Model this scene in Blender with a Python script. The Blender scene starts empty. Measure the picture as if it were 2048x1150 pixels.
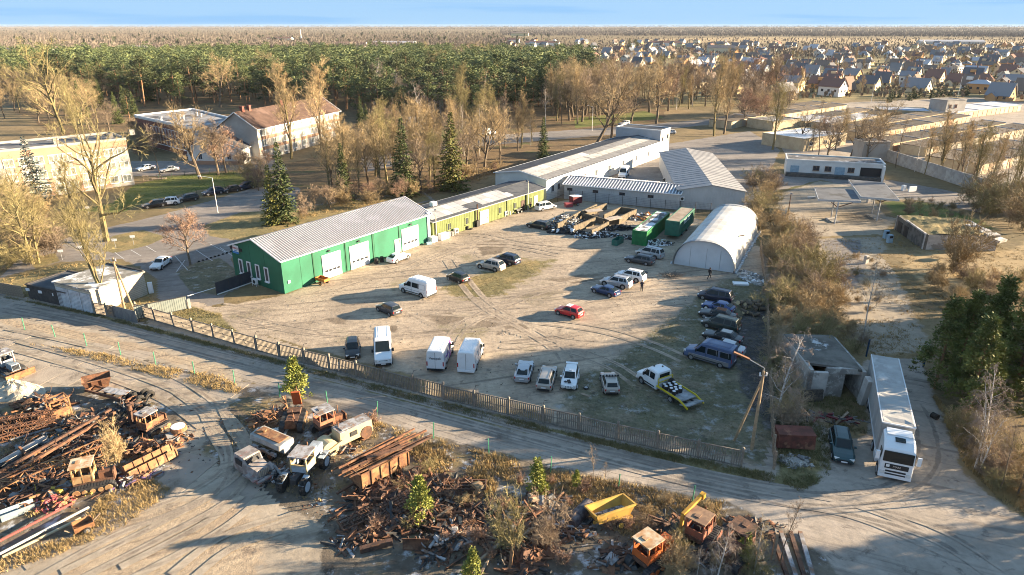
import bpy,bmesh,math,random
import numpy as np
from mathutils import Vector,Matrix,noise as mnoise

random.seed(7)
RNG=np.random.default_rng(7)
SC=bpy.context.scene
COL=SC.collection
R=math.radians

# ------------------------------------------------------------------ camera, light, sky
CAM_H,FPX,PITCH=35.5,1335.0,math.atan(525/1335.0)
cd=bpy.data.cameras.new('camera')
cd.sensor_width=36
cd.lens=FPX/2048*36
cd.clip_start,cd.clip_end=0.5,30000
cam=bpy.data.objects.new('camera',cd)
COL.objects.link(cam)
cam.location=(0,0,CAM_H)
cam.rotation_euler=(math.pi/2-PITCH,0,0)
SC.camera=cam

SUN_EL, SUN_AZ = R(12.5), R(9)          # azimuth measured from +X towards +Y
w=bpy.data.worlds.new('World')
SC.world=w
w.use_nodes=True
nt=w.node_tree
sky=nt.nodes.new('ShaderNodeTexSky')
sky.sky_type='NISHITA'
sky.sun_disc=False
sky.sun_elevation=SUN_EL
sky.sun_rotation=math.pi/2-SUN_AZ
sky.altitude=100
sky.air_density,sky.dust_density,sky.ozone_density=0.5,0.0,3.0
soft = nt.nodes.new('ShaderNodeGamma')       # an even, pale winter sky
soft.inputs[1].default_value=0.09
nt.links.new(sky.outputs[0],soft.inputs[0])
tint=nt.nodes.new('ShaderNodeMix')
tint.data_type='RGBA'
tint.blend_type='MULTIPLY'
tint.inputs[0].default_value=1
tint.inputs[7].default_value=(0.45,0.70,0.99,1)
nt.links.new(soft.outputs[0],tint.inputs[6])
bg=nt.nodes['Background']
bg.inputs[1].default_value=0.15
# faint darker streaks of thin cloud low over the horizon
tc=nt.nodes.new('ShaderNodeTexCoord')
cm=nt.nodes.new('ShaderNodeMapping')
cm.inputs['Scale'].default_value=(3.0,3.0,70.0)
nt.links.new(tc.outputs['Generated'],cm.inputs[0])
cn=nt.nodes.new('ShaderNodeTexNoise')
cn.inputs['Scale'].default_value=1.0
cn.inputs['Detail'].default_value=5
nt.links.new(cm.outputs[0],cn.inputs['Vector'])
cr=nt.nodes.new('ShaderNodeMapRange')
cr.interpolation_type='SMOOTHSTEP'
cr.inputs['From Min'].default_value,cr.inputs['From Max'].default_value=0.52,0.66
cr.inputs['To Max'].default_value=0.5
nt.links.new(cn.outputs['Fac'],cr.inputs['Value'])
cl=nt.nodes.new('ShaderNodeMix')
cl.data_type,cl.blend_type='RGBA','MULTIPLY'
cl.inputs[7].default_value=(0.62,0.80,0.98,1)
nt.links.new(cr.outputs[0],cl.inputs[0])
nt.links.new(tint.outputs[2],cl.inputs[6])
nt.links.new(cl.outputs[2],bg.inputs[0])

sd=bpy.data.lights.new('sun','SUN')
sd.energy=5.0
sd.angle=R(0.55)
sd.color=(1.0,0.79,0.53)
sun=bpy.data.objects.new('sun',sd)
COL.objects.link(sun)
sdir=Vector((math.cos(SUN_AZ)*math.cos(SUN_EL),math.sin(SUN_AZ)*math.cos(SUN_EL),math.sin(SUN_EL)))
sun.rotation_euler=sdir.to_track_quat('Z','Y').to_euler()
sun.location=(200,100,150)
vs=SC.view_settings
vs.view_transform='Standard'
vs.look='None'
vs.exposure=2.52
vs.gamma=1
vs.use_curve_mapping=False
SC.cycles.max_bounces=5
SC.cycles.diffuse_bounces=3
SC.cycles.transparent_max_bounces=6
SC.cycles.volume_bounces=0
SC.cycles.caustics_reflective=False
SC.cycles.caustics_refractive=False
SC.cycles.use_adaptive_sampling=True
SC.cycles.adaptive_threshold=0.01
SC.cycles.use_denoising=True
SC.cycles.filter_width=1.0

# ------------------------------------------------------------------ helpers
_CT,_ST=math.cos(PITCH),math.sin(PITCH)


def G(px,py,z=0.0):
 """the point at height z that the photograph (2048 x 1150) shows at px, py"""
 x,y=(px-1024)/FPX,(575-py)/FPX
 dy,dz=_CT+y*_ST,-_ST+y*_CT
 t=(z-CAM_H)/dz
 return Vector((x*t,dy*t,z))


def head(p,q):
 a,b=G(*p),G(*q)
 return math.atan2(b.y-a.y,b.x-a.x)


def tag(o,label=None,cat=None,group=None,kind=None):
 if label:o['label']=label
 if cat:o['category']=cat
 if group:o['group']=group
 if kind or cat:o['kind']=kind or 'thing'
 return o


def empty(name,loc=(0,0,0),rz=0,label=None,cat=None,group=None):
 o=bpy.data.objects.new(name,None)
 COL.objects.link(o)
 o.location=loc
 o.rotation_euler=(0,0,rz)
 o.empty_display_size=0.2
 return tag(o,label,cat,group)


def link(name,me,parent=None,loc=None,rz=None):
 o=bpy.data.objects.new(name,me)
 COL.objects.link(o)
 if parent is not None:o.parent=parent
 if loc is not None:o.location=loc
 if rz is not None:o.rotation_euler=(0,0,rz)
 return o


def kids(o):
 return list(o.children)


def copy_tree(o,loc,rz=None,scale=None,label=None,parent=None):
 def rec(s,par):
  c=s.copy()
  COL.objects.link(c)
  if par is not None:
   c.parent=par
   c.matrix_parent_inverse=s.matrix_parent_inverse.copy()
  for ch in KIDS.get(s.name,()):
   rec(ch,c)
  return c
 def collect(s):
  KIDS[s.name]=list(s.children)
  for ch in s.children:collect(ch)
 KIDS={}
 collect(o)
 c=rec(o,parent)
 c.location=loc
 if rz is not None:c.rotation_euler=(0,0,rz)
 if scale is not None:c.scale=(scale,scale,scale) if isinstance(scale,(int,float)) else scale
 if label:c['label']=label
 return c


class MB:
 """collects faces; build() links them as one mesh object"""
 def __init__(s,T=None):
  s.v,s.f,s.m=[],[],[]
  s.T=T

 def add(s,vs_,fs_,m=0):
  n=len(s.v)
  if s.T is not None:
   vs_=[tuple(s.T @ Vector(p)) for p in vs_]
  s.v.extend(tuple(p) for p in vs_)
  for f in fs_:
   s.f.append([n+i for i in f])
   s.m.append(m)
  return s

 def poly(s,pts,m=0):
  return s.add(pts,[list(range(len(pts)))],m)

 def box(s,c,d,m=0,rz=0,rx=0,ry=0,taper=1.0):
  hx,hy,hz=d[0]/2,d[1]/2,d[2]/2
  t=taper
  p=[(-hx,-hy,-hz),(hx,-hy,-hz),(hx,hy,-hz),(-hx,hy,-hz),
    (-hx*t,-hy*t,hz),(hx*t,-hy*t,hz),(hx*t,hy*t,hz),(-hx*t,hy*t,hz)]
  if rz or rx or ry:
   M=Matrix.Rotation(rz,3,'Z')@ Matrix.Rotation(ry,3,'Y')@ Matrix.Rotation(rx,3,'X')
   p=[M @ Vector(q) for q in p]
  p=[(q[0]+c[0],q[1]+c[1],q[2]+c[2]) for q in p]
  return s.add(p,[(0,3,2,1),(4,5,6,7),(0,1,5,4),(1,2,6,5),(2,3,7,6),(3,0,4,7)],m)

 def bar(s,a,b,wd,hd=None,m=0):
  """a square bar from a to b"""
  a,b=Vector(a),Vector(b)
  hd=hd or wd
  d=(b-a)
  if d.length<1e-6:return s
  d.normalize()
  up=Vector((0,0,1)) if abs(d.z)<0.95 else Vector((1,0,0))
  x=d.cross(up).normalized()*(wd/2)
  y=x.cross(d).normalized()*(hd/2)
  p=[a-x-y,a+x-y,a+x+y,a-x+y,b-x-y,b+x-y,b+x+y,b-x+y]
  return s.add(p,[(0,3,2,1),(4,5,6,7),(0,1,5,4),(1,2,6,5),(2,3,7,6),(3,0,4,7)],m)

 def tube(s,a,b,r,r2=None,n=8,m=0,cap=True):
  a,b=Vector(a),Vector(b)
  r2=r if r2 is None else r2
  d=(b-a)
  if d.length<1e-6:return s
  d.normalize()
  up=Vector((0,0,1)) if abs(d.z)<0.95 else Vector((1,0,0))
  x=d.cross(up).normalized()
  y=x.cross(d).normalized()
  ps,fs=[],[]
  for k in range(n):
   t=2*math.pi*k/n
   e=x*math.cos(t)+y*math.sin(t)
   ps+=[a+e*r,b+e*r2]
  for k in range(n):
   j=(k+1)%n
   fs.append((2*k,2*j,2*j+1,2*k+1))
  if cap:
   fs.append([2*k for k in range(n)][::-1])
   fs.append([2*k+1 for k in range(n)])
  return s.add(ps,fs,m)

 def loft(s,rings,m=0,closed=True,caps=True):
  n=len(rings[0])
  ps=[p for r in rings for p in r]
  fs=[]
  for i in range(len(rings)-1):
   for k in range(n if closed else n-1):
    j=(k+1)%n
    fs.append((i*n+k,i*n+j,(i+1)*n+j,(i+1)*n+k))
  if caps and closed:
   fs.append(list(range(n))[::-1])
   fs.append([(len(rings)-1)*n+k for k in range(n)])
  return s.add(ps,fs,m)

 def mesh(s,name,mats,smooth=False):
  me=bpy.data.meshes.new(name)
  me.from_pydata(s.v,[],s.f)
  for mt in (mats if isinstance(mats,(list,tuple)) else[mats]):
   me.materials.append(mt)
  if len(me.materials)>1:
   me.polygons.foreach_set('material_index',s.m)
  if smooth:
   me.polygons.foreach_set('use_smooth',[True]*len(me.polygons))
  me.update()
  return me

 def build(s,name,mats,parent=None,loc=None,rz=None,smooth=False,bevel=0):
  o=link(name,s.mesh(name,mats,smooth),parent,loc,rz)
  if bevel:
   md=o.modifiers.new('bevel','BEVEL')
   md.width=bevel
   md.segments=2
   md.limit_method='ANGLE'
   md.angle_limit=R(40)
  return o


# ------------------------------------------------------------------ materials
MATS={}


def mat(name,c1,c2=None,scale=2.0,rough=0.75,metal=0.0,bump=0.0,bscale=25.0,c3=None,s3=0.5,lo=0.4,hi=0.62,
  lo3=0.52,hi3=0.62,spec=0.35,world=False,rand=0.0,stretch=None,trans=0.0,coat=0.0,detail=5):
 if name in MATS:return MATS[name]
 m=bpy.data.materials.new(name)
 m.use_nodes=True
 t=m.node_tree
 N,L=t.nodes,t.links
 b=N['Principled BSDF']
 b.inputs['Roughness'].default_value=rough
 b.inputs['Metallic'].default_value=metal
 b.inputs['Specular IOR Level'].default_value=spec
 if coat:b.inputs['Coat Weight'].default_value=coat
 if world:
  g=N.new('ShaderNodeNewGeometry');co=g.outputs['Position']
 else:
  g=N.new('ShaderNodeTexCoord');co=g.outputs['Object']
 if stretch:
  mp=N.new('ShaderNodeMapping')
  mp.inputs['Rotation'].default_value=(0,0,stretch[3] if len(stretch)>3 else 0)
  mp.inputs['Scale'].default_value=stretch[:3]
  L.new(co,mp.inputs[0]);co=mp.outputs[0]
 def nz(sc,dt,rg=0.6):
  n=N.new('ShaderNodeTexNoise')
  n.inputs['Scale'].default_value=sc
  n.inputs['Detail'].default_value=dt
  n.inputs['Roughness'].default_value=rg
  L.new(co,n.inputs['Vector'])
  return n.outputs['Fac']
 def ramp(f,a,z):
  r_=N.new('ShaderNodeMapRange')
  r_.interpolation_type='SMOOTHSTEP'
  r_.inputs['From Min'].default_value=a
  r_.inputs['From Max'].default_value=z
  L.new(f,r_.inputs['Value'])
  return r_.outputs[0]
 def mix(f,A,B,mode='MIX'):
  x=N.new('ShaderNodeMix')
  x.data_type='RGBA'
  x.blend_type=mode
  if isinstance(f,float):x.inputs[0].default_value=f
  else:L.new(f,x.inputs[0])
  for k,c in ((6,A),(7,B)):
   if isinstance(c,tuple):x.inputs[k].default_value=(*c,1)
   else:L.new(c,x.inputs[k])
  return x.outputs[2]
 out=c1
 if c2 is not None:out=mix(ramp(nz(scale,detail),lo,hi),c1,c2)
 if c3 is not None:out=mix(ramp(nz(s3,detail,0.65),lo3,hi3),out,c3)
 if rand:
  oi=N.new('ShaderNodeObjectInfo')
  mr=N.new('ShaderNodeMapRange')
  mr.inputs['To Min'].default_value=1-rand
  mr.inputs['To Max'].default_value=1+rand
  L.new(oi.outputs['Random'],mr.inputs['Value'])
  vm=N.new('ShaderNodeVectorMath');vm.operation='SCALE'
  if isinstance(out,tuple):vm.inputs[0].default_value=out
  else:L.new(out,vm.inputs[0])
  L.new(mr.outputs[0],vm.inputs['Scale'])
  out=vm.outputs[0]
 if isinstance(out,tuple):b.inputs['Base Color'].default_value=(*out,1)
 else:L.new(out,b.inputs['Base Color'])
 if bump:
  bp=N.new('ShaderNodeBump')
  bp.inputs['Strength'].default_value=bump
  bp.inputs['Distance'].default_value=0.1
  L.new(nz(bscale,4),bp.inputs['Height'])
  L.new(bp.outputs[0],b.inputs['Normal'])
 if trans:
  b.inputs['Transmission Weight'].default_value=trans
 MATS[name]=m
 return m


def glass(name='car_glass',c=(0.012,0.018,0.02),rough=0.12):
 return mat(name,c,rough=rough,spec=0.3)


GLASS=glass()
WIN=glass('window_glass',(0.035,0.04,0.05),0.1)
TYRE=mat('tyre_rubber',(0.018,0.018,0.018),(0.05,0.045,0.04),3,rough=0.9)
RIM=mat('wheel_rim',(0.35,0.35,0.36),rough=0.4,metal=0.6)
BLACK=mat('black_plastic',(0.02,0.02,0.022),rough=0.6)
WHITE=mat('white_paint',(0.78,0.78,0.78),(0.68,0.67,0.65),1.2,rough=0.5)
RED=mat('red_lens',(0.35,0.01,0.01),rough=0.3)
LAMP=mat('lamp_lens',(0.6,0.6,0.58),rough=0.2)
PLATE=mat('plate_white',(0.7,0.7,0.7),rough=0.5)
RUST=mat('rust_brown',(0.185,0.088,0.05),(0.085,0.045,0.03),2.5,rough=0.9,bump=0.3,c3=(0.2,0.11,0.065),s3=1.2)
RUST2=mat('rust_dark',(0.125,0.068,0.046),(0.05,0.032,0.026),2.0,rough=0.9,bump=0.3,c3=(0.14,0.07,0.04),s3=1.0)
RUSTO=mat('rust_orange',(0.27,0.13,0.06),(0.13,0.065,0.04),1.6,rough=0.85,bump=0.3,c3=(0.3,0.18,0.09),s3=1.1)
STEEL=mat('galvanised_steel',(0.32,0.34,0.36),(0.25,0.26,0.28),2,rough=0.5,metal=0.3)
DARK=mat('dark_steel',(0.03,0.03,0.032),(0.05,0.05,0.05),2,rough=0.7)
CONC=mat('concrete_grey',(0.33,0.31,0.28),(0.22,0.2,0.18),0.8,rough=0.95,bump=0.2,c3=(0.42,0.4,0.36),s3=2)
WOOD=mat('grey_timber',(0.3,0.23,0.16),(0.2,0.15,0.11),4,rough=0.9)
SNOW=mat('frost_white',(0.75,0.77,0.8),(0.55,0.56,0.58),2,rough=0.9)
# ------------------------------------------------------------------ ground and surfaces
def ground_nodes(t,base,alt,dark,grit=0.25,sc=0.25,green=None,gsc=0.12,glo=0.55,ghi=0.65,frost=0.0,bump=0.6,
    rot=0.0,tracks=0.0,fine=1.5,dlo=0.56,dhi=0.68,dsc=None):
 N,L=t.nodes,t.links
 b=N.new('ShaderNodeBsdfPrincipled')
 b.inputs['Roughness'].default_value=0.95
 b.inputs['Specular IOR Level'].default_value=0.15
 g=N.new('ShaderNodeNewGeometry')
 def nz(s,d=6,rg=0.6,mp=None,dist=0.0):
  n=N.new('ShaderNodeTexNoise')
  n.inputs['Scale'].default_value=s
  n.inputs['Detail'].default_value=d
  n.inputs['Roughness'].default_value=rg
  n.inputs['Distortion'].default_value=dist
  L.new(mp if mp is not None else g.outputs['Position'],n.inputs['Vector'])
  return n.outputs['Fac']
 def rg(f,a,z,to=1.0):
  r_=N.new('ShaderNodeMapRange')
  r_.interpolation_type='SMOOTHSTEP'
  for k,v_ in (('From Min',a),('From Max',z),('To Max',to)):r_.inputs[k].default_value=v_
  L.new(f,r_.inputs['Value'])
  return r_.outputs[0]
 def mix(f,A,B,mode='MIX'):
  x=N.new('ShaderNodeMix');x.data_type='RGBA';x.blend_type=mode
  if isinstance(f,float):x.inputs[0].default_value=f
  else:L.new(f,x.inputs[0])
  for k,c in ((6,A),(7,B)):
   if isinstance(c,tuple):x.inputs[k].default_value=(*c,1)
   else:L.new(c,x.inputs[k])
  return x.outputs[2]
 out=mix(rg(nz(sc,7),0.38,0.62),base,alt)
 if green is not None:out=mix(rg(nz(gsc,7,0.65),glo,ghi),out,green)
 out=mix(rg(nz(dsc or sc*2.3,8,0.7,dist=0.4),dlo,dhi,0.85),out,dark)
 mp=N.new('ShaderNodeMapping')
 mp.inputs['Rotation'].default_value=(0,0,-rot)
 mp.inputs['Scale'].default_value=(0.06,1.1,1)
 # rotate first, then squash along the direction of travel
 mp.vector_type='POINT'
 mr=N.new('ShaderNodeMapping')
 mr.inputs['Rotation'].default_value=(0,0,-rot)
 L.new(g.outputs['Position'],mr.inputs[0])
 mp.inputs['Rotation'].default_value=(0,0,0)
 L.new(mr.outputs[0],mp.inputs[0])
 tr=nz(1.0,5,0.6,mp.outputs[0],0.3)
 if tracks:out=mix(rg(tr,0.5,0.68,tracks),out,dark)
 fn=nz(fine,10,0.75)
 # gritty light / dark speckle of stones and clods
 vm=N.new('ShaderNodeVectorMath');vm.operation='SCALE'
 ms=N.new('ShaderNodeMapRange')
 for k,v_ in (('From Min',0.3),('From Max',0.7),('To Min',1-grit),('To Max',1+grit)):ms.inputs[k].default_value=v_
 L.new(fn,ms.inputs['Value'])
 L.new(out,vm.inputs[0]);L.new(ms.outputs[0],vm.inputs['Scale'])
 out=vm.outputs[0]
 if frost:out=mix(rg(nz(0.55,9,0.72),0.53,0.66,frost),out,(0.46,0.47,0.49))
 L.new(out,b.inputs['Base Color'])
 bp=N.new('ShaderNodeBump')
 bp.inputs['Strength'].default_value=bump
 bp.inputs['Distance'].default_value=0.12
 ad=N.new('ShaderNodeMath');ad.operation='ADD'
 L.new(fn,ad.inputs[0])
 if tracks:L.new(tr,ad.inputs[1])
 L.new(ad.outputs[0],bp.inputs['Height'])
 L.new(bp.outputs[0],b.inputs['Normal'])
 return b.outputs[0]



GP_={}


def new_tree(name):
 m=bpy.data.materials.new(name)
 m.use_nodes=True
 t=m.node_tree
 t.nodes.remove(t.nodes['Principled BSDF'])
 return m,t,t.nodes['Material Output'].inputs[0]


def ground_mat(name,*a,**k):
 m,t,out=new_tree(name)
 t.links.new(ground_nodes(t,*a,**k),out)
 GP_[m.name]=(a,k)
 return m


BL={}


def blend_mat(over,under,amp=.9):
 """over fades into under along the attribute 'inside', broken up by noise"""
 key=(over,under)
 if key in BL:return BL[key]
 m,t,out=new_tree('%s_into_%s'%(over,under))
 N,L=t.nodes,t.links
 so=[ground_nodes(t,*GP_[GM[k_].name][0],**GP_[GM[k_].name][1]) for k_ in (under,over)]
 at=N.new('ShaderNodeAttribute');at.attribute_name='inside'
 g=N.new('ShaderNodeNewGeometry')
 n=N.new('ShaderNodeTexNoise');n.inputs['Scale'].default_value=.55;n.inputs['Detail'].default_value=8;n.inputs['Roughness'].default_value=.7
 L.new(g.outputs['Position'],n.inputs['Vector'])
 ma=N.new('ShaderNodeMath');ma.operation='MULTIPLY_ADD';ma.inputs[1].default_value=2.6*amp;ma.inputs[2].default_value=-1.3*amp
 L.new(n.outputs['Fac'],ma.inputs[0])
 ad=N.new('ShaderNodeMath');ad.operation='ADD'
 L.new(ma.outputs[0],ad.inputs[0]);L.new(at.outputs['Fac'],ad.inputs[1])
 mr=N.new('ShaderNodeMapRange');mr.interpolation_type='SMOOTHSTEP'
 mr.inputs['From Min'].default_value,mr.inputs['From Max'].default_value=.25,.75
 L.new(ad.outputs[0],mr.inputs['Value'])
 mx=N.new('ShaderNodeMixShader')
 L.new(mr.outputs[0],mx.inputs[0]);L.new(so[0],mx.inputs[1]);L.new(so[1],mx.inputs[2])
 L.new(mx.outputs[0],out)
 BL[key]=m
 return m


HEAD_FENCE=head((560,720),(1540,940))
GM=dict(
 land=ground_mat('dry_land',(0.21,0.155,0.085),(0.14,0.11,0.06),(0.085,0.068,0.045),0.35,0.05,(0.1,0.1,0.035),0.02,0.56,0.68,bump=0.7,fine=0.8),
 yard=ground_mat('yard_sand',(0.375,0.305,0.23),(0.28,0.228,0.175),(0.15,0.122,0.097),0.26,0.16,(0.22,0.185,0.12),0.09,0.56,0.68,rot=R(16),tracks=0.75,bump=0.6,dsc=0.42,dlo=0.57,dhi=0.68),
 road=ground_mat('road_dirt',(0.34,0.292,0.245),(0.265,0.228,0.19),(0.13,0.11,0.095),0.16,0.2,rot=HEAD_FENCE,tracks=0.75,bump=0.35,dsc=0.6),
 pad=ground_mat('pad_concrete',(0.35,0.295,0.23),(0.28,0.235,0.18),(0.15,0.12,0.095),0.22,0.16,rot=R(25),tracks=0.65,bump=0.35),
 mud=ground_mat('churned_sand',(0.35,0.28,0.2),(0.29,0.225,0.16),(0.17,0.13,0.1),0.25,0.2,rot=R(28),tracks=0.7,bump=1.0,fine=2.2),
 soil=ground_mat('scrap_soil',(0.11,0.09,0.07),(0.155,0.13,0.1),(0.05,0.042,0.035),0.35,0.35,(0.17,0.13,0.07),0.25,0.52,0.64,frost=0.85,bump=0.8),
 rut=ground_mat('rut_dirt',(0.275,0.225,0.175),(0.215,0.175,0.138),(0.12,0.098,0.08),0.25,0.4,bump=0.7),
 rut2=ground_mat('rut_grey',(0.22,0.19,0.16),(0.17,0.147,0.126),(0.12,0.104,0.09),0.25,0.4,bump=0.7),
 soil2=ground_mat('damp_dirt',(0.2,0.158,0.118),(0.15,0.118,0.088),(0.1,0.08,0.06),0.25,0.3,bump=0.6),
 asphalt=ground_mat('old_asphalt',(0.23,0.205,0.185),(0.18,0.162,0.148),(0.1,0.09,0.085),0.14,0.1,rot=R(16),tracks=0.45,bump=0.2,frost=0.15),
 lawn=ground_mat('lawn_grass',(0.11,0.13,0.035),(0.15,0.15,0.05),(0.085,0.08,0.035),0.35,0.2,bump=0.6,fine=3),
 rough=ground_mat('rough_grass',(0.19,0.16,0.08),(0.145,0.125,0.062),(0.1,0.082,0.05),0.4,0.3,(0.25,0.19,0.09),0.2,0.48,0.6,bump=0.9,fine=2),
 shade_grass=ground_mat('frosty_shade_grass',(0.155,0.14,0.09),(0.115,0.108,0.07),(0.07,0.062,0.048),0.45,0.35,(0.2,0.165,0.115),0.2,0.5,0.62,frost=0.45,bump=0.9,fine=2),  # dark grey tone has the shade over it put in, under patches of frost
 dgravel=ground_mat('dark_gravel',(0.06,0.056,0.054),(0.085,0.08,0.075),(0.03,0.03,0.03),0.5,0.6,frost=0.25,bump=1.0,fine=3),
 station=ground_mat('station_concrete',(0.33,0.28,0.215),(0.26,0.22,0.17),(0.16,0.135,0.105),0.16,0.12,bump=0.25,rot=R(75),tracks=0.3),
 forest=ground_mat('forest_floor',(0.12,0.085,0.05),(0.17,0.115,0.06),(0.07,0.05,0.035),0.4,0.3,(0.1,0.1,0.04),0.1,0.56,0.66,bump=0.9,fine=1.5),
 field=ground_mat('stubble_field',(0.33,0.25,0.14),(0.27,0.2,0.11),(0.2,0.15,0.09),0.2,0.02,bump=0.3,fine=0.5),
)
_layer=[]
AREA_Z={}


def soft_area(name,P,m,under,soft,z,label,bb):
 g=.45 if (bb[2]-bb[0])*(bb[3]-bb[1])<2600 else min(.9,max(.45,soft*.5))
 x0,y0=bb[0]-soft*.6,bb[1]-soft*.6
 nx,ny=int((bb[2]-bb[0]+1.2*soft)/g)+2,int((bb[3]-bb[1]+1.2*soft)/g)+2
 X,Y=np.meshgrid(x0+g*np.arange(nx),y0+g*np.arange(ny))
 ins=np.zeros(X.shape,bool);D=np.full(X.shape,1e9)
 for a,b in zip(P,P[1:]+P[:1]):
  with np.errstate(divide='ignore',invalid='ignore'):
   c=((a.y>Y)!=(b.y>Y))&(X<(b.x-a.x)*(Y-a.y)/(b.y-a.y+1e-12)+a.x)
  ins ^=c
  dx,dy=b.x-a.x,b.y-a.y
  t=np.clip(((X-a.x)*dx+(Y-a.y)*dy)/(dx*dx+dy*dy+1e-9),0,1)
  D=np.minimum(D,np.hypot(X-a.x-t*dx,Y-a.y-t*dy))
 W=np.clip(.5+np.where(ins,D,-D)/soft,-.6,1.6)
 keep=W>-.55
 idx=np.arange(nx*ny).reshape(ny,nx)
 f=np.stack([idx[:-1,:-1],idx[:-1,1:],idx[1:,1:],idx[1:,:-1]],-1)
 k=keep[:-1,:-1]& keep[:-1,1:]& keep[1:,1:]& keep[1:,:-1]
 F=f[k]
 us,inv=np.unique(F,return_inverse=True)
 V=np.stack([X.ravel(),Y.ravel(),np.full(nx*ny,z)],1)[us]
 me=bpy.data.meshes.new(name)
 me.from_pydata(V.tolist(),[],inv.reshape(-1,4).tolist())
 at=me.attributes.new('inside','FLOAT','POINT')
 at.data.foreach_set('value',W.ravel()[us].astype(np.float32))
 me.materials.append(blend_mat(m,under))
 return tag(link(name,me),label,None,None,'structure')


def area(name,pts,m,jit=0.45,step=0.7,label=None,under=None,soft=1.2,px=True,kind='structure'):
 P=[G(*p) for p in pts] if px else[Vector((p[0],p[1],0)) for p in pts]
 e_=jit+(soft if under else 0)
 bb=(min(p.x for p in P)-e_,min(p.y for p in P)-e_,max(p.x for p in P)+e_,max(p.y for p in P)+e_)
 lv=1+max([l for l,q in _layer if q[0]<bb[2] and q[2]>bb[0] and q[1]<bb[3] and q[3]>bb[1]],default=0)
 _layer.append((lv,bb))
 z=0.006*lv
 AREA_Z[name]=z
 if under:return soft_area(name,P,m,under,soft,z,label,bb)
 out=[]
 n=len(P)
 for i in range(n):
  a,b=P[i],P[(i+1)%n]
  k=max(1,min(140,int((b-a).length/step)))
  for j in range(k):
   q=a.lerp(b,j/k)
   dx=mnoise.fractal((q.x*0.5,q.y*0.5,3.1),0.9,2.0,4)*jit
   dy=mnoise.fractal((q.x*0.5,q.y*0.5,9.7),0.9,2.0,4)*jit
   out.append((q.x+dx,q.y+dy,z))
 if sum(out[i][0]*out[(i+1)%len(out)][1]-out[(i+1)%len(out)][0]*out[i][1] for i in range(len(out)))<0:
  out.reverse()
 b=MB()
 b.poly(out)
 o=b.build(name,GM[m] if isinstance(m,str) else m)
 return tag(o,label,None,None,kind)


gb=MB()
gb.poly([(-14000,-300,0),(14000,-300,0),(14000,14000,0),(-14000,14000,0)])
tag(gb.build('ground',GM['land']),'open dry land reaching to the horizon',kind='structure')

area('forest_floor',[(150,290),(60,240),(0,200),(0,118),(500,96),(1180,104),(1330,180),(1330,262),(1100,300),(1000,340),(860,390),(560,428),(560,330),(720,290),(700,240),(280,250)],'forest',3,6,'brown leaf covered floor under the pine belt')
area('street',[(720,316),(960,272),(1250,253),(1420,238),(1640,216),(1750,212),(1750,217),(1640,223),(1420,249),(1260,266),(960,292),(730,345)],'asphalt',0.5,3,'asphalt street running behind the white sheds')
area('park_lawn',[(860,258),(900,250),(930,262),(905,282),(850,282)],'lawn',0.8,2,'small green lawn beside the white dome')
area('roadside_lawn',[(1150,236),(1290,222),(1330,236),(1240,246),(1150,256)],'lawn',0.8,2,'green strip under bare trees across the street')
area('roadside_bank',[(1000,300),(1250,268),(1260,285),(1100,320),(990,345)],'forest',0.8,2,'brown leafy bank behind the white shed')
area('car_park',[(-60,612),(0,555),(60,497),(170,466),(330,428),(520,372),(600,375),(590,425),(475,470),(462,520),(474,552),(445,604),(335,642),(290,604),(300,560),(280,532),(150,543),(40,585)],'asphalt',0.5,1.2,'cracked grey asphalt car park and drive')
area('school_yard',[(262,352),(262,322),(400,322),(560,318),(575,340),(470,340),(330,352)],'asphalt',0.5,1.5,'asphalt yard beside the school')
area('lawn',[(228,405),(265,372),(330,353),(470,344),(525,356),(505,368),(400,380),(300,402),(235,428),(150,420)],'lawn',0.6,1.2,'bright green lawn in front of the school block',under='land',soft=1.2)
area('island_lawn',[(203,500),(225,472),(285,460),(334,474),(292,492),(228,506)],'rough',0.3,0.8,'brown grass island in the car park',under='asphalt',soft=.6)
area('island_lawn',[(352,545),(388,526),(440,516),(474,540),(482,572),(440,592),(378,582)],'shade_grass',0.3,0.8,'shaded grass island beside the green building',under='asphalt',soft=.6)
area('island_lawn',[(60,520),(110,505),(120,522),(70,538)],'rough',0.3,0.8,'round grass island under the forked trees',under='asphalt',soft=.6)
area('building_verge',[(405,452),(480,425),(560,420),(840,384),(862,400),(560,462),(480,482),(420,472)],'rough',0.5,1,'grass verge along the back of the green building',under='asphalt',soft=1.0)
area('hut_verge',[(0,560),(120,528),(235,522),(300,560),(300,600),(335,640),(200,640),(0,598)],'rough',0.5,1,'dry grass round the concrete hut',under='land',soft=1.2)
area('yard',[(418,618),(565,592),(858,485),(1085,410),(1160,396),(1350,425),(1500,470),(1535,520),(1548,938),(1300,888),(1000,800),(700,718),(480,658),(330,643)],'yard',0.4,1.0,'sandy gravel yard inside the picket fence',under='land',soft=1.0)
area('yard_bank',[(318,642),(378,612),(440,630),(478,668),(585,706),(660,735),(480,690)],'rough',0.7,0.6,'grassy bank inside the fence by the gate',under='yard',soft=1.6)
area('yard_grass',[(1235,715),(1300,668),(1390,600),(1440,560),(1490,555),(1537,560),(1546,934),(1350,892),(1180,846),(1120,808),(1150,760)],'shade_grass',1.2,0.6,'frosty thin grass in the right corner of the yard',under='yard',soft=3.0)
area('yard_tufts',[(880,578),(940,552),(1050,520),(1110,522),(1062,556),(1000,592),(930,602)],'rough',1.4,0.5,'yellowed grass patch in the middle of the yard',under='yard',soft=3.5)
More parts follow.
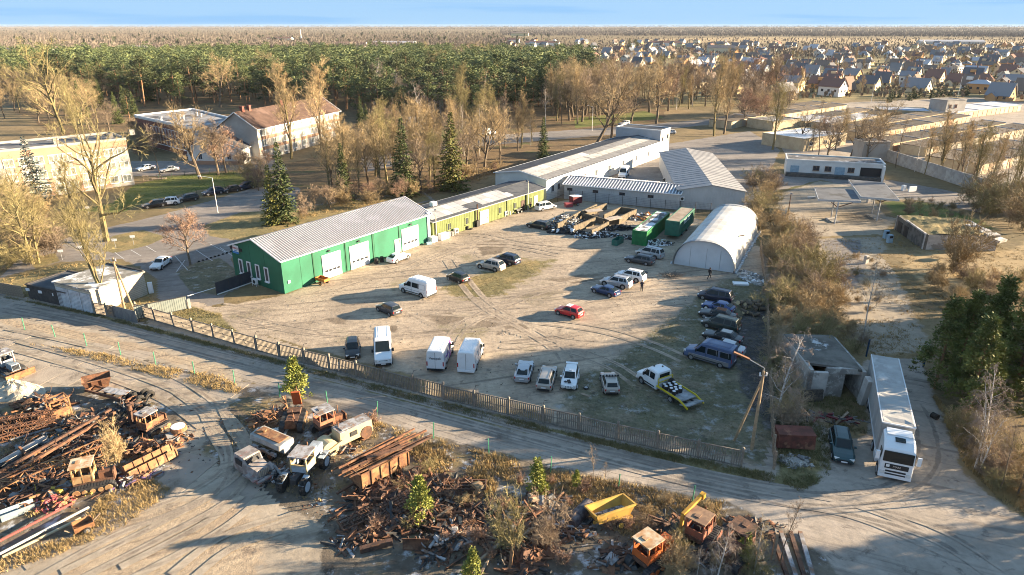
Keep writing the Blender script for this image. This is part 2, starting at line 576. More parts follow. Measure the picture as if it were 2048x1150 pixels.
for k,pp in enumerate(([(950,487),(985,480),(1015,488),(1005,506),(965,512)],[(845,632),(905,626),(935,640),(880,650)],[(955,640),(1005,634),(992,656),(950,652)],[(1010,655),(1060,648),(1050,668)],[(760,655),(800,650),(790,664)],[(1090,560),(1180,548),(1240,552),(1150,570)],[(640,640),(700,632),(690,650)])):
 area('dirt_patch',pp,'soil2',0,1,'dark damp dirt patch in the sandy yard',under='yard',soft=1.3)
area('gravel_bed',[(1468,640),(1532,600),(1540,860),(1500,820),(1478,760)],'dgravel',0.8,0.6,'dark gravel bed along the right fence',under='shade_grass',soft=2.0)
area('road',[(-60,585),(0,598),(190,641),(560,742),(950,852),(1300,928),(1545,985),(1625,975),(1640,930),(1648,880),(1712,880),(1735,870),(1728,720),(1840,715),(1870,800),(1930,950),(1990,1005),(2200,1120),(2300,1300),(1760,1300),(1670,1165),(1620,1112),(1545,1066),(1440,1016),(1300,982),(1150,952),(1000,906),(850,874),(700,824),(560,782),(440,752),(330,718),(200,686),(0,650),(-60,636)],'road',0.45,0.7,'rutted grey dirt road along the fence',under='land',soft=.9)
area('fence_verge',[(0,592),(190,634),(560,736),(950,844),(1300,920),(1545,972),(1550,950),(1300,903),(950,822),(560,722),(190,628)],'rough',0.35,0.5,'rough grass verge at the foot of the fence',under='road',soft=1.0)
area('drive',[(1545,985),(1560,900),(1640,860),(1650,930),(1625,978)],'rough',0.5,0.6,'weedy verge beside the parked estate car',under='road',soft=1.2)
area('scrapyard_soil',[(-60,640),(0,652),(330,726),(560,792),(850,868),(1150,943),(1450,1003),(1560,1056),(1640,1108),(1690,1165),(1760,1320),(-60,1320)],'soil',0.5,0.7,'dark frosty soil of the scrapyard',under='road',soft=1.0)
area('concrete_pad',[(-60,648),(0,658),(150,690),(330,738),(475,790),(440,840),(398,900),(470,955),(545,1010),(640,1050),(640,1200),(-60,1320)],'pad',0.4,0.7,'pale worn concrete pad of the scrapyard',under='soil',soft=1.2)
area('churned_sand',[(150,1110),(330,1010),(430,985),(480,1015),(525,1060),(530,1200),(-60,1320)],'mud',0.8,0.6,'churned pale sand with tyre ruts',under='pad',soft=2.5)
area('scrap_bed',[(-60,800),(120,778),(250,775),(350,800),(375,850),(350,900),(320,960),(225,1010),(180,1060),(60,1105),(-60,1160)],'soil',0.7,0.6,'dark littered soil under the left scrap heap',under='pad',soft=2.0)
area('sand_strip',[(0,636),(200,670),(440,735),(470,760),(330,722),(150,680),(0,648)],'mud',0.3,0.6,'pale sand strip beside the road',under='pad',soft=1.0)
area('station_apron',[(1556,388),(1640,362),(1800,385),(1832,408),(1765,462),(1775,474),(1562,484)],'station',0.5,1,'pale concrete apron of the abandoned filling station',under='land',soft=1.5)
area('station_drive',[(1600,480),(1760,474),(1800,560),(1830,640),(1870,700),(1740,712),(1690,640),(1660,560)],'station',0.6,0.8,'old concrete drive below the filling station',under='land',soft=1.5)
area('station_patch',[(1640,482),(1720,480),(1732,540),(1700,590),(1668,560)],'asphalt',0.5,0.7,'dark repaired patch in the drive',under='station',soft=.8)
area('station_grass',[(1765,402),(1850,405),(1960,440),(1990,460),(1900,440),(1790,432)],'lawn',0.6,0.8,'green grass behind the ruined bunker',under='land',soft=2)
area('dry_field',[(1800,515),(1870,500),(2010,505),(2100,470),(2100,590),(1950,600),(1850,570)],'field',0.8,0.8,'bright dry grass right of the drive',under='land',soft=3)
area('garage_lanes',[(1520,236),(1700,205),(1950,195),(2150,215),(2150,330),(1990,380),(1780,318),(1580,318)],'road',0.8,3,'dusty lanes between the garage rows')
area('service_yard',[(1480,345),(1620,350),(1780,360),(1970,395),(1960,425),(1830,400),(1640,360),(1545,385),(1490,420)],'asphalt',0.6,2,'dark yard in front of the low service building')
area('shed_yard',[(1105,395),(1150,345),(1260,300),(1500,262),(1560,300),(1500,420),(1350,420)],'asphalt',0.6,2,'yard between the white sheds')
area('stubble_field',[(1010,100),(1180,94),(1330,96),(1240,108),(1060,114)],'field',6,12,'tan stubble field beyond the pine belt')
area('stubble_field',[(1290,78),(1500,74),(2100,82),(2100,91),(1700,87),(1480,86),(1320,84)],'field',12,25,'tan fields beyond the far houses')
area('stubble_field',[(212,79),(268,77),(274,84),(215,88)],'field',5,15,'small tan field among the far woods')
area('suburb_ground',[(1180,112),(2150,96),(2150,205),(1950,192),(1700,200),(1330,215),(1220,160)],'rough',5,12,'garden plots of the far suburb')



def track(pts,over,under,wd=.32,gauge=1.55,z=.0,label='pair of worn wheel tracks'):
 """a pair of wheel tracks along photo pixels, fading out at both sides"""
 P=[G(*p) for p in pts]
 C=[]
 for a,b,c,d in zip([P[0]]+P[:-2],P[:-1],P[1:],P[2:]+[P[-1]]):
  n=max(2,int((c-b).length/.8))
  for k in range(n):
   t=k/n
   C.append(.5*(2*b+(c-a)*t+(2*a-5*b+4*c-d)*t*t+(3*b-a-3*c+d)*t**3))
 C.append(P[-1])
 V,F,W=[],[],[]
 zz=z
 for s in (-.5,.5):
  o=len(V)
  for k,p in enumerate(C):
   d=(C[min(k+1,len(C)-1)]-C[max(k-1,0)]).normalized()
   n=Vector((-d.y,d.x,0))
   e=min(1,k/4,(len(C)-1-k)/4)
   for u,w_ in ((-1.3,-.6),(-.35,.75),(.35,.75),(1.3,-.6)):
    q=p+n*(s*gauge+u*wd*.7);V.append((q.x,q.y,zz));W.append(w_*e-.6*(1-e))
  for k in range(len(C)-1):
   for j in range(3):i=o+k*4+j;F.append((i,i+1,i+5,i+4))
 me=bpy.data.meshes.new('wheel_track');me.from_pydata(V,[],F)
 at=me.attributes.new('inside','FLOAT','POINT');at.data.foreach_set('value',np.array(W,dtype=np.float32))
 me.materials.append(blend_mat(over,under))
 tag(link('wheel_track',me),label,kind='structure')


zy=max(v for k,v in AREA_Z.items() if k in ('yard','dirt_patch','yard_tufts','yard_grass'))+.004
for i,pts in enumerate(([(440,612),(560,625),(700,612),(880,600),(1100,605)],[(600,600),(720,560),(860,520),(960,480),(1060,445)],[(470,635),(640,665),(820,668),(1000,650),(1180,600),(1330,560)],[(700,640),(860,625),(1000,640),(1120,680),(1240,690)],[(900,690),(930,650),(1010,610),(1130,570),(1300,545)],[(1140,745),(1120,700),(1060,660),(960,600),(900,520)],[(1280,770),(1220,730),(1130,700),(1000,690)],[(880,470),(960,470),(1060,490),(1180,500),(1300,490)],[(800,545),(900,500),(1000,490),(1120,510)],[(1370,720),(1300,690),(1200,660),(1050,640)])):
 track(pts,'rut','yard',z=zy+.003*i,wd=.3+.1*(i%3))
zr=AREA_Z['road']+.03
for i,pts in enumerate(([(0,618),(200,655),(440,714),(700,778),(1000,858),(1300,938),(1500,985),(1700,1020),(1900,1100)],[(0,610),(190,648),(560,740),(850,812),(1150,893),(1400,955),(1620,1000),(1850,1060),(2000,1150)],[(1500,985),(1650,1000),(1780,985),(1850,930),(1850,860),(1815,790)])):
 track(pts,'rut2','road',z=zr+.004*i,wd=.45,label='pair of worn wheel tracks along the dirt road')
zp=AREA_Z['churned_sand']+.04
for i,pts in enumerate(([(60,1150),(230,1060),(380,1000),(470,930),(440,860),(420,810)],[(130,1160),(330,1060),(450,990),(480,920),(450,850),(350,770),(200,710),(0,665)],[(250,1150),(420,1060),(500,1000)],[(20,690),(180,735),(330,790),(420,850)],[(360,1160),(450,1090),(560,1050)])):
 track(pts,'rut','pad',z=zp+.004*i,wd=.4,gauge=1.7,label='pair of tyre tracks over the scrapyard sand')

# slabs of the worn pad: each its own piece
slab_m=[mat('slab_%d'%k,c,c2,0.5,rough=0.95,bump=0.35,bscale=6,c3=(0.16,0.13,0.1),s3=0.35,lo3=0.54,hi3=0.68) for k,(c,c2) in enumerate(
 [((0.34,0.285,0.225),(0.27,0.225,0.18)),((0.3,0.25,0.2),(0.24,0.2,0.16)),((0.36,0.305,0.24),(0.29,0.245,0.195))])]
pad=[o for o in COL.objects if o.name.startswith('concrete_pad')][0]


def in_poly(x,y,P):
 c=False
 for i in range(len(P)):
  a,b=P[i],P[i-1]
  if (a.y>y)!=(b.y>y) and x<(b.x-a.x)*(y-a.y)/(b.y-a.y)+a.x:c=not c
 return c


padpoly=[G(*p) for p in[(0,668),(150,698),(320,742),(462,792),(430,840),(390,905),(460,958),(520,1000),(430,980),(330,1005),(180,1080),(320,985),(372,900),(388,850),(350,795),(250,768),(110,772),(0,790)]]
pc=G(250,760)
a_=R(-17)
slab_me=[]
for k in range(3):
 b=MB();b.box((0,0,-0.04),(2.94,5.92,0.08));slab_me.append(b.mesh('slab',slab_m[k]))
for i in range(-16,17):
 for j in range(-10,11):
  u,v_=i*3.0,j*6.0+(3.0 if i%2 else 0)
  x=pc.x+u*math.cos(a_)-v_*math.sin(a_)
  y=pc.y+u*math.sin(a_)+v_*math.cos(a_)
  if in_poly(x,y,padpoly) and random.random()<0.9:
   o=link('slab',random.choice(slab_me),pad,(x,y,AREA_Z['concrete_pad']+0.022+random.uniform(-0.014,0.014)),a_+random.uniform(-.006,.006))
   o.rotation_euler[0]=random.uniform(-.004,.004)
# ------------------------------------------------------------------ buildings
def wall_frame(p,q):
 """unit vector along the wall foot p->q, its outward normal (to the right of p->q) and its length"""
 d=q-p
 l=d.length
 d=d/l
 return d,Vector((d.y,-d.x,0)),l


class Wall:
 """places openings on a wall whose foot runs p->q; outward is to the right of p->q"""
 def __init__(s,p,q,parent):
  s.p,s.q=Vector((p[0],p[1],0)),Vector((q[0],q[1],0))
  s.d,s.n,s.l=wall_frame(s.p,s.q)
  s.parent=parent
  s.rz=math.atan2(s.d.y,s.d.x)

 def at(s,px,py):
  return (G(px,py)-s.p).dot(s.d)

 def pt(s,u,z,off=0.0):
  return s.p+s.d*u+s.n*off+Vector((0,0,z))

 def window(s,u,z,wd,h,fm=None,name='window',pane=None,mull=1,sill=True,fw=0.09):
  fm=fm or WHITE
  b=MB()
  for x0,x1,z0,z1 in ((-wd/2,wd/2,0,fw),(-wd/2,wd/2,h-fw,h),(-wd/2,-wd/2+fw,fw,h-fw),(wd/2-fw,wd/2,fw,h-fw)):
   b.box(((x0+x1)/2,0,(z0+z1)/2),(x1-x0,0.12,z1-z0))
  for k in range(mull):
   x=-wd/2+wd*(k+1)/(mull+1)
   b.box((x,0,h/2),(fw*0.7,0.1,h-2*fw))
  if sill:b.box((0,-0.08,-0.03),(wd+0.1,0.28,0.06))
  o=b.build(name,fm,s.parent,s.pt(u,z,0.045)-s.parent.location,s.rz)
  g=MB();g.box((0,0,h/2),(wd-2*fw,0.05,h-2*fw))
  g.build('pane',pane or WIN,o,(0,0,0),0)
  return o

 def door(s,u,wd,h,m,frame=None,name='door',z=0.03,handle=True):
  b=MB();b.box((0,0,h/2),(wd,0.08,h))
  o=b.build(name,m,s.parent,s.pt(u,z,0.03)-s.parent.location,s.rz)
  f=MB()
  for x in (-wd/2-0.06,wd/2+0.06):f.box((x,0,h/2+0.04),(0.12,0.16,h+0.08))
  f.box((0,0,h+0.06),(wd+0.24,0.17,0.12))
  f.build('frame',frame or m,o,(0,0,0),0)
  if handle:
   k=MB();k.box((wd*0.38,-0.07,1.0),(0.05,0.08,0.16));k.build('handle',BLACK,o,(0,0,0),0)
  return o


def solid(name,foot,z0,z1,m,parent,top=True):
 """an upright prism on a footprint (list of Vectors, counter-clockwise)"""
 b=MB()
 n=len(foot)
 vs_=[(p.x,p.y,z0) for p in foot]+[(p.x,p.y,z1) for p in foot]
 fs=[(k,(k+1)%n,n+(k+1)%n,n+k) for k in range(n)]
 if top:fs.append([n+k for k in range(n)])
 b.add(vs_,fs)
 return b.build(name,m,parent,-parent.location)


def rect(p,q,depth):
 """footprint: front foot p->q, the building lying to its left"""
 d,n,l=wall_frame(p,q)
 return[p,q,q-n*depth,p-n*depth]


def sheet(b,pts,th=0.08,m=0):
 """a slab under the polygon pts (ordered so its normal faces up)"""
 n=len(pts)
 P=[Vector(p) for p in pts]
 nm=(P[1]-P[0]).cross(P[2]-P[0]).normalized()
 if nm.z<0:P.reverse();nm=-nm
 lo=[p-nm*th for p in P]
 b.add(P+lo,[list(range(n)),list(range(n,2*n))[::-1]]+[(k,n+k,n+(k+1)%n,(k+1)%n) for k in range(n)],m)


GREEN=mat('green_cladding',(0.03,0.15,0.09),(0.026,0.122,0.072),0.25,rough=0.65,spec=.2)
OLIVE=mat('olive_cladding',(0.16,0.19,0.075),(0.13,0.155,0.06),0.4,rough=0.8,spec=.15)
ZINC=mat('zinc_roof',(0.19,0.2,0.225),(0.155,0.165,0.19),0.5,rough=0.75,spec=.15,c3=(0.27,0.28,0.31),s3=0.2)
ZINCL=mat('frosted_roof',(0.55,0.57,0.6),(0.42,0.44,0.48),0.5,rough=0.6)
TRIM=mat('white_trim',(0.72,0.72,0.72),rough=0.5)
WALLW=mat('white_wall',(0.66,0.65,0.62),(0.58,0.57,0.54),0.4,rough=0.85)
WALLG=mat('grey_cladding',(0.42,0.43,0.44),(0.37,0.38,0.39),0.5,rough=0.7)
FELT=mat('roof_felt',(0.12,0.12,0.125),(0.085,0.085,0.09),0.6,rough=0.95,c3=(0.5,0.5,0.52),s3=0.25,lo3=0.55,hi3=0.66)
FELTD=mat('dark_felt',(0.1,0.105,0.115),(0.075,0.08,0.09),0.6,rough=1,spec=.05)
FROSTED=mat('frosted_felt',(0.36,0.35,0.34),(0.28,0.275,0.265),0.6,rough=0.95,c3=(0.13,0.13,0.14),s3=0.22,lo3=0.6,hi3=0.64)


def gable(name,A,B,depth,eave,ridge,wallm,roofm,label,cat='building',over=0.35,trimm=None,ribs=0,ribm=None,group=None,split=None,lean=0):
 """gabled building; A->B is the foot of the front wall, the ridge runs along it. Returns root, walls, footprint"""
 A,B=Vector((A.x,A.y,0)),Vector((B.x,B.y,0))
 root=empty(name,A,0,label,cat,group)
 F=rect(A,B,depth)
 d,n,l=wall_frame(A,B)
 b=MB()
 e=Vector((0,0,eave));r=Vector((0,0,ridge))
 mL,mR=(F[0]+F[3])/2,(F[1]+F[2])/2
 V=[F[0],F[1],F[2],F[3],F[0]+e,F[1]+e,F[2]+e,F[3]+e,mL+r,mR+r]
 b.add(V,[(0,1,5,4),(1,2,6,9,5),(2,3,7,6),(3,0,4,8,7)])
 b.build('wall',wallm,root,-A)
 k=over*(ridge-eave)/(depth/2)
 up=Vector((0,0,0.12))
 for nm_,s in (('front',1),('rear',-1)):
  lo0=(F[0] if s>0 else F[3])+e+n*over*s-Vector((0,0,k))+up
  lo1=(F[1] if s>0 else F[2])+e+n*over*s-Vector((0,0,k))+up
  h0,h1=mL+r+up,mR+r+up
  lo0,lo1,h0,h1=lo0-d*over,lo1+d*over,h0-d*over,h1+d*over
  q=MB()
  sheet(q,[lo0,lo1,h1,h0],0.1)
  ro=q.build('roof',roofm,root,-A)
  if ribs:
   rb=MB()
   cnt=int((l+2*over)/ribs)
   for j in range(cnt+1):
    t=(j+0.001)/cnt
    rb.bar(lo0.lerp(lo1,t)+Vector((0,0,.03)),h0.lerp(h1,t)+Vector((0,0,.03)),ribs*0.32,0.07)
   rb.build('standing_seam',ribm or roofm,ro,(0,0,0))
  if trimm:
   tb=MB()
   tb.bar(lo0-d*.03,h0-d*.03-Vector((0,0,.0)),0.1,0.22);tb.bar(lo1+d*.03,h1+d*.03,0.1,0.22)
   tb.build('verge_trim',trimm,ro,(0,0,0))
   g2=MB();g2.bar(lo0+n*s*.07-Vector((0,0,.06)),lo1+n*s*.07-Vector((0,0,.06)),0.13,0.13)
   g2.build('gutter',trimm,ro,(0,0,0))
 if trimm:
  q=MB();q.bar(mL+r+up-d*over+Vector((0,0,.05)),mR+r+up+d*over+Vector((0,0,.05)),0.4,0.07);q.build('ridge_cap',roofm,root,-A)
 return root,F


def flat(name,foot,h,wallm,roofm,label,cat='building',parapet=0.25,par_m=None,group=None):
 A=foot[0].copy()
 root=empty(name,A,0,label,cat,group)
 solid('wall',foot,0,h,wallm,root,False)
 c=sum(foot,Vector())/len(foot)
 ins=[p+(c-p).normalized()*0.3 for p in foot]
 n=len(foot)
 b=MB();b.poly([(p.x,p.y,h-0.02) for p in foot])
 b.build('roof',roofm,root,-A)
 b=MB()
 for k in range(n):
  p,q=foot[k],foot[(k+1)%n]
  b.bar(p+Vector((0,0,h+parapet/2-.04)),q+Vector((0,0,h+parapet/2-.04)),0.3,parapet)
 b.build('parapet',par_m or wallm,root,-A)
 return root


def text(s,size,m,parent,loc,rot,name='lettering',ext=0.01):
 c=bpy.data.curves.new(name,'FONT')
 c.body=s
 c.size=size
 c.align_x=c.align_y='CENTER'
 c.extrude=ext
 c.materials.append(m)
 t=bpy.data.objects.new(name,c)
 COL.objects.link(t)
 me=bpy.data.meshes.new_from_object(t)
 bpy.data.objects.remove(t)
 o=link(name,me,parent,loc)
 o.rotation_euler=rot
 return o


# --- green workshop
gA,gB=G(570,588),G(860,483)
gL=(G(475,553)-gA).length
ws,gF=gable('workshop',gA,gB,11.9,5.0,7.0,GREEN,ZINC,'green clad vehicle workshop with ribbed metal roof and three white garage doors',over=0.35,trimm=TRIM,ribs=0.42,ribm=mat('zinc_rib',(0.36,0.37,0.39),rough=0.6))
W1=Wall(gA,gB,ws)
W1.p=gA.copy()
SEAM=mat('green_dark_seam',(0.008,0.07,0.03),rough=0.6)
for(x0,y0,x1,y1) in ((644.8,558.2,684.4,547.7),(704.7,540.2,740,527.6),(806,502.6,842.4,492.9)):
 u0,u1=W1.at(x0,y0),W1.at(x1,y1)
 wd,h=(u1-u0),3.65
 dr=W1.door((u0+u1)/2,wd,h,WHITE,TRIM,'garage_door',handle=False)
 for r_ in range(6):
  s_=MB();s_.box((0,-0.055,h*(r_+.5)/6),(wd-.04,0.04,h/6-0.03));s_.build('door_panel',WHITE,dr,(0,0,0),0)
 for k in range(4):
  s_=MB();s_.box((wd*(k-1.5)/4.3,-0.085,h*0.33),(wd/6.2,0.03,0.34));s_.build('pane',WIN,dr,(0,0,0),0)
uu=(W1.at(790,508)+W1.at(800,504))/2
W1.door(uu,1.1,2.3,WHITE,TRIM,'side_door')
for px_,py_ in ((634,567),(695,543),(750,524),(801,505)):
 b=MB();b.box((0,0,2.4),(0.16,0.06,4.8));b.build('downpipe',SEAM,ws,W1.pt(W1.at(px_,py_),0,.05)-gA,W1.rz)
b=MB();b.box((0,0,2.7),(0.6,0.3,5.4));b.build('corner_panel',TRIM,ws,W1.pt(W1.l-0.25,0,.02)-gA,W1.rz)
b=MB();b.box((0,0,2.5),(0.08,0.08,5));b.build('corner_trim',GREEN,ws,W1.pt(0.0,0,.02)-gA,W1.rz)
b=MB();b.box((0,0,0),(0.4,0.12,0.4));b.build('wall_lamp',TRIM,ws,W1.pt(W1.at(577,583),1.6,.06)-gA,W1.rz)
for px_,py_ in ((660,554),(722,534),(824,497)):
 b=MB();b.box((0,-.08,0),(0.35,0.25,0.2));b.build('wall_lamp',BLACK,ws,W1.pt(W1.at(px_,py_),4.25,.06)-gA,W1.rz)
W2=Wall(gF[3],gF[0],ws)
PANEG=mat('blind_pane',(0.08,0.07,0.075),(0.045,0.042,0.045),2,rough=0.3)
for u_ in (2.0,4.0,6.1,8.2):
 W2.window(u_,1.0,0.95,2.25,TRIM,pane=PANEG,mull=0,fw=0.16)
for u_ in (4.6,8.0):
 b=MB();b.box((0,0,2.9),(0.03,0.03,5.8));b.build('cladding_joint',SEAM,ws,W2.pt(u_,0,.0)-gA,W2.rz)
for u_ in (3.1,11.2,17.4,26.0):
 b=MB();b.box((0,0,2.45),(0.03,0.04,4.9));b.build('cladding_joint',SEAM,ws,W1.pt(u_,0,.0)-gA,W1.rz)
sg=empty('wall_sign',W2.pt(1.35,4.0,.1),W2.rz,'small white and blue shield sign with red word on the green gable','sign')
b=MB();b.poly([(-.75,-.06,.1),(.75,-.06,.1),(.75,-.06,1.3),(-.75,-.06,1.3)]);b.poly([(.75,.0,.1),(-.75,.0,.1),(-.75,0,1.3),(.75,0,1.3)])
b.box((0,-.03,.7),(1.5,.05,1.2));b.build('board',WHITE,sg)
b=MB();b.box((0,-.07,.2),(1.5,.03,.3));b.build('blue_band',mat('sign_blue',(0.03,0.2,0.5),rough=0.4),sg)
text('BOSCH',0.4,mat('sign_red',(0.45,0.02,0.03),rough=0.4),sg,(0,-.085,.85),(R(90),0,0))
text('SERVICE',0.2,mat('sign_blue',(0.03,0.2,0.5)),sg,(0,-.085,.5),(R(90),0,0))
b=MB();b.box((0,0.02,.75),(3.0,.06,.5));b.build('backing',BLACK,sg)

# --- olive annex
oA,oB=G(859,484),G(1087,408)
od,on,ol=wall_frame(oA,oB)
oA2=oA+od*0.9
an,oF=gable('annex',oA2,oB,9.5,3.4,4.25,OLIVE,FELTD,'long low olive green workshop annex with frosted dark roof',over=0.3,trimm=mat('grey_trim',(0.3,0.3,0.31),rough=0.6))
W3=Wall(oA2,oB,an)
b=MB()
for k in range(int(W3.l/0.45)):
 b.box((W3.p+W3.d*(0.3+k*0.45)+W3.n*0.015+Vector((0,0,1.68)))-oA2,(0.05,0.015,3.36),rz=W3.rz)
b.build('cladding_ribs',OLIVE,an,(0,0,0))
# frosted sheets on the front slope, each its own piece
fe,fr=3.4+.12+.012,4.25+.12+.012
FSH=[mat('frost_sheet_%d'%k,(c,c,c*1.02),(c*.85,c*.85,c*.88),.5,rough=.9) for k,c in enumerate((.36,.42,.32))]
for k in range(16):
 for j in range(2):
  if (k in (5,6) and j==0) or k>11:continue
  u0,u1=0.4+k*W3.l/17,0.4+(k+1)*W3.l/17-.06
  t0,t1=(0.12,0.52) if j==0 else (0.54,0.93)
  if k in (11,):u1-=.8*j
  q=MB()
  pts=[W3.p+W3.d*u-W3.n*(t*4.75)+Vector((0,0,fe+(fr-fe)*t+.02))-oA2 for u,t in ((u0,t0),(u1,t0),(u1,t1),(u0,t1))]
  sheet(q,pts,0.03);q.build('roof_sheet',FSH[(k*2+j)%3],an,(0,0,0))
for px_,py_,wd in ((897,470.5,1.0),(931.5,458.5,1.0),(997,436.5,1.0),(1027,426.5,1.0),(1058,416,.7)):
 W3.window(W3.at(px_,py_) if False else W3.at(px_,py_+0),1.0,wd,1.35,mat('olive_frame',(0.2,0.24,0.08),rough=.6),mull=1,sill=True)
W3.door(W3.at(966,447),2.2,2.5,mat('beige_door',(0.42,0.36,0.26),rough=.7),TRIM,'door')
W3.door(W3.at(1043,421.5),0.9,2.1,mat('brown_door',(0.06,0.03,0.02),rough=.6),None,'door')
W3.door(W3.at(1069,413),0.9,2.2,WHITE,TRIM,'door')
for px_,py_ in ((948,453),(1011,432),(1049,419)):
 b=MB();b.box((0,0,1.6),(0.12,0.12,3.2));b.build('downpipe',mat('olive_dark',(.07,.09,.03)),an,W3.pt(W3.at(px_,py_),0,.08)-oA2,W3.rz)
b=MB();b.box((0,0,0),(1.1,.9,.8));b.build('roof_vent',TRIM,an,W3.pt(5.6,4.75,-5.2)-oA2,W3.rz)
b=MB();b.tube((0,0,0),(0,0,4.4),.14,n=8);b.build('stove_pipe',RUST2,an,W3.pt(W3.at(950,452),0,.3)-oA2)
b=MB();b.tube((0,0,0),(0,0,1.3),.06,n=6);b.build('vent_pipe',STEEL,an,W3.pt(W3.at(1010,432),0,.3)-oA2)

# --- long white shed behind
sA,sB=G(1090,403),G(1300,322)
sd_,sn,sl=wall_frame(sA,sB)
sA2,sB2=sA+sd_*0.5,sA+sd_*62
lw,lF=gable('white_shed',sA2,sB2,13.5,4.6,5.7,WALLW,FELTD,'long white walled shed with dark frost streaked roof',over=0.3,trimm=TRIM)
W4=Wall(sA2,sB2,lw)
for k in range(20):
 for j in range(3):
  u0,u1=0.2+k*3.05,0.2+(k+1)*3.05-.08
  t0,t1=j*.33+.01,j*.33+.32
  q=MB()
  z0,z1=4.6+.15,5.7+.15
  pts=[W4.p+W4.d*u-W4.n*(t*6.75)+Vector((0,0,z0+(z1-z0)*t))-sA2 for u,t in ((u0,t0),(u1,t0),(u1,t1),(u0,t1))]
  sheet(q,pts,0.03)
  q.build('roof_sheet',(FROSTED if j==1 else FSH[(k+j)%3] if (j==2 and k<9) else mat('grey_sheet',(.2,.2,.205),(.16,.16,.165),.4,rough=1,spec=.05)),lw,(0,0,0))
for u_ in (2.5,5.2,17,23,30,38,46,54):
 W4.window(u_,1.6,1.1,1.4,WALLG,mull=1)
tA=sA+sd_*62.3
tf=rect(tA,tA+sd_*7,14)
tw=flat('end_block',tf,7.6,WALLW,FELTD,'tall white block at the far end of the long shed',parapet=.2,par_m=TRIM)
W5=Wall(tf[0],tf[1],tw)
W5.window(1.6,4.6,.9,1,BLACK,mull=0);W5.window(5.2,4.9,.9,1.1,BLACK,mull=0)
W5b=Wall(tf[3],tf[0],tw)
solid('side_cladding',[tf[0]+Vector((0,0,0))-sd_*.05,tf[0]-sd_*.02,tf[3]-sd_*.02,tf[3]-sd_*.05],0,7.4,WALLG,tw)

# --- ribbed roof warehouse
rA,rB=G(1128,398),G(1357,420)
rdp=9.5
rw,rF=gable('ribbed_warehouse',rA,rB,rdp,3.3,4.1,WALLG,ZINC,'low grey warehouse with brightly ribbed metal roof and small dark windows',over=.3,trimm=TRIM,ribs=.62,ribm=mat('bright_rib',(.6,.61,.63),rough=.5))
W6=Wall(rA,rB,rw)
b=MB()
for k in range(int(W6.l/.5)):b.box(W6.p+W6.d*(k+.5)*.5+W6.n*.01+Vector((0,0,1.6))-rA,(.08,.04,3.2),rz=W6.rz)
b.build('cladding_ribs',WALLG,rw,(0,0,0))
for px_,py_ in ((1139,399),(1190,404),(1243,409),(1300,414)):
 W6.window(W6.at(px_,py_),2.0,1.2,.6,BLACK,mull=0,sill=False)

# --- pitched grey warehouse
hA,hB=G(1353,417),G(1486,421)
hd,hn,hl=wall_frame(hA,hB)
pw=empty('pitched_warehouse',hA,0,'tall grey warehouse with pale pitched roof behind the arched tent','building')
DP=44
e_,r2=3.9,5.1
mid=(hA+hB)/2
back=-hn*DP
Z=lambda p,z:Vector((p.x,p.y,z))
b=MB()
b.add([hA,hB,Z(hB,e_),Z(mid,r2),Z(hA,e_),hA+back,hB+back,Z(hB+back,e_),Z(mid+back,r2),Z(hA+back,e_)],
  [(0,1,2,3,4),(1,6,7,2),(6,5,9,8,7),(5,0,4,9)])
b.build('wall',WALLG,pw,-hA)
for s0,s1,rm in ((hA-hd*.3,mid,mat('pale_roof',(.26,.275,.295),(.22,.235,.255),.4,rough=.8,spec=.15)),(mid,hB+hd*.3,mat('sun_toned_roof',(.27,.27,.275),(.22,.22,.23),.3,rough=.8,spec=.15))):  # sunward slope toned warmer, with sunlight put into its roof colour
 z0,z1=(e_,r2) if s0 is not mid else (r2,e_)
 q=MB();sheet(q,[Z(s0,z0+.1)+hn*.3,Z(s1,z1+.1)+hn*.3,Z(s1+back,z1+.1),Z(s0+back,z0+.1)],.1)
 ro=q.build('roof',rm,pw,-hA)
 rb=MB()
 for k in range(1,22):
  o_=-hn*k*2
  rb.bar(Z(s0+o_,z0+.13),Z(s1+o_,z1+.13),.08,.05)
 rb.build('standing_seam',rm,ro,(0,0,0))
W7=Wall(hA,hB,pw)
b=MB()
for k in range(int(W7.l/.6)):b.box(W7.p+W7.d*(k+.5)*.6+W7.n*.01+Vector((0,0,1.9))-hA,(.08,.04,3.7),rz=W7.rz)
b.build('cladding_ribs',WALLG,pw,(0,0,0))
b=MB();b.box((0,0,0),(.9,.4,.8));b.tube((0,-.21,0),(0,-.24,0),.3,n=12,m=1);b.build('fan_unit',[TRIM,BLACK],pw,W7.pt(.9,2.2,.25)-hA,W7.rz)

# --- arched tent hangar
aL,aR,aF=G(1344,530),G(1468,549),G(1501,461)
td=(aR-aL).normalized();tn=Vector((-td.y,td.x,0))
TW=(aR-aL).length
TL=(aF-aR).dot(tn)
TH=4.6
tent=empty('tent_hangar',(aL+aR)/2,math.atan2(td.y,td.x),'white arched fabric tent hangar with grimy sunlit side','hangar')
CANV=mat('tent_canvas',(.5,.5,.49),(.43,.42,.4),.35,rough=.7,c3=(.36,.31,.25),s3=.55,lo3=.53,hi3=.75)
CANVF=mat('tent_front',(.56,.58,.6),(.5,.52,.54),.3,rough=.7)
CANVG=mat('tent_hem',(.3,.31,.32),rough=.7)
NS,NL=24,16
def arch(t,grow=0.0):
 a=math.pi*t
 c,s_=math.cos(a),math.sin(a)
 return (-(TW/2+grow)*math.copysign(abs(c)**0.8,c),(TH+grow)*s_**0.92)
b=MB()
rings=[]
for j in range(NL+1):
 sag=0.04 if j%2 else 0
 rings.append([(arch(i/NS,-sag)[0],TL*j/NL,arch(i/NS,-sag)[1]) for i in range(NS+1)])
b.loft(rings,closed=False,caps=False)
b.build('canopy',CANV,tent,(0,0,0),smooth=False)
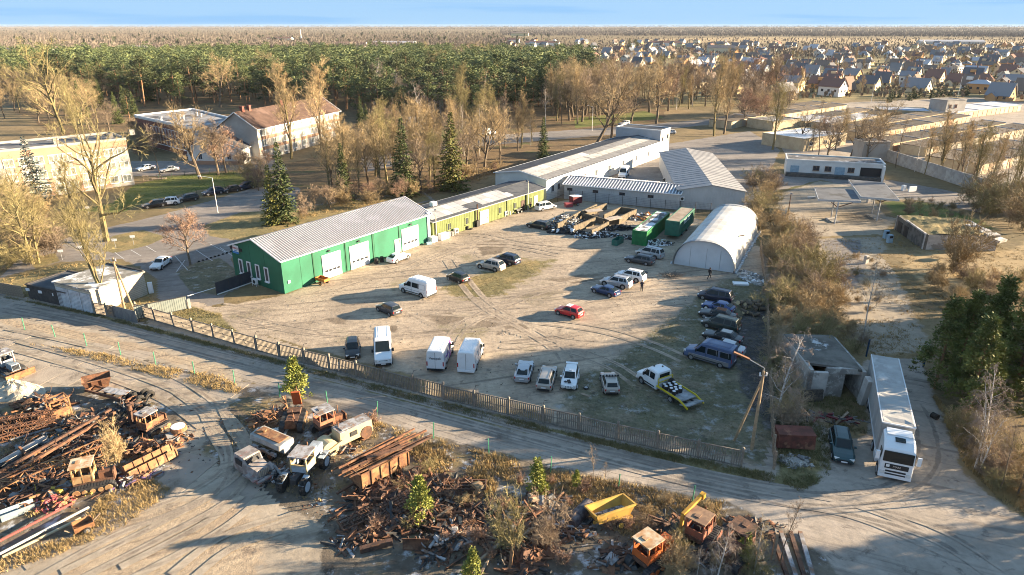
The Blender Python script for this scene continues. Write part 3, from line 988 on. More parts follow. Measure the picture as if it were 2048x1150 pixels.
for y_ in (0.6,TL-.02):
 b=MB();b.poly([(arch(i/NS,-.12)[0],y_,arch(i/NS,-.12)[1]) for i in range(NS+1)][::-1 if y_<1 else 1])
 b.build('end_curtain',CANVF,tent,(0,0,0))
b=MB()
for j in (0,1):
 b.loft([[(arch(i/NS,.03)[0],j*(TL-.9)+k,arch(i/NS,.03)[1]) for i in range(NS+1)] for k in (0,.9)],closed=False,caps=False)
b.build('edge_band',CANVG,tent,(0,0,0))
b=MB()
for x_ in (-2.2,0.3,2.4):b.box((x_,.58,1.7),(.05,.04,3.2))
b.build('curtain_seam',CANVG,tent,(0,0,0))
for s_ in (-1,1):
 for j in range(26):
  b=MB();b.box((s_*(TW/2+.2+random.uniform(-.1,.1)),TL*(j+.5)/26,.16),(.4,.5,.32),rz=random.uniform(-.4,.4),taper=.85)
  b.build('ballast_bag',CANVF,tent,(0,0,0))
tk=MB();tk.bar((0,0,0),(2.3,.3,.7),.16,.16)
tag(tk.build('timber_beam',WOOD,None,tent.matrix_basis @ Vector((2.1,9,3.0)),math.atan2(td.y,td.x)),'loose brown beam leaning on the sunlit side of the tent','beam')
# ------------------------------------------------------------------ school, halls
ORANGE=mat('orange_render',(.4,.25,.17),(.35,.22,.15),.5,rough=.9)
CREAM=mat('cream_render',(.37,.35,.32),(.32,.3,.275),.4,rough=.9)
BRICKR=mat('red_brown_wall',(.2,.08,.06),(.15,.06,.05),1.5,rough=.9)
ROOFR=mat('brown_tile_roof',(.105,.07,.058),(.08,.054,.046),.5,rough=1,spec=.05,c3=(.14,.095,.08),s3=.15)
mA,mB=G(-40,412),G(270,369)
mf=rect(mA,mB,13)
sch=flat('school_block',mf,10.6,CREAM,FELT,'cream and orange three storey school block with flat frosted roof',parapet=.5)
W=Wall(mA,mB,sch)
b=MB()
b.box(W.pt(W.l/2,9.85,.05)-mA,(W.l,.15,1.5),rz=W.rz);b.build('orange_band',ORANGE,sch,(0,0,0))
CURT=mat('curtain_pane',(.3,.32,.28),(.14,.15,.14),.9,rough=.3)
nb=11
for k in range(nb):
 u_=W.l*(k+.5)/nb
 for fl in range(3):
  W.window(u_,.9+fl*3.15,1.9,1.75,TRIM,pane=CURT,mull=1,fw=.12)
 if k%2:
  p_=MB();p_.box((0,0,4.4),(W.l/nb*.46,.1,8.8));p_.build('orange_panel',ORANGE,sch,W.pt(W.l*k/nb,.2,.02)-mA,W.rz)
b=MB()
for k in range(6):b.box(W.pt(6+k*5.5,11.1,-5-(k%2)*3)-mA,(1.1,1.1,1.2),rz=W.rz)
b.build('roof_vent',CONC,sch,(0,0,0))
W_=Wall(mf[1],mf[2],sch)
b=MB();b.box(W_.pt(.9,5,.05)-mA,(.5,.12,10),rz=W_.rz);b.box(W_.pt(3.2,5,.05)-mA,(.4,.12,10),rz=W_.rz);b.build('corner_strip',BRICKR,sch,(0,0,0))

fA=G(-60,385);fB=G(12,372)
ff=rect(fA,fB,10)
st_=flat('stair_block',ff,11.4,WALLW,FELT,'white stair block at the left end of the school',parapet=.4,par_m=TRIM)
Wall(fA,fB,st_).window(9,2,3,7,TRIM,mull=2)

# sports hall
def up(px,py,z):return G(px,py,z)
hz=8.6
P0,P1,P2,P3=up(269,232,hz),up(386,219,hz),up(474,240,hz),up(383,256,hz)
ft=[Vector((p.x,p.y,0)) for p in (P0,P3,P2,P1)]
sh=flat('sports_hall',ft,hz,WALLW,mat('hall_roof',(.3,.3,.31),(.2,.2,.205),.3,rough=1,spec=.05,c3=(.09,.09,.095),s3=.22,lo3=.5,hi3=.6),'sports hall with red brown window wall and mottled flat roof',parapet=.45,par_m=TRIM)
W=Wall(ft[0],ft[1],sh)
b=MB();b.box(W.pt(W.l/2,4.1,.04)-ft[0],(W.l-.6,.12,8.0),rz=W.rz);b.build('brown_cladding',BRICKR,sh,(0,0,0))
LG=mat('milky_glass',(.34,.38,.45),(.22,.25,.3),1.2,rough=.3)
for k in range(12):
 W.window(W.l*(.3+.65*k/12),1.6,W.l*.045,5.2,TRIM,pane=LG,mull=0,fw=.14)
for k in range(5):
 b=MB();b.tube((0,0,0),(0,0,1.0),.4,n=8);b.tube((0,0,1),(0,0,1.2),.6,n=8)
 t=(k+.7)/6
 q=(ft[0]+ft[1])/2*(1-t)+(ft[2]+ft[3])/2*t
 b.build('roof_vent',STEEL,sh,Vector((q.x+(k%2)*4-2,q.y,hz))-ft[0])
W=Wall(ft[1],ft[2],sh)
b=MB();b.box(W.pt(W.l/2,2.2,.04)-ft[0],(W.l-.6,.1,2.6),rz=W.rz);b.build('orange_band',ORANGE,sh,(0,0,0))

# red roofed school wing
qA,qB=G(522,322),G(682,275)
qd,qn,ql=wall_frame(qA,qB)
rr,rF_=gable('red_roof_school',qA,qB,12.5,9.0,13.0,CREAM,ROOFR,'three storey cream school wing under a brown tiled hipped roof',over=.6,trimm=TRIM)
W=Wall(qA,qB,rr)
for k in range(9):
 u_=W.l*(k+.5)/9
 for fl in range(3):W.window(u_,.9+fl*2.9,1.9,1.7,TRIM,pane=CURT,mull=1,fw=.12)
for fl in range(2):
 b=MB();b.box(W.pt(W.l/2,3.15+fl*2.9,.03)-qA,(W.l-.2,.1,.8),rz=W.rz);b.build('orange_band',ORANGE,rr,(0,0,0))
W=Wall(rF_[1],rF_[2],rr)
for u_ in (1.0,5.2,9.2,11.8):
 b=MB();b.box(W.pt(u_,4.5,.08)-qA,(1.0,.25,9),rz=W.rz);b.build('white_pilaster',TRIM,rr,(0,0,0))
for u_ in (3.1,7.2):
 b=MB();b.box(W.pt(u_,4.4,.02)-qA,(2.4,.12,8.6),rz=W.rz);b.build('orange_panel',ORANGE,rr,(0,0,0))
 for fl in range(3):W.window(u_,1+fl*2.9,1.4,1.6,TRIM,mull=0)
for u_,w_ in ((3,.9),(6,.9),(21,1.0)):
 b=MB();b.box((0,0,.8),(w_,w_,2.4));b.box((0,0,2.05),(w_+.2,w_+.2,.15));b.build('chimney',BRICKR,rr,Wall(qA,qB,rr).pt(u_,12.3,-6.2)-qA,W.rz)
# low connecting wing
kA,kB=G(440,335),G(486,330)
lk,lF_=gable('school_wing',G(486,330),G(560,296),15,4.2,7.6,WALLW,FELTD,'low white gabled school wing with dark roof and orange plinth',over=.4,trimm=TRIM)
W=Wall(lF_[3],lF_[0],lk)
b=MB();b.box(W.pt(W.l/2,.5,.04)-lk.location,(W.l,.1,1.0),rz=W.rz);b.build('plinth',ORANGE,lk,(0,0,0))
W.window(3.5,1.4,1.2,1.6,TRIM);W.window(7.5,1.4,1.2,1.6,TRIM);W.window(11.5,1.4,1.2,1.6,TRIM)
W=Wall(lF_[0],lF_[1],lk)
for k in range(5):W.window(2+k*W.l/5.2,1.2,1.3,1.6,TRIM)

# dome
dm=empty('dome_tent',G(826,259),0,'white greenhouse like dome tent at the edge of the park','dome')
b=MB()
rg_=[]
for j in range(7):
 a=j*math.pi/2/6
 rg_.append([(5.3*math.cos(a)*math.cos(t*math.pi/8),5.3*math.cos(a)*math.sin(t*math.pi/8),4.6*math.sin(a)+.02) for t in range(16)])
b.loft(rg_,caps=False)
dshell=b.build('shell',mat('dome_film',(.55,.6,.66),(.45,.5,.56),.6,rough=.35),dm,(0,0,0),smooth=True)
b=MB()
for t in range(16):
 for j in range(6):
  b.bar([c*1.01 for c in rg_[j][t]],[c*1.01 for c in rg_[j+1][t]],.12)
b.build('rib',TRIM,dm,(0,0,0))

# ------------------------------------------------------------------ garage rows
GD=[mat('garage_door_%d'%k,c,rough=.8) for k,c in enumerate([(.36,.27,.17),(.3,.2,.12),(.42,.34,.22),(.33,.3,.25),(.4,.22,.12),(.26,.25,.2)])]
GW=mat('garage_wall',(.45,.38,.26),(.38,.31,.21),.6,rough=.95)
GROOF=[mat('garage_roof_%d'%k,c,tuple(x*.75 for x in c),.4,rough=1,spec=.03) for k,c in enumerate([(.16,.135,.11),(.2,.17,.14),(.12,.108,.096),(.5,.51,.54)])]


def garage_row(p,q,depth,label,h=2.7,n=None,white=(),back=0):
 A,B=G(*p),G(*q)
 if depth>=16:
  garage_row(p,q,depth*.43,label+', rear half',h,n,(0,) if white else (),depth*.57)
  depth*=.43
 n_=wall_frame(A,B)[1]*back
 A,B=A-n_,B-n_
 f=rect(A,B,depth)
 root=empty('garage_row',A,0,label,'garages','rows of lock up garages')
 solid('wall',f,0,h,GW,root,False)
 W=Wall(A,B,root)
 n=n or max(3,int(W.l/3.6))
 for k in range(n):
  u0,u1=W.l*k/n,W.l*(k+1)/n
  d_=MB();d_.box((0,0,1.15),((u1-u0)*.72,.12,2.3))
  d_.build('garage_door',random.choice(GD),root,W.pt((u0+u1)/2,.03,.03)-A,W.rz)
 m_=max(2,n//4)
 for k in range(m_):
  u0,u1=W.l*k/m_,W.l*(k+1)/m_-.25
  s_=MB();z_=h+random.uniform(0,.12)
  sheet(s_,[W.pt(u0,z_,.25)-A,W.pt(u1,z_,.25)-A,W.pt(u1,z_+.25,-depth-.1)-A,W.pt(u0,z_+.25,-depth-.1)-A],.12)
  s_.build('roof_section',GROOF[3] if k in white else random.choice(GROOF[:3]),root,(0,0,0))
  s_=MB();s_.bar(W.pt(u1+.12,z_+.1,.3)-A,W.pt(u1+.12,z_+.35,-depth)-A,.22,.18)
  s_.build('fire_wall',GROOF[3],root,(0,0,0))
 return root


garage_row((1553,244),(1691,222),16,'farthest garage row with pale fronts below the hedge of the suburb')
garage_row((1660,263),(1792,237),17,'second garage row with part white roof and sunlit doors',white=(0,1))
garage_row((1731,285),(1937,246),17,'third garage row with grey felt roof and white dividers')
garage_row((1850,314),(2070,268),17,'longest garage row running to the right edge of the picture')
garage_row((1960,350),(2110,312),14,'garage row half hidden by bare trees at the right edge')
garage_row((1905,240),(2040,222),12,'garage row with white roof right of the little tower',white=(0,1,2))
garage_row((1462,258),(1552,238),9,'short garage row behind the bare trees left of the others')
bl=flat('long_store',rect(G(1757,236),G(1860,240),14),3.2,GW,mat('blue_grey_roof',(.4,.43,.5),(.3,.32,.38),.3,rough=.7),'store with pale blue grey flat roof behind the garages')
w_=Wall(bl.location,G(1860,240),bl)
for k in range(4):w_.door(w_.l*(k+.5)/4,2.4,2.4,GD[4],None)
tf_=rect(G(1887,238),G(1925,236),8)
tw_=flat('tower_house',tf_,7.2,CREAM,FELT,'small two storey cream block standing above the garage roofs')
w_=Wall(tf_[0],tf_[1],tw_);w_.window(2,4.2,1.2,1.4,BRICKR);w_.window(5,4.2,1.2,1.4,BRICKR)
wk=flat('white_roof_store',rect(G(1605,303),G(1690,290),15),3.6,GW,SNOW,'store with white frosted roof behind the low service building')
w_=Wall(wk.location,G(1690,290),wk)
for k in range(3):w_.window(w_.l*(k+.5)/3,1.5,1.6,1,WALLG)
flat('small_store',rect(G(1545,262),G(1600,256),12),3.2,GW,FELT,'small tan store with dark roof left of the garages')

# low service building with loading bay
vA,vB=G(1570,350),G(1764,362)
vf=rect(vA,vB,8)
sb=flat('service_building',vf,3.9,WALLW,FELT,'long low pale service building with blue door and open loading bay',parapet=.3)
W=Wall(vA,vB,sb)
FRB=mat('brown_frame',(.2,.13,.09),rough=.8)
for px_ in (1630,1653,1697):W.window(W.at(px_,355),1.6,1.5,1.2,FRB,mull=1)
BLUEP=mat('faded_blue_paint',(.28,.4,.48),(.22,.32,.4),1.5,rough=.8)
W.door(W.at(1677,357),2.0,2.6,BLUEP,None);W.door(W.at(1587,351),1.8,2.4,BLUEP,None)
b=MB();b.box((0,0,0),(5.4,.12,2.5));b.build('loading_opening',BLACK,sb,W.pt(W.at(1741,360),1.75,.02)-vA,W.rz)
b=MB();b.box(W.pt(W.l/2,.45,.8)-vA,(W.l,1.6,.9),rz=W.rz);b.build('loading_ramp',mat('dark_concrete',(.07,.065,.06),(.11,.1,.09),1,rough=.95),sb,(0,0,0))
b=MB();b.box((0,0,1.9),(.5,1.7,3.8));b.build('end_pillar',WALLW,sb,W.pt(W.l-.3,0,.8)-vA,W.rz)

# concrete wall behind the service building, panel by panel
cw=empty('concrete_wall',G(1776,322),0,'tall pale concrete panel wall along the garages','wall')
pts_=[G(1772,322),G(1960,385)]
d_=(pts_[1]-pts_[0]);n_=12
for k in range(n_):
 a,c=pts_[0]+d_*(k/n_),pts_[0]+d_*((k+1)/n_)
 b=MB();b.bar(Vector((0,0,1.6)),(c-a)*.985+Vector((0,0,1.6)),.18,3.2)
 b.build('wall_panel',mat('wall_panel_%d'%(k%3),[(.4,.38,.35),(.36,.34,.31),(.44,.42,.38)][k%3],(.3,.28,.26),.7,rough=.95),cw,a-cw.location)
flat('pale_shed',rect(G(1722,322),G(1774,322),6),5.2,CREAM,FELT,'pale windowless shed standing at the end of the concrete wall')

# filling station canopies
def canopy(c4,z,posts,label):
 P=[G(*p,z) for p in c4]
 root=empty('station_canopy',(P[0].x,P[0].y,0),0,label,'canopy')
 b=MB();sheet(b,P,.35)
 b.build('roof_slab',mat('canopy_roof',(.15,.155,.165),(.12,.125,.135),.4,rough=.9,spec=.1,c3=(.09,.09,.09),s3=.3),root,-root.location)
 b=MB()
 for k in range(4):b.bar(P[k]-Vector((0,0,.17)),P[(k+1)%4]-Vector((0,0,.17)),.08,.36)
 b.build('fascia',WALLG,root,-root.location)
 c=sum(P,Vector())/4
 for p in posts:
  g=G(*p)
  b=MB();b.tube((g.x,g.y,0),(g.x,g.y,z-.3),.13,n=8);b.build('post',WALLG,root,-root.location)
 g0,g1=G(*posts[0]),G(*posts[-1])
 for g in (g0,g1):
  b=MB();b.bar((g.x,g.y,z-1.3),(c.x+(g.x-c.x)*.2+1.2,g.y,z-.4),.14);b.bar((g.x,g.y,z-1.3),(g.x-1.2,g.y+.3,z-.4),.14)
  b.build('brace',RUST,root,-root.location)
 b=MB();b.box((g0.x*.5+g1.x*.5,g0.y*.5+g1.y*.5,.1),(1.6,3.2,.25));b.build('pump_island',CONC,root,-root.location)


canopy([(1629,375),(1707,379),(1722,402),(1637,398)],4.6,[(1662,436),(1669,448)],'nearer flat station canopy on two posts above pump island')
canopy([(1697,359),(1768,365),(1799,399),(1722,393)],5.0,[(1743,428),(1753,442)],'farther flat station canopy by the green grass')

# ruined bunker
bk=empty('ruined_bunker',G(1843,500),0,'half buried ruined concrete bunker with overgrown earth roof','bunker')
o_=bk.location
WC=mat('white_concrete',(.5,.47,.43),(.38,.35,.32),.8,rough=.95,bump=.3,c3=(.25,.22,.19),s3=.5)
fa,fb,fd=G(1845,500),G(1990,503),G(1788,458)
fc=fb+(fd-fa)*.8
bz=2.7
for p,q,m_,nm_ in ((fa,fb,WC,'front_wall'),(fb,fc,WC,'end_wall'),(fc,fd,CONC,'rear_wall'),(fd,fa,mat('darker_concrete',(.16,.145,.125),(.09,.08,.07),.9,rough=.95),'dark_wall')):  # the last wall has a darker tone than the other three
 solid(nm_,rect(p,q,.45),0,bz,m_,bk)
b=MB()
nx,ny=16,10
for j_ in range(ny+1):
 for i_ in range(nx+1):
  u,v_=i_/nx,j_/ny
  p=fa.lerp(fb,u).lerp(fd.lerp(fc,u),v_)
  b.v.append((p.x,p.y,bz-.12+(mnoise.noise((p.x*.7,p.y*.7,2))*.3+.3)*min(1,5*u*(1-u)+.2)))
for j_ in range(ny):
 for i_ in range(nx):
  k=j_*(nx+1)+i_
  b.f.append((k,k+1,k+nx+2,k+nx+1));b.m.append(0)
b.build('earth_roof',GM['rough'],bk,-o_)
W=Wall(fd,fa,bk)
for u_ in (2.2,5.0):
 b=MB();b.box((0,0,1.0),(1.7,.1,1.9));b.build('dark_opening',BLACK,bk,W.pt(u_,.05,.02)-o_,W.rz)
b=MB();b.bar(Z(fd.lerp(fa,.35),bz+.2),Z(fa,bz+.1),.3,.25);b.build('broken_edge',WC,bk,-o_)
for k,(px_,py_,rz_) in enumerate(((1968,462,.3),(1985,470,.1),(2000,480,.5),(1945,452,.2))):
 b=MB();b.box((0,0,0),(2.2,1.1,.35),rx=.15);b.build('slab',WC,bk,G(px_,py_,2.9)-o_,rz_)
for px_,py_,nm_ in ((1771,477,'rusty blue steel drum rack beside the bunker'),(1778,486,'pale blue old fuel pump left in front of the bunker')):
 r_=empty('fuel_pump',G(px_,py_),.2,nm_,'pump')
 b=MB();b.box((0,0,.75),(.9,.6,1.5),taper=.92);b.build('body',BLUEP,r_)
 b=MB();b.box((0,-.32,1.15),(.6,.05,.4));b.build('dial_panel',BLACK,r_)
 b=MB();b.tube((.5,0,1.2),(.5,0,.3),.05);b.build('hose',BLACK,r_)
for px_,py_,lb in ((1736,405,'old white fuel pump under the farther canopy'),(1731,528,'broken pale stump of a pump in the weedy drive')):
 r_=empty('fuel_pump',G(px_,py_),.4,lb,'pump')
 b=MB();b.box((0,0,.7),(.7,.5,1.4),taper=.9);b.build('body',WC,r_)
 b=MB();b.box((0,-.27,1.05),(.5,.05,.35));b.build('dial_panel',BLACK,r_)
for px_,py_,rz_,lb in ((1623,397,.1,'small concrete block lying left of the nearer canopy'),(1662,440,.2,'pale concrete kerb at the canopy posts'),(1824,383,.3,'white panel propped in the dark yard behind the canopy'),(1806,381,.3,'white refrigerator like box standing in the dark yard')):
 b=MB();tl='propped' in lb or 'standing' in lb
 b.box((0,0,.6 if tl else .2),(2.2,.25,1.2) if 'panel' in lb else (.8,.7,1.3) if tl else (1.9,.7,.4),taper=.95)
 tag(b.build('concrete_block' if not tl else 'white_panel' if 'panel' in lb else 'white_box',WC if not tl else TRIM,None,G(px_,py_),rz_,bevel=.03),lb,'block' if not tl else 'panel' if 'panel' in lb else 'box')

# concrete ruin at the lower right
ru=empty('concrete_ruin',G(1650,800),0,'roofless looking grey concrete ruin with dark doorway and littered roof','ruin')
o_=ru.location
ra,rb_=G(1610,797),G(1715,800)
rdir,rn,rl=wall_frame(ra,rb_)
RT=3.3
back_=-rn*8.2
def rwall(u0,u1,h0,h1,m,nm,off=0):
 p,q=ra+rdir*u0,ra+rdir*u1
 b=MB()
 P=[p,q,q-rn*.4,p-rn*.4]
 b.add([(v.x,v.y,h0) for v in P]+[(v.x,v.y,h1) for v in P],[(0,1,5,4),(1,2,6,5),(2,3,7,6),(3,0,4,7),(4,5,6,7),(3,2,1,0)])
 return b.build(nm,m,ru,rn*off-o_)
rwall(0,rl*.36,0,3.0,WC,'front_wall')
rwall(rl*.36,rl*.72,0,3.1,CONC,'front_wall',-.5)
rwall(rl*.36,rl,2.7,3.3,CONC,'lintel',-.4)
solid('side_wall',[ra+back_,ra,ra+rdir*.4,ra+back_+rdir*.4],0,3.3,CONC,ru)
solid('side_wall',[rb_+back_,rb_+back_-rdir*-.35,rb_+rdir*.35,rb_],0,3.2,CONC,ru)
solid('rear_wall',[ra+back_,rb_+back_,rb_+back_-rn*.4,ra+back_-rn*.4][::-1],0,3.2,CONC,ru)
b=MB();sheet(b,[Z(ra+rdir*.2-rn*1.6,RT),Z(rb_-rn*.3,RT),Z(rb_+back_,RT+.1),Z(ra+back_,RT+.1)],.25)
b.build('roof_slab',mat('littered_roof',(.1,.09,.075),(.16,.145,.125),.5,rough=.95,bump=.5,bscale=5,c3=(.45,.45,.45),s3=.45,lo3=.6,hi3=.68),ru,-o_)
b=MB();b.box((0,0,1.5),(.5,.9,3.4),rx=.2);b.build('leaning_slab',WC,ru,rb_+rn*1.0-o_,math.atan2(rdir.y,rdir.x))
b=MB();b.box((0,0,.5),(2.2,.2,1.6),rx=-.1);b.build('broken_panel',mat('dark_timber',(.1,.085,.07),(.06,.05,.045),3,rough=.95),ru,ra+rdir*.4+rn*.5-o_,math.atan2(rdir.y,rdir.x)+.05)

# concrete hut at the left gate
cA,cB,cC=G(192,629),G(296,589),G(137,612)
hh=3.3
hut=empty('concrete_hut',cA,0,'pale brick hut with frosted flat roof near the left end of the fence','hut')
hv=(cB-cA);hn_=Vector((-hv.y,hv.x,0)).normalized()
dp=7.5
hf=[cA,cB,cB+hn_*dp,cA+hn_*dp]
HUTW=mat('pale_block_wall',(.5,.44,.35),(.42,.37,.29),1.2,rough=.95,bump=.25,bscale=9)
solid('wall',hf,0,hh,HUTW,hut,False)
b=MB();c=sum(hf,Vector())/4
sheet(b,[Z(p+(p-c).normalized()*.25,hh+.2) for p in hf],.2)
b.build('roof',mat('hut_roof',(.25,.24,.22),(.16,.15,.13),.8,rough=.95,c3=(.6,.6,.6),s3=.5,lo3=.5,hi3=.6),hut,-cA)
b=MB()
for k in range(1,13):
 for(p,q) in ((hf[0],hf[1]),(hf[3],hf[0])):
  n2=wall_frame(p,q)[1]
  b.bar(Z(p+n2*.012,hh*k/13),Z(q+n2*.012,hh*k/13),.03,.035)
b.build('block_course',mat('mortar_dark',(.28,.25,.2),rough=.95),hut,-cA)
b=MB();b.bar(Z(hf[1],hh+.28),Z(hf[2],hh+.28),.3,.16);b.build('roof_edge',DARK,hut,-cA)
W=Wall(hf[3],hf[0],hut)
WHC=mat('white_corrugated',(.6,.62,.64),(.45,.46,.48),1,rough=.6)
for u0,u1 in ((.3,2.7),(2.9,5.1),(5.3,7.2)):
 b=MB();b.box((0,0,1.4),(u1-u0,.12,2.7))
 for k in range(int((u1-u0)/.25)):b.box(((u0-u1)/2+.12+k*.25,-.08,1.4),(.1,.05,2.7))
 b.build('steel_door',WHC,hut,W.pt((u0+u1)/2,0.03,.04)-cA,W.rz)
cab=empty('meter_cabinet',G(303,586),.4,'narrow white cabinet beside the hut','cabinet')
b=MB();b.box((0,0,.8),(.6,.45,1.6));b.build('body',TRIM,cab);b=MB();b.box((0,-.235,.8),(.5,.03,1.4));b.build('door',WHITE,cab)
# dark shed left of the hut
ds=flat('dark_shed',rect(G(60,598),G(140,616),6),2.2,mat('dark_boards',(.045,.04,.037),(.07,.06,.055),2,rough=.9),FELTD,'low dark shed and carport left of the pale hut',parapet=.12)
for k,px_ in enumerate((62,87,115)):
 b=MB();b.box((0,0,0),(.6,.06,.4));b.build('notice',TRIM,ds,G(px_,598+(px_-60)*.2)+Vector((0,-.12,1.5))-ds.location,-.2)
# ------------------------------------------------------------------ fences, gates, poles
FC=mat('fence_concrete',(.23,.2,.165),(.16,.14,.118),1.5,rough=.95,bump=.2)
fence_px=[(275,632),(560,715),(950,815),(1300,896),(1543,947)]


def resample(pts,step):
 out,acc=[pts[0]],0.0
 for a,b in zip(pts,pts[1:]):
  l=(b-a).length
  t=step-acc
  while t<=l:
   out.append(a.lerp(b,t/l));t+=step
  acc=l-(t-step)
 return out


picket_mesh={}


def fence_panel(l,h,miss=()):
 b=MB()
 n=int(l/.2)
 for k in range(n):
  if k not in miss:b.box((l*(k+.5)/n,0,h*.5),(.095,.07,h*.9))
 b.box((l/2,.0,h*.97),(l,.09,.1));b.box((l/2,0,.12),(l,.09,.16));b.box((l/2,0.02,h*.52),(l,.05,.06))
 b.box((l*.46,-.03,h*.6),(.3,.06,.09));b.box((l*.5,-.03,h*.34),(.26,.06,.09))
 return b.mesh('fence_panel',FC)


fr_=empty('picket_fence',G(*fence_px[0]),0,'long weathered concrete picket fence between yard and dirt road','fence')
fp=resample([G(*p) for p in fence_px],3.62)
FC2=mat('fence_stained',(.17,.15,.125),(.24,.21,.175),1.1,rough=.95,bump=.2)
pm=fence_panel(3.4,1.75)
pms=[pm,pm,fence_panel(3.4,1.75,(5,)),fence_panel(3.4,1.72,(11,12)),fence_panel(3.4,1.78)]
pms[4].materials[0]=FC2
b=MB();b.box((0,0,.95),(.2,.2,1.9));b.box((0,0,1.97),(.26,.26,.14),taper=.5)
postm=b.mesh('fence_post',FC)
for k,p in enumerate(fp):
 o=link('post',postm,fr_,p-fr_.location,HEAD_FENCE)
 o.rotation_euler[0]=random.uniform(-.05,.05);o.rotation_euler[1]=random.uniform(-.04,.04)
 if k+1<len(fp):
  q=fp[k+1]
  a=math.atan2(q.y-p.y,q.x-p.x)
  o=link('fence_panel',random.choice(pms),fr_,p+(q-p).normalized()*.11-fr_.location+Vector((0,0,random.uniform(-.06,.03))),a)
  o.rotation_euler[0]=random.uniform(-.06,.06);o.rotation_euler[1]=random.uniform(-.012,.012)
 if k%2==0 and 4<k<18:
  b=MB();b.bar((0,0,2.0),(.1,.25,2.35),.04);b.bar((.1,.25,2.35),(.5,.2,2.45),.03);b.build('wire_arm',DARK,fr_,p-fr_.location)
# left run: solid grey sheets and a few pickets
fl_=empty('grey_sheet_fence',G(228,640),0,'short grey sheet fence run beside the leaning poles','fence')
for k,(p,q) in enumerate((((228,634),(250,640)),((250,640),(276,647)))):
 a,c=G(*p),G(*q)
 b=MB();b.bar((0,0,.85),(c-a)+Vector((0,0,.85)),.06,1.7)
 for j in range(7):b.bar((c-a)*(j/7)+Vector((0,0,.03)),(c-a)*(j/7)+Vector((0,0,1.68)),.1)
 b.build('sheet_panel',mat('grey_sheet_paint',(.2,.2,.19),(.15,.15,.15),1,rough=.7),fl_,a-fl_.location)
f2=empty('picket_fence',G(192,630),0,'two short picket panels beside the tree trunk at the hut','fence')
for p,q in (((190,629),(216,634)),):
 a,c=G(*p),G(*q)
 link('fence_panel',pm,f2,a-f2.location,math.atan2(c.y-a.y,c.x-a.x));link('post',postm,f2,(0,0,0),0)
 link('post',postm,f2,c-f2.location,0)
f3=empty('board_fence',G(0,590),0,'grey board fence at the far left end beside the dark shed','fence')
a,c=G(-20,584),G(50,597)
for k in range(22):
 t=k/22
 b=MB();b.box((0,0,.9),(.42,.05,1.8+random.uniform(-.05,.05)));b.build('board',WOOD,f3,a.lerp(c,t)-f3.location,math.atan2(c.y-a.y,c.x-a.x))
b=MB();b.bar((a-f3.location)+Vector((0,.06,.5)),(c-f3.location)+Vector((0,.06,.5)),.08);b.bar((a-f3.location)+Vector((0,.06,1.4)),(c-f3.location)+Vector((0,.06,1.4)),.08);b.build('rail',WOOD,f3)

# sliding gate (grey-green) and dark gate
GG=mat('gate_grey_green',(.23,.26,.235),(.2,.225,.205),1,rough=.6)
sgt=empty('sliding_gate',G(272,640),head((272,640),(376,618)),'long grey green sliding gate standing open','gate')
gl=(G(376,618)-G(272,640)).length
for k in range(4):
 b=MB();b.box((gl*(k+.5)/4,0,.95),(gl/4-.03,.06,1.75))
 for j in range(6):b.box((gl*(k+(j+.5)/6)/4,-.035,.95),(.05,.03,1.7))
 b.build('gate_panel',GG,sgt)
b=MB();b.bar((0,0,1.86),(gl,0,1.86),.1);b.bar((0,0,.06),(gl,0,.06),.12);b.bar((1.5,-.12,0),(1.6,-.12,1.9),.12);b.bar((1.5,-.1,1.75),(.2,-1.1,.05),.07);b.build('frame',DARK,sgt)
b=MB();b.box((gl+.25,0,.7),(.35,.3,1.4));b.build('gate_post',CONC,sgt)
b=MB();a,c=G(377,602),G(432,585);tag(b.tube((0,0,0),c-a,.05,n=6).build('barrier_pole',TRIM,None,a+Vector((0,0,.75))),'white barrier pole across the gateway','barrier')
dg_=empty('dark_gate',G(434,590),head((434,590),(508,564)),'dark mesh gate leaf against the green gable','gate')
dl=(G(508,564)-G(434,590)).length
MESHD=mat('dark_mesh_panel',(.025,.035,.05),(.035,.045,.06),1,rough=.6)
for k in range(3):
 b=MB();b.box((dl*(k+.5)/3,0,.95),(dl/3-.05,.05,1.7));b.build('gate_panel',MESHD,dg_)
b=MB();b.bar((0,-.02,.08),(dl,-.02,.08),.14);b.build('white_rail',TRIM,dg_)
b=MB();b.bar((0,0,1.82),(dl,0,1.82),.07)
for k in range(4):b.bar((dl*k/3,0,0),(dl*k/3,0,1.85),.07)
b.build('frame',DARK,dg_)

# dark mesh fence in front of the warehouse
bf=empty('mesh_fence',G(1092,405),0,'dark wire mesh fence in front of the grey warehouse','fence')
mp_=resample([G(1092,407),G(1140,400),G(1300,419),G(1440,430)],3.0)
bp_=MB();bp_.tube((0,0,0),(0,0,2.3),.06,n=6);bpm=bp_.mesh('post',DARK)
for k,p in enumerate(mp_):
 link('post',bpm,bf,p-bf.location)
 if k+1<len(mp_):
  q=mp_[k+1]-p
  b=MB()
  for z_ in (.1,.45,.8,1.15,1.5,1.85,2.2):b.bar((0,0,z_),q+Vector((0,0,z_)),.018)
  for j in range(1,12):b.bar(q*(j/12)+Vector((0,0,.1)),q*(j/12)+Vector((0,0,2.2)),.018)
  b.build('mesh_panel',DARK,bf,p-bf.location)

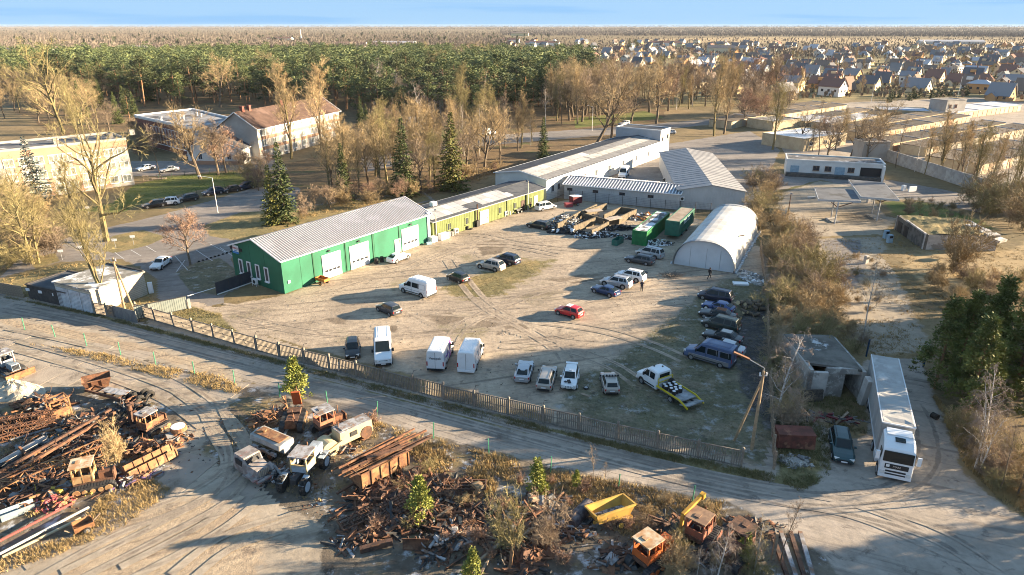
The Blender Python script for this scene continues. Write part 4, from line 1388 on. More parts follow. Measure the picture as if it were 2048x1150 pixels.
# right boundary fence: old posts with rails
rf=empty('board_fence',G(1545,945),0,'dim old board fence along the right side of the yard','fence')
rp=resample([G(1547,940),G(1543,860),G(1536,700),G(1532,600),G(1520,500)],2.6)
b=MB();b.box((0,0,.95),(.16,.16,1.9));rpm=b.mesh('post',WOOD)
for k,p in enumerate(rp):
 link('post',rpm,rf,p-rf.location)
 if k+1<len(rp):
  q=rp[k+1]-p
  b=MB()
  n_=14
  for j in range(n_):
   if random.random()<.9:b.bar(q*((j+.5)/n_)+Vector((0,0,.08)),q*((j+.5)/n_)+Vector((0,0,1.6+random.uniform(-.08,.08))),.11,.03)
  b.bar(Vector((0,0,.4)),q+Vector((0,0,.4)),.06);b.bar(Vector((0,0,1.35)),q+Vector((0,0,1.35)),.06)
  b.build('picket_bay',WOOD,rf,p-rf.location)

# green posts of the wire fence round the scrapyard
gfence=empty('wire_fence',G(48,660),0,'row of thin green fence posts along the dirt road','fence')
GP=mat('green_post_paint',(.06,.24,.14),rough=.6)
b=MB();b.tube((0,0,0),(0,0,1.75),.05,n=6);gpm=b.mesh('post',GP)
gpos=[(50,661),(111,676),(174,694),(242,712),(312,731),(390,751),(470,770),(560,796),(656,812),(755,833),(867,878),(978,912),(1101,948),(1236,982),(1384,1008)]
for k,p in enumerate(gpos):
 o=link('post',gpm,gfence,G(*p)-gfence.location)
 o.rotation_euler=(random.uniform(-.06,.06),random.uniform(-.06,.06),0)
b=MB()
for z_ in (.5,1.1,1.65):
 for p,q in zip(gpos,gpos[1:]):b.bar(G(*p)-gfence.location+Vector((0,0,z_)),G(*q)-gfence.location+Vector((0,0,z_)),.012)
b.build('wire',DARK,gfence)

# school fence
sf=empty('rail_fence',G(262,410),0,'low green post fence between lawn and parked cars','fence')
sp_=resample([G(285,412),G(400,386),G(500,372)],3.2)
b=MB();b.tube((0,0,0),(0,0,1.2),.05,n=6);spm=b.mesh('post',mat('dark_green_post',(.03,.07,.04)))
b2=MB()
for p,q in zip(sp_,sp_[1:]):
 link('post',spm,sf,p-sf.location)
 for z_ in (.3,.75,1.15):b2.bar(p-sf.location+Vector((0,0,z_)),q-sf.location+Vector((0,0,z_)),.025)
b2.build('wire',MATS['dark_green_post'],sf)
sf=empty('rail_fence',G(335,355),0,'dark mesh fence between the lawn and the school yard','fence')
sp_=resample([G(318,358),G(400,348),G(450,343),G(505,362)],3.0)
b2=MB()
for p,q in zip(sp_,sp_[1:]):
 link('post',spm,sf,p-sf.location)
 for z_ in (.1,.3,.5,.75,1.0,1.15):b2.bar(p-sf.location+Vector((0,0,z_)),q-sf.location+Vector((0,0,z_)),.03)
b2.build('wire',DARK,sf)

# poles
PW=mat('pole_timber',(.36,.26,.16),(.28,.2,.12),3,rough=.9)


def a_pole(base,foot,h,label,lamp=None):
 p=G(*base)
 r_=empty('utility_pole',p,0,label,'pole')
 b=MB();b.tube((0,0,0),(0,0,h),.16,.11,10);b.build('mast',PW,r_)
 if foot:
  q=G(*foot)-p
  b=MB();b.tube(q,(q.x*.06,q.y*.06,h*.86),.13,.1,8);b.build('stay',PW,r_)
 b=MB();b.tube((-.28,0,h-.4),(-.28,0,h-.15),.07,n=8);b.tube((.28,0,h-.4),(.28,0,h-.15),.07,n=8);b.bar((-.35,0,h-.45),(.35,0,h-.45),.06)
 b.build('insulator',WHITE,r_)
 return r_


ap=a_pole((1503,900),(1468,882),8.0,'brown A shaped wooden lamp pole at the right fence corner')
arm=G(1478,722,8.6)-ap.location
b=MB();b.tube((0,0,7.9),(0,0,8.3),.035,n=6);b.tube((0,0,8.3),(arm.x*.62,arm.y*.62,8.9),.035,n=6);b.build('lamp_arm',STEEL,ap)
b=MB();b.bar((arm.x*.6,arm.y*.6,8.9),(arm.x*1.25,arm.y*1.25,9.35),.3,.14);b.build('lamp_head',RUST,ap)
a_pole((250,622),(268,620),7.5,'two bare timber poles leaning together by the left fence')
for bs,h_,lb in (((873,480),5.6,'pale wooden lamp pole at the end of the green workshop'),((1056,420),6.2,'tall pale pole in front of the olive annex'),((1573,447),6.0,'dark iron pole standing at the station apron')):
 r_=empty('lamp_pole',G(*bs),0,lb,'pole')
 b=MB();b.tube((0,0,0),(0,0,h_),.12,.08,8);b.build('mast',RUST2 if 'iron' in lb else mat('pale_pole',(.5,.45,.38),rough=.9),r_)
 b=MB();b.box((0,0,h_-.1),(.4,.25,.2));b.bar((-.5,0,h_-.35),(.5,0,h_-.35),.06);b.build('lamp_head',STEEL,r_)
for bs,h_,lb,ax in (((436,426),7.2,'slim white street lamp at the car park edge',-2.2),((1184,262),8.5,'white street lamp across the street behind the sheds',-1.5),((1402,200),9,'grey street lamp among trees by the garages',-1.5),((1915,195),10,'thin pale mast by the suburb hedge',0),((1742,205),9,'pale lamp post on the suburb lane',1.2)):
 r_=empty('street_lamp',G(*bs),0,lb,'street lamp')
 b=MB();b.tube((0,0,0),(0,0,h_),.08,.05,8);b.build('mast',TRIM,r_)
 b=MB();b.tube((0,0,h_),(ax,0,h_+.35),.04,n=6);b.box((ax*1.15,0,h_+.36),(.6,.25,.12));b.build('lamp_head',TRIM,r_)
# distant white chimney
b=MB();b.tube((0,0,0),(0,0,26),1.2,.9,12)
tag(b.build('chimney_mast',TRIM,None,G(603,84)),'thin white chimney far away in the woods','chimney')

# little white signs in the car park
for px_,py_,lb in ((232,497,'white parking sign at the left tip of the grass island'),(268,490,'white parking sign on the right of the grass island'),(163,512,'white parking sign behind the yellow tree trunk'),(125,520,'white parking sign beside the forked trees'),(178,430,'small white notice under the big bare tree')):
 r_=empty('parking_sign',G(px_,py_),.3,lb,'sign')
 b=MB();b.tube((0,0,0),(0,0,1.5),.03,n=6);b.build('post',STEEL,r_)
 b=MB();b.box((0,-.03,1.55),(.75,.04,.42));b.build('board',TRIM,r_)
# painted parking lines
for p,q in (((350,512),(375,540)),((392,500),(425,522)),((420,488),(452,505)),((440,495),(465,512)),((262,500),(282,512)),((292,492),(312,504)),((370,520),(352,545)),((230,505),(248,518))):
 a,c=G(*p),G(*q)
 d=(c-a);n2=Vector((-d.y,d.x,0)).normalized()*.07
 b=MB();zz=Vector((0,0,AREA_Z['car_park']+.012));b.poly([a-n2+zz,c-n2+zz,c+n2+zz,a+n2+zz])
 tag(b.build('road_marking',mat('worn_line_paint',(.5,.5,.5),(.3,.29,.28),3,rough=.9)),'worn white parking bay line',kind='structure')
# tyre kerb round the island
for k in range(10):
 t=k/9
 p=G(398+72*t,524-22*t)
 b=MB();b.tube((0,-.09,.12),(0,.09,.12),.22,n=10)
 tag(b.build('half_tyre',TYRE,None,p+Vector((0,0,-.1)),.5),'half buried black tyre edging the grass island','tyre','half buried tyres edging the grass island')
# ------------------------------------------------------------------ vehicles
def paint(name,c,metal=0.0,dirt=0.25):
 return mat('paint_'+name,c,tuple(x*(1-dirt)+.2*dirt for x in c),1.3,rough=0.32,metal=metal,coat=.6,lo=.5,hi=.75)


PW_,PS,PB,PN=paint('white',(.7,.71,.72),dirt=.15),paint('silver',(.42,.43,.45),.4,.1),paint('black',(.012,.012,.014),dirt=.04),paint('navy',(.012,.018,.04),dirt=.05)
PG_,PDG,PBL,PR,PTE=paint('grey',(.06,.062,.07),.3,.1),paint('dark_green',(.03,.045,.04),.2,.1),paint('blue',(.03,.06,.18),.1,.1),paint('red',(.5,.015,.02),dirt=.05),paint('teal',(.012,.045,.05),.2,.05)
PCH=paint('champagne',(.4,.36,.32),.3,.15)

WHEELS={}


def wheel(parent,x,y,r,wd,rim=RIM,side=1):
 k=(round(r,2),round(wd,2),rim.name)
 if k not in WHEELS:
  b=MB();b.tube((0,-wd/2,0),(0,wd/2,0),r,n=16)
  c=MB();c.tube((0,wd/2-.02,0),(0,wd/2+.012,0),r*.66,r*.62,n=14)
  for j in range(5):
   a=j*2*math.pi/5
   c.bar((r*.2*math.cos(a),wd/2+.015,r*.2*math.sin(a)),(r*.6*math.cos(a),wd/2+.015,r*.6*math.sin(a)),.06,.02)
  WHEELS[k]=(b.mesh('wheel',TYRE),c.mesh('rim',rim))
 t,rm=WHEELS[k]
 o=link('wheel',t,parent,(x,y,r),0 if side>0 else math.pi)
 link('rim',rm,o)
 return o


def patch(bl,br,tr,tl,off,m,parent,name,inset=(.03,.03,.03,.03),th=.02):
 """a pane lying on the quad bl br tr tl (counter-clockwise from outside)"""
 P=[Vector(p) for p in (bl,br,tr,tl)]
 n=(P[1]-P[0]).cross(P[3]-P[0]).normalized()
 if n.z<0:n=-n
 def s(u,v):return P[0].lerp(P[1],u).lerp(P[3].lerp(P[2],u),v)
 u0,v0,u1,v1=inset[0],inset[1],1-inset[2],1-inset[3]
 Q=[s(u0,v0),s(u1,v0),s(u1,v1),s(u0,v1)]
 b=MB();sheet2(b,[q+n*off for q in Q],n,th)
 return b.build(name,m,parent)


def sheet2(b,P,n,th):
 k=len(P)
 lo=[p-n*th for p in P]
 b.add(P+lo,[list(range(k)),list(range(k,2*k))[::-1]]+[(i,k+i,k+(i+1)%k,(i+1)%k) for i in range(k)])


KIND=dict(
 #      L    W    H    hood belt  wsb  wst  mid  rfe  rrb  tail  r
 hatch=(3.9,1.7,1.45,.88,.95,.27,.46,.66,.90,.985,.80,.30),
 small=(3.7,1.66,1.47,.88,.95,.26,.45,.66,.89,.985,.8,.29),
 suv=(4.55,1.86,1.66,1.0,1.08,.27,.44,.64,.88,.985,.9,.36),
 estate=(4.7,1.8,1.48,.87,.94,.29,.45,.63,.90,.985,.85,.32),
 sedan=(4.6,1.75,1.42,.86,.93,.30,.46,.62,.74,.86,.9,.31),
 coupe=(4.15,1.8,1.34,.82,.90,.31,.48,.62,.74,.95,.82,.32),
 mpv=(4.65,1.84,1.72,.95,1.02,.19,.38,.62,.92,.99,.85,.32),
)


def car(p,q,kind,m,label,group=None,roofm=None,rim=RIM,extra=None,glassm=None,cat='car',z=.03,plate=True,dark=False):
 L_,Wd,H,hood,belt,wsb,wst,md,rfe,rrb,tail,r=KIND[kind]
 c0=G(*p)
 root=empty('parked_car',c0+Vector((0,0,z)),head(p,q),label,cat,group)
 w=Wd/2
 X=lambda f:L_/2-f*L_
 bot=.2
 st=[(0,.80,bot+.14,.58),(.012,.88,bot+.06,.64),(.05,.95,bot,.72),(.14,.985,bot,hood-.06),(wsb,1,bot,hood+.02),(.5,1,bot,belt),(.8,1,bot,belt+.01),(.94,.97,bot,belt),(.985,.92,bot+.04,belt-.03),(1,.84,bot+.14,tail-.02)]
 if kind=='sedan' or kind=='coupe':
  st[7]=(.94,.96,bot,belt-.01);st[8]=(.985,.9,bot+.04,belt-.06)
 b=MB()
 rings=[]
 for f,ws_,zb,zt in st:
  hw=w*ws_
  h_=zt-zb
  half=[(hw*.86,zb),(hw,zb+h_*.22),(hw*1.0,zb+h_*.7),(hw*.955,zb+h_*.93),(hw*.8,zt),(hw*.3,zt+.025)]
  rings.append([(X(f),y,z_) for y,z_ in half]+[(X(f),-y,z_) for y,z_ in half[::-1]])
 b.loft(rings)
 yb,yt=w*.88,w*.70
 gs=[(wsb,hood+.0,hood+.04,.86),(wst,belt-.02,H-.02,.98),(md,belt-.02,H,1),(rfe,belt-.02,H-.04,.96),(rrb,belt-.06,belt+.02,.88)]
 rings=[]
 for f,zb,zt,k in gs:
  yy=yt*k if zt-zb>.2 else yb*k
  half=[(yb*(k if zt-zb<.2 else 1),zb),(yy,zt-.05 if zt-zb>.2 else zt-.01),(yy*.84,zt),(yy*.3,zt+.02)]
  rings.append([(X(f),y,z_) for y,z_ in half]+[(X(f),-y,z_) for y,z_ in half[::-1]])
 b.loft(rings)
 body=b.build('body',m,root)
 gl=glassm or GLASS
 # roof panel when it differs
 if roofm:
  t=MB();t.box((X((wst+rfe)/2),0,H+.005),((rfe-wst)*L_*.9,yt*1.5,.04));t.build('roof',roofm,root)
 # panes
 patch((X(wsb),yb*.86,hood+.04),(X(wsb),-yb*.86,hood+.04),(X(wst),-yt*.98,H-.05),(X(wst),yt*.98,H-.05),.045,gl,root,'windscreen',(.06,.06,.06,.06))
 patch((X(rrb),-yb*.88,belt+.02),(X(rrb),yb*.88,belt+.02),(X(rfe),yt*.96,H-.08),(X(rfe),-yt*.96,H-.08),.045,gl,root,'rear_window',(.08,.1,.08,.08))
 for s in (1,-1):
  def sp(f, v):   # point on the side glass plane
   y=yb+(yt-yb)*v
   return Vector((X(f),s*y,belt+(H-.07-belt)*v))
  cuts=[(wsb+.06,wst+.015,md-.012,md-.012),(md+.012,md+.012,rfe-(.0 if kind !='sedan' else-.03),rfe-.02)]
  if kind in ('estate','suv','mpv'):
   k2=md+(rfe-md)*.6
   cuts=[cuts[0],(md+.012,md+.012,k2,k2),(k2+.02,k2+.02,rfe+.02,rfe-.015)]
  for a0,a1,c0_,c1 in cuts:
   q4=[sp(a0,.06),sp(c0_,.06),sp(c1,.95),sp(a1,.95)]
   n=Vector((0,s,.45)).normalized()
   if s>0:q4.reverse()
   t=MB();sheet2(t,[v_+n*.022 for v_ in q4],n,.02);t.build('side_window',gl,root)
  # lamps, mirror, arches, sill
  t=MB();t.box((X(.035),s*w*.68,.62),(.26,w*.4,.15),rz=s*-.35);t.build('headlight',LAMP,root)
  t=MB();t.box((X(.985),s*w*.74,tail-.1),(.12,w*.3,.2),rz=s*.25);t.build('taillight',RED,root)
  t=MB();t.box((X(wsb+.07),s*(w+.07),belt+.05),(.14,.2,.14));t.build('mirror',m if not dark else BLACK,root)
  t=MB();t.box((0,s*(w-.01),.27),(L_*.5,.04,.14));t.build('sill',BLACK,root)
  t=MB();t.box((X(md),s*(w-.005),.66),(.025,.03,belt-.36));t.box((X(wsb+.07),s*(w-.005),.62),(.02,.03,belt-.4));t.build('door_gap',BLACK,root)
  t=MB();t.box((X(md-.03),s*(w+.01),belt-.14),(.2,.03,.035));t.build('door_handle',m,root)
  for f in (.175,.80):
   t=MB();t.tube((X(f),s*(w-.2),r+.03),(X(f),s*(w+.006),r+.03),r+.075,n=16);t.build('wheel_arch',BLACK,root)
   wheel(root,X(f),s*(w-.085),r,.21,rim,s)
 t=MB();t.box((X(.006),0,.36),(.12,w*1.3,.16));t.box((X(.0),0,.55),(.1,w*.7,.1));t.build('grille',BLACK,root)
 t=MB();t.box((X(.995),0,.36),(.12,w*1.5,.2));t.build('rear_bumper',BLACK if dark else m,root)
 if plate:
  t=MB();t.box((X(-.012),0,.43),(.03,.5,.12));t.build('number_plate',PLATE,root)
  t=MB();t.box((X(1.01),0,.6),(.03,.5,.12));t.build('number_plate',PLATE,root)
 if kind in ('suv','estate','mpv'):
  t=MB()
  for s in (1,-1):t.bar((X(wst+.04),s*yt*.8,H+.06),(X(rfe-.04),s*yt*.8,H+.04),.04)
  t.build('roof_rail',BLACK if m is not PB else STEEL,root)
 if extra:extra(root,L_,Wd,H,X)
 return root


def van(p,q,L_,Wd,H,m,label,windows=1,rearwin=False,ribs=8,group=None,nose=1.15,cat='van',extra=None,r=.34,bump=BLACK,lowm=None):
 root=empty('parked_van',G(*p)+Vector((0,0,.03)),head(p,q),label,cat,group)
 w=Wd/2
 X=lambda x:L_/2-x
 bot=.28
 st=[(0,.78,bot+.14,.78),(.06,.9,bot,.98),(.22,.95,bot,1.08),(nose-.15,.99,bot,1.28),(nose+.1,1,bot,1.42),(nose+.85,1,bot,H-.12),(nose+1.15,1,bot,H),(L_*.6,1,bot,H+.02),(L_-.25,1,bot,H),(L_-.03,.985,bot,H-.06),(L_,.96,bot+.05,H-.14)]
 b=MB();rings=[]
 for x,k,zb,zt in st:
  hw=w*k
  h_=zt-zb
  big=zt>1.6
  half=[(hw*.94,zb),(hw,zb+.2),(hw,min(1.25,zb+h_*.6)),(hw*(.9 if big else .95),zt-(.16 if big else .08)),(hw*(.8 if big else .8),zt),(hw*.3,zt+.04)]
  rings.append([(X(x),y,z_) for y,z_ in half]+[(X(x),-y,z_) for y,z_ in half[::-1]])
 b.loft(rings)
 b.build('body',m,root)
 patch((X(nose+.02),w*.86,1.36),(X(nose+.02),-w*.86,1.36),(X(nose+.88),-w*.78,H-.2),(X(nose+.88),w*.78,H-.2),.09,GLASS,root,'windscreen',(.03,.06,.03,.06))
 if rearwin:
  for s in (1,-1):
   t=MB();t.box((X(L_+.005),s*w*.42,H*.66),(.04,w*.62,H*.24));t.build('rear_window',GLASS,root)
 t=MB();t.box((X(L_+.003),0,H*.52),(.03,.025,H*.82));t.build('door_gap',BLACK,root)
 for s in (1,-1):
  top,lo_=min(H-.42,2.0),1.3
  def quad(x0,x1,x2,x3,nm='side_window'):
   yl=w+.004;yh=w*(1-.1*max(0,(top-1.25)/max(.1,H-.16-1.25)))+.004
   pts=[(X(x0),s*yl,lo_),(X(x1),s*yl,lo_),(X(x2),s*yh,top),(X(x3),s*yh,top)]
   n=Vector((0,s,.1)).normalized()
   if s>0:pts.reverse()
   t=MB();sheet2(t,[Vector(v_)+n*.012 for v_ in pts],n,.02);return t.build(nm,GLASS,root)
  quad(nose+.3,nose+1.35,nose+1.35,nose+.85)
  for k in range(windows-1):
   x0=nose+1.6+k*1.45
   quad(x0,x0+1.25,x0+1.25,x0)
  t=MB();t.box((X(.16),s*w*.74,.88),(.3,w*.3,.26),rz=s*-.45);t.build('headlight',LAMP,root)
  t=MB();t.box((X(L_),s*w*.9,1.1),(.06,.12,.5));t.build('taillight',RED,root)
  t=MB();t.box((X(nose+.35),s*(w+.13),1.45),(.14,.22,.34));t.build('mirror',BLACK,root)
  t=MB();t.box((0,s*(w-.005),.5),(L_*.52,.05,.12));t.box((X(nose+1.45),s*(w-.002),1.2),(.025,.02,1.3));t.box((X(nose+2.75),s*(w-.002),1.2),(.02,.02,1.3));t.build('side_trim',BLACK,root)
  t=MB()
  for x0,x1 in ((nose+1.55,nose+2.65),(nose+2.85,L_-.35)):
   for z_ in (1.3,min(H-.42,2.0)):t.box((X((x0+x1)/2),s*(w-.004),z_),(x1-x0,.03,.025))
   for x in (x0,x1):t.box((X(x),s*(w-.006),1.3+(min(H-.42,2.0)-1.3)/2),(.025,.03,min(H-.42,2.0)-1.3))
  t.box((X(L_*.55),s*(w+.002),.86),(L_*.72,.03,.05));t.build('panel_crease',mat('crease_grey',(.3,.3,.31),rough=.6),root)
  for x in (.95,L_-1.15):
   t=MB();t.tube((X(x),s*(w-.25),r+.04),(X(x),s*(w+.006),r+.04),r+.08,n=16);t.build('wheel_arch',BLACK,root)
   wheel(root,X(x),s*(w-.09),r,.22,RIM,s)
 t=MB();t.box((X(.02),0,.42),(.16,w*1.7,.26));t.box((X(.07),0,.82),(.12,w*.95,.16));t.build('front_bumper',bump,root)
 t=MB();t.box((X(L_),0,.4),(.16,w*1.85,.22));t.build('rear_bumper',bump,root)
 t=MB();t.box((X(-.07),0,.5),(.03,.5,.12));t.build('number_plate',PLATE,root)
 t=MB();t.box((X(L_+.03),-w*.4,.72),(.03,.5,.12));t.build('number_plate',PLATE,root)
 if ribs:
  t=MB()
  for k in range(ribs):t.box((X((nose+1.3+L_-.3)/2),w*1.45*((k+.5)/ribs-.5),H+.035),(L_-nose-1.7,.07,.05))
  t.build('roof_rib',m,root)
 if lowm:
  for s in (1,-1):
   t=MB();t.box((-.2,s*(w+.001),.62),(L_*.84,.02,.5));t.build('dirty_skirt',lowm,root)
 if extra:extra(root,L_,Wd,H,X)
 return root


YG='cars parked in the gravel yard'
car((797,521),(820,512),'coupe',PW_,'white car with dark rear window parked against the green wall',YG)
car((916,562),(889,552),'small',PB,'small black hatchback with red tail lamps on the grass edge',YG)
car((982,538),(951,531),'suv',PCH,'pale silver beige sport utility car next to a navy one',YG)
car((1013,526),(984,519),'suv',PN,'dark navy sport utility car behind the beige one',YG)
car((778,625),(754,614),'hatch',PG_,'dark grey hatchback in front of the white panel van',YG)


def redroof(root,L_,Wd,H,X):
 t=MB();t.box((X(.52),0,H+.012),(.7,Wd*.5,.03));t.build('white_roof_half',PW_,root)


car((1138,631),(1110,623),'small',PR,'red hatchback with one white half of the roof',YG,extra=redroof)
car((1077,456),(1051,451),'estate',PB,'black estate car beside the rubbish heap',YG)
car((1091,419),(1107,416),'mpv',PW_,'white people carrier by the olive annex corner',YG)
car((1299,513),(1272,507),'mpv',PS,'silver people carrier near the tent and containers',YG)
car((1279,526),(1253,521),'estate',PG_,'dark grey estate car in front of the silver carrier',YG)
car((1260,559),(1232,553),'suv',PW_,'large white sport utility car, farther of the white pair',YG)
car((1232,572),(1202,566),'suv',PS,'silver white sport utility car between white and blue cars',YG)
car((1211,588),(1188,581),'coupe',paint('dark_blue',(.015,.035,.1),.1,.05),'dark blue coupe at the near end of the row of three',YG)
RG_='cars in a row along the right fence'
car((1430,600),(1400,594),'mpv',PN,'dark blue grey minivan at the far end of the right row',RG_)
car((1436,621),(1403,613),'coupe',PBL,'bright blue rear spoiler coupe with white wheels',RG_,rim=WHITE)
car((1434,637),(1400,630),'sedan',PB,'black saloon with brownish roof between blue coupe and minivan',RG_,roofm=RUST)
car((1441,657),(1406,648),'mpv',PDG,'dark grey green minivan with pale hubcaps',RG_)


def whitedoor(root,L_,Wd,H,X):
 t=MB();t.box((X(.66),Wd/2+.012,.62),(.95,.03,.52));t.build('white_rear_door',PW_,root)


car((1444,682),(1408,673),'sedan',PB,'black saloon with one white rear door',RG_,extra=whitedoor,roofm=PCH)
car((1448,703),(1412,694),'sedan',PS,'silver saloon hidden behind the blue minibus',RG_)
van((1418,722),(1380,711),5.5,1.98,2.45,paint('faded_blue',(.07,.105,.2),dirt=.25),'faded blue minibus with dusty skirt and white roof ribs',3,ribs=9,lowm=mat('road_dust',(.2,.19,.18),rough=.9))
van((835,587),(808,579),5.5,2.05,2.5,PW_,'white panel van with dark side window in the middle of the yard',2,rearwin=False,ribs=5)
car((706,706),(706,722),'hatch',PB,'black hatchback facing the fence with folded out mirrors',YG)
van((767,713),(767.5,738),5.7,2.0,2.6,PW_,'white high roof van with dark bumper facing the fence',1,ribs=6)


def stripes(root,L_,Wd,H,X):
 for s in (1,-1):
  for k,(x,m_) in enumerate(((1.9,mat('stripe_pink',(.55,.12,.42),rough=.4)),(2.25,mat('stripe_violet',(.14,.06,.4),rough=.4)),(2.5,mat('stripe_violet',(.14,.06,.4))))):
   pts=[Vector((X(x+.5),s*(Wd/2+.006),.5)),Vector((X(x+.75),s*(Wd/2+.006),.5)),Vector((X(x+.25),s*(Wd/2*.93),H-.3)),Vector((X(x),s*(Wd/2*.93),H-.3))]
   n=Vector((0,s,.1)).normalized()
   if s>0:pts.reverse()
   t=MB();sheet2(t,[v_+n*.022 for v_ in pts],n,.01);t.build('stripe',m_,root)
 gt=mat('letter_grey',(.12,.12,.14),rough=.6)
 text('Venipak',.42,gt,root,(X(L_+.03),0,H*.66),(R(90),0,R(-90)))
 text('Venipak',.55,mat('letter_violet',(.12,.05,.35),rough=.5),root,(X(4.3),-Wd/2-.03,1.5),(R(90),0,0))


van((882,721),(892,698),5.9,2.0,2.65,PW_,'white delivery van with pink and violet side stripes',1,ribs=8,extra=stripes)
van((943,724),(953,701),5.9,2.0,2.65,PW_,'plain white delivery van right of the striped one',1,ribs=9,bump=PW_)
BG_='cars along the front fence'
car((1048,750),(1053,731),'coupe',PS,'silver white rounded coupe seen from behind',BG_)
car((1093,764),(1099,744),'estate',PCH,'pale silver estate car with black rear bumper',BG_,dark=True)


def rally(root,L_,Wd,H,X):
 t=MB();t.box((X(.14),.0,.9),(.7,.35,.03),rz=.3);t.box((X(.12),-.35,.885),(.3,.25,.03),rz=.8);t.build('bonnet_decal',BLACK,root)
 t=MB()
 for k in range(4):t.tube((X(-.01),-.45+k*.3,.5),(X(-.03),-.45+k*.3,.5),.11,n=10)
 t.build('spot_lamp',LAMP,root)
 t=MB();t.box((X(.93),0,H+.02),(.35,Wd*.75,.05));t.build('spoiler',PW_,root)
 t=MB();t.box((X(.5),0,H+.05),(.4,.3,.1));t.build('roof_scoop',PW_,root)


car((1140,765),(1136,784),'hatch',PW_,'white rally hatchback with black bonnet marks facing the fence',BG_,extra=rally,rim=WHITE)


def lamprack(root,L_,Wd,H,X):
 t=MB();t.bar((X(.62),-.6,H+.08),(X(.62),.6,H+.08),.06)
 for k in range(4):t.box((X(.63),-.45+k*.3,H+.16),(.12,.2,.2))
 t.build('lamp_rack',BLACK,root)


car((1219,774),(1213,751),'hatch',PCH,'old beige hatchback with black lamp rack on its roof',BG_,extra=lamprack,dark=True)
b=MB();b.tube((0,0,0),(0,0,.2),.28,n=14);b.tube((0,0,.2),(0,0,.22),.18,n=12,m=1)
tag(b.build('car_tyre',[TYRE,RIM],None,G(1172,778)),'single tyre on the grass beside the rally car','tyre')
b=MB();b.box((0,0,.05),(1.1,.35,.1),rx=.05);tag(b.build('grey_plank',WOOD,None,G(1171,791),R(-38),bevel=.02),'grey plank lying near the single tyre','plank')

# right hand estate, white saloon on the drive
car((1681,902),(1686,930),'estate',PTE,'dark teal estate car parked left of the white lorry')
car((323,533),(309,543),'sedan',PW_,'white saloon driving in beside the grass island')
CPG='cars parked along the school lawn'
car((310,414),(296,416),'estate',PB,'dark estate car at the left end of the lawn row',CPG)
car((337,410),(318,412),'suv',PW_,'white sport utility car in the lawn row',CPG)
car((375,402),(358,405),'estate',PB,'black car right of the white one in the lawn row',CPG)
car((427,389),(409,392),'suv',PN,'dark blue sport utility car left of the lamp gap',CPG)
car((462,384),(446,387),'hatch',PB,'black hatchback between two dark utility cars',CPG)
car((492,378),(475,381),'suv',PN,'navy sport utility car near the right end of the lawn row',CPG)
car((516,374),(502,376),'hatch',PG_,'grey hatchback half behind bare shrubs at the row end',CPG)
car((339,343),(324,345),'sedan',PS,'silver saloon in the school yard')
car((378,318),(366,321),'sedan',PG_,'dark car in the shade of the sports hall')
car((292,340),(280,342),'sedan',PW_,'pale car partly behind bushes at the school block')
car((1248,250),(1238,251),'suv',PS,'silver grey car on the street beyond the sheds')
car((1340,268),(1326,268),'hatch',PW_,'white car right of the end block')
van((978,270),(990,268),5.2,2,2.3,PW_,'white van on the street behind the spruces',1,ribs=0)
van((1247,354),(1240,362),5.6,2.0,2.5,PW_,'white van parked between the sheds',1,ribs=0)
car((1346,364),(1330,362),'estate',PB,'black car parked behind the ribbed warehouse')


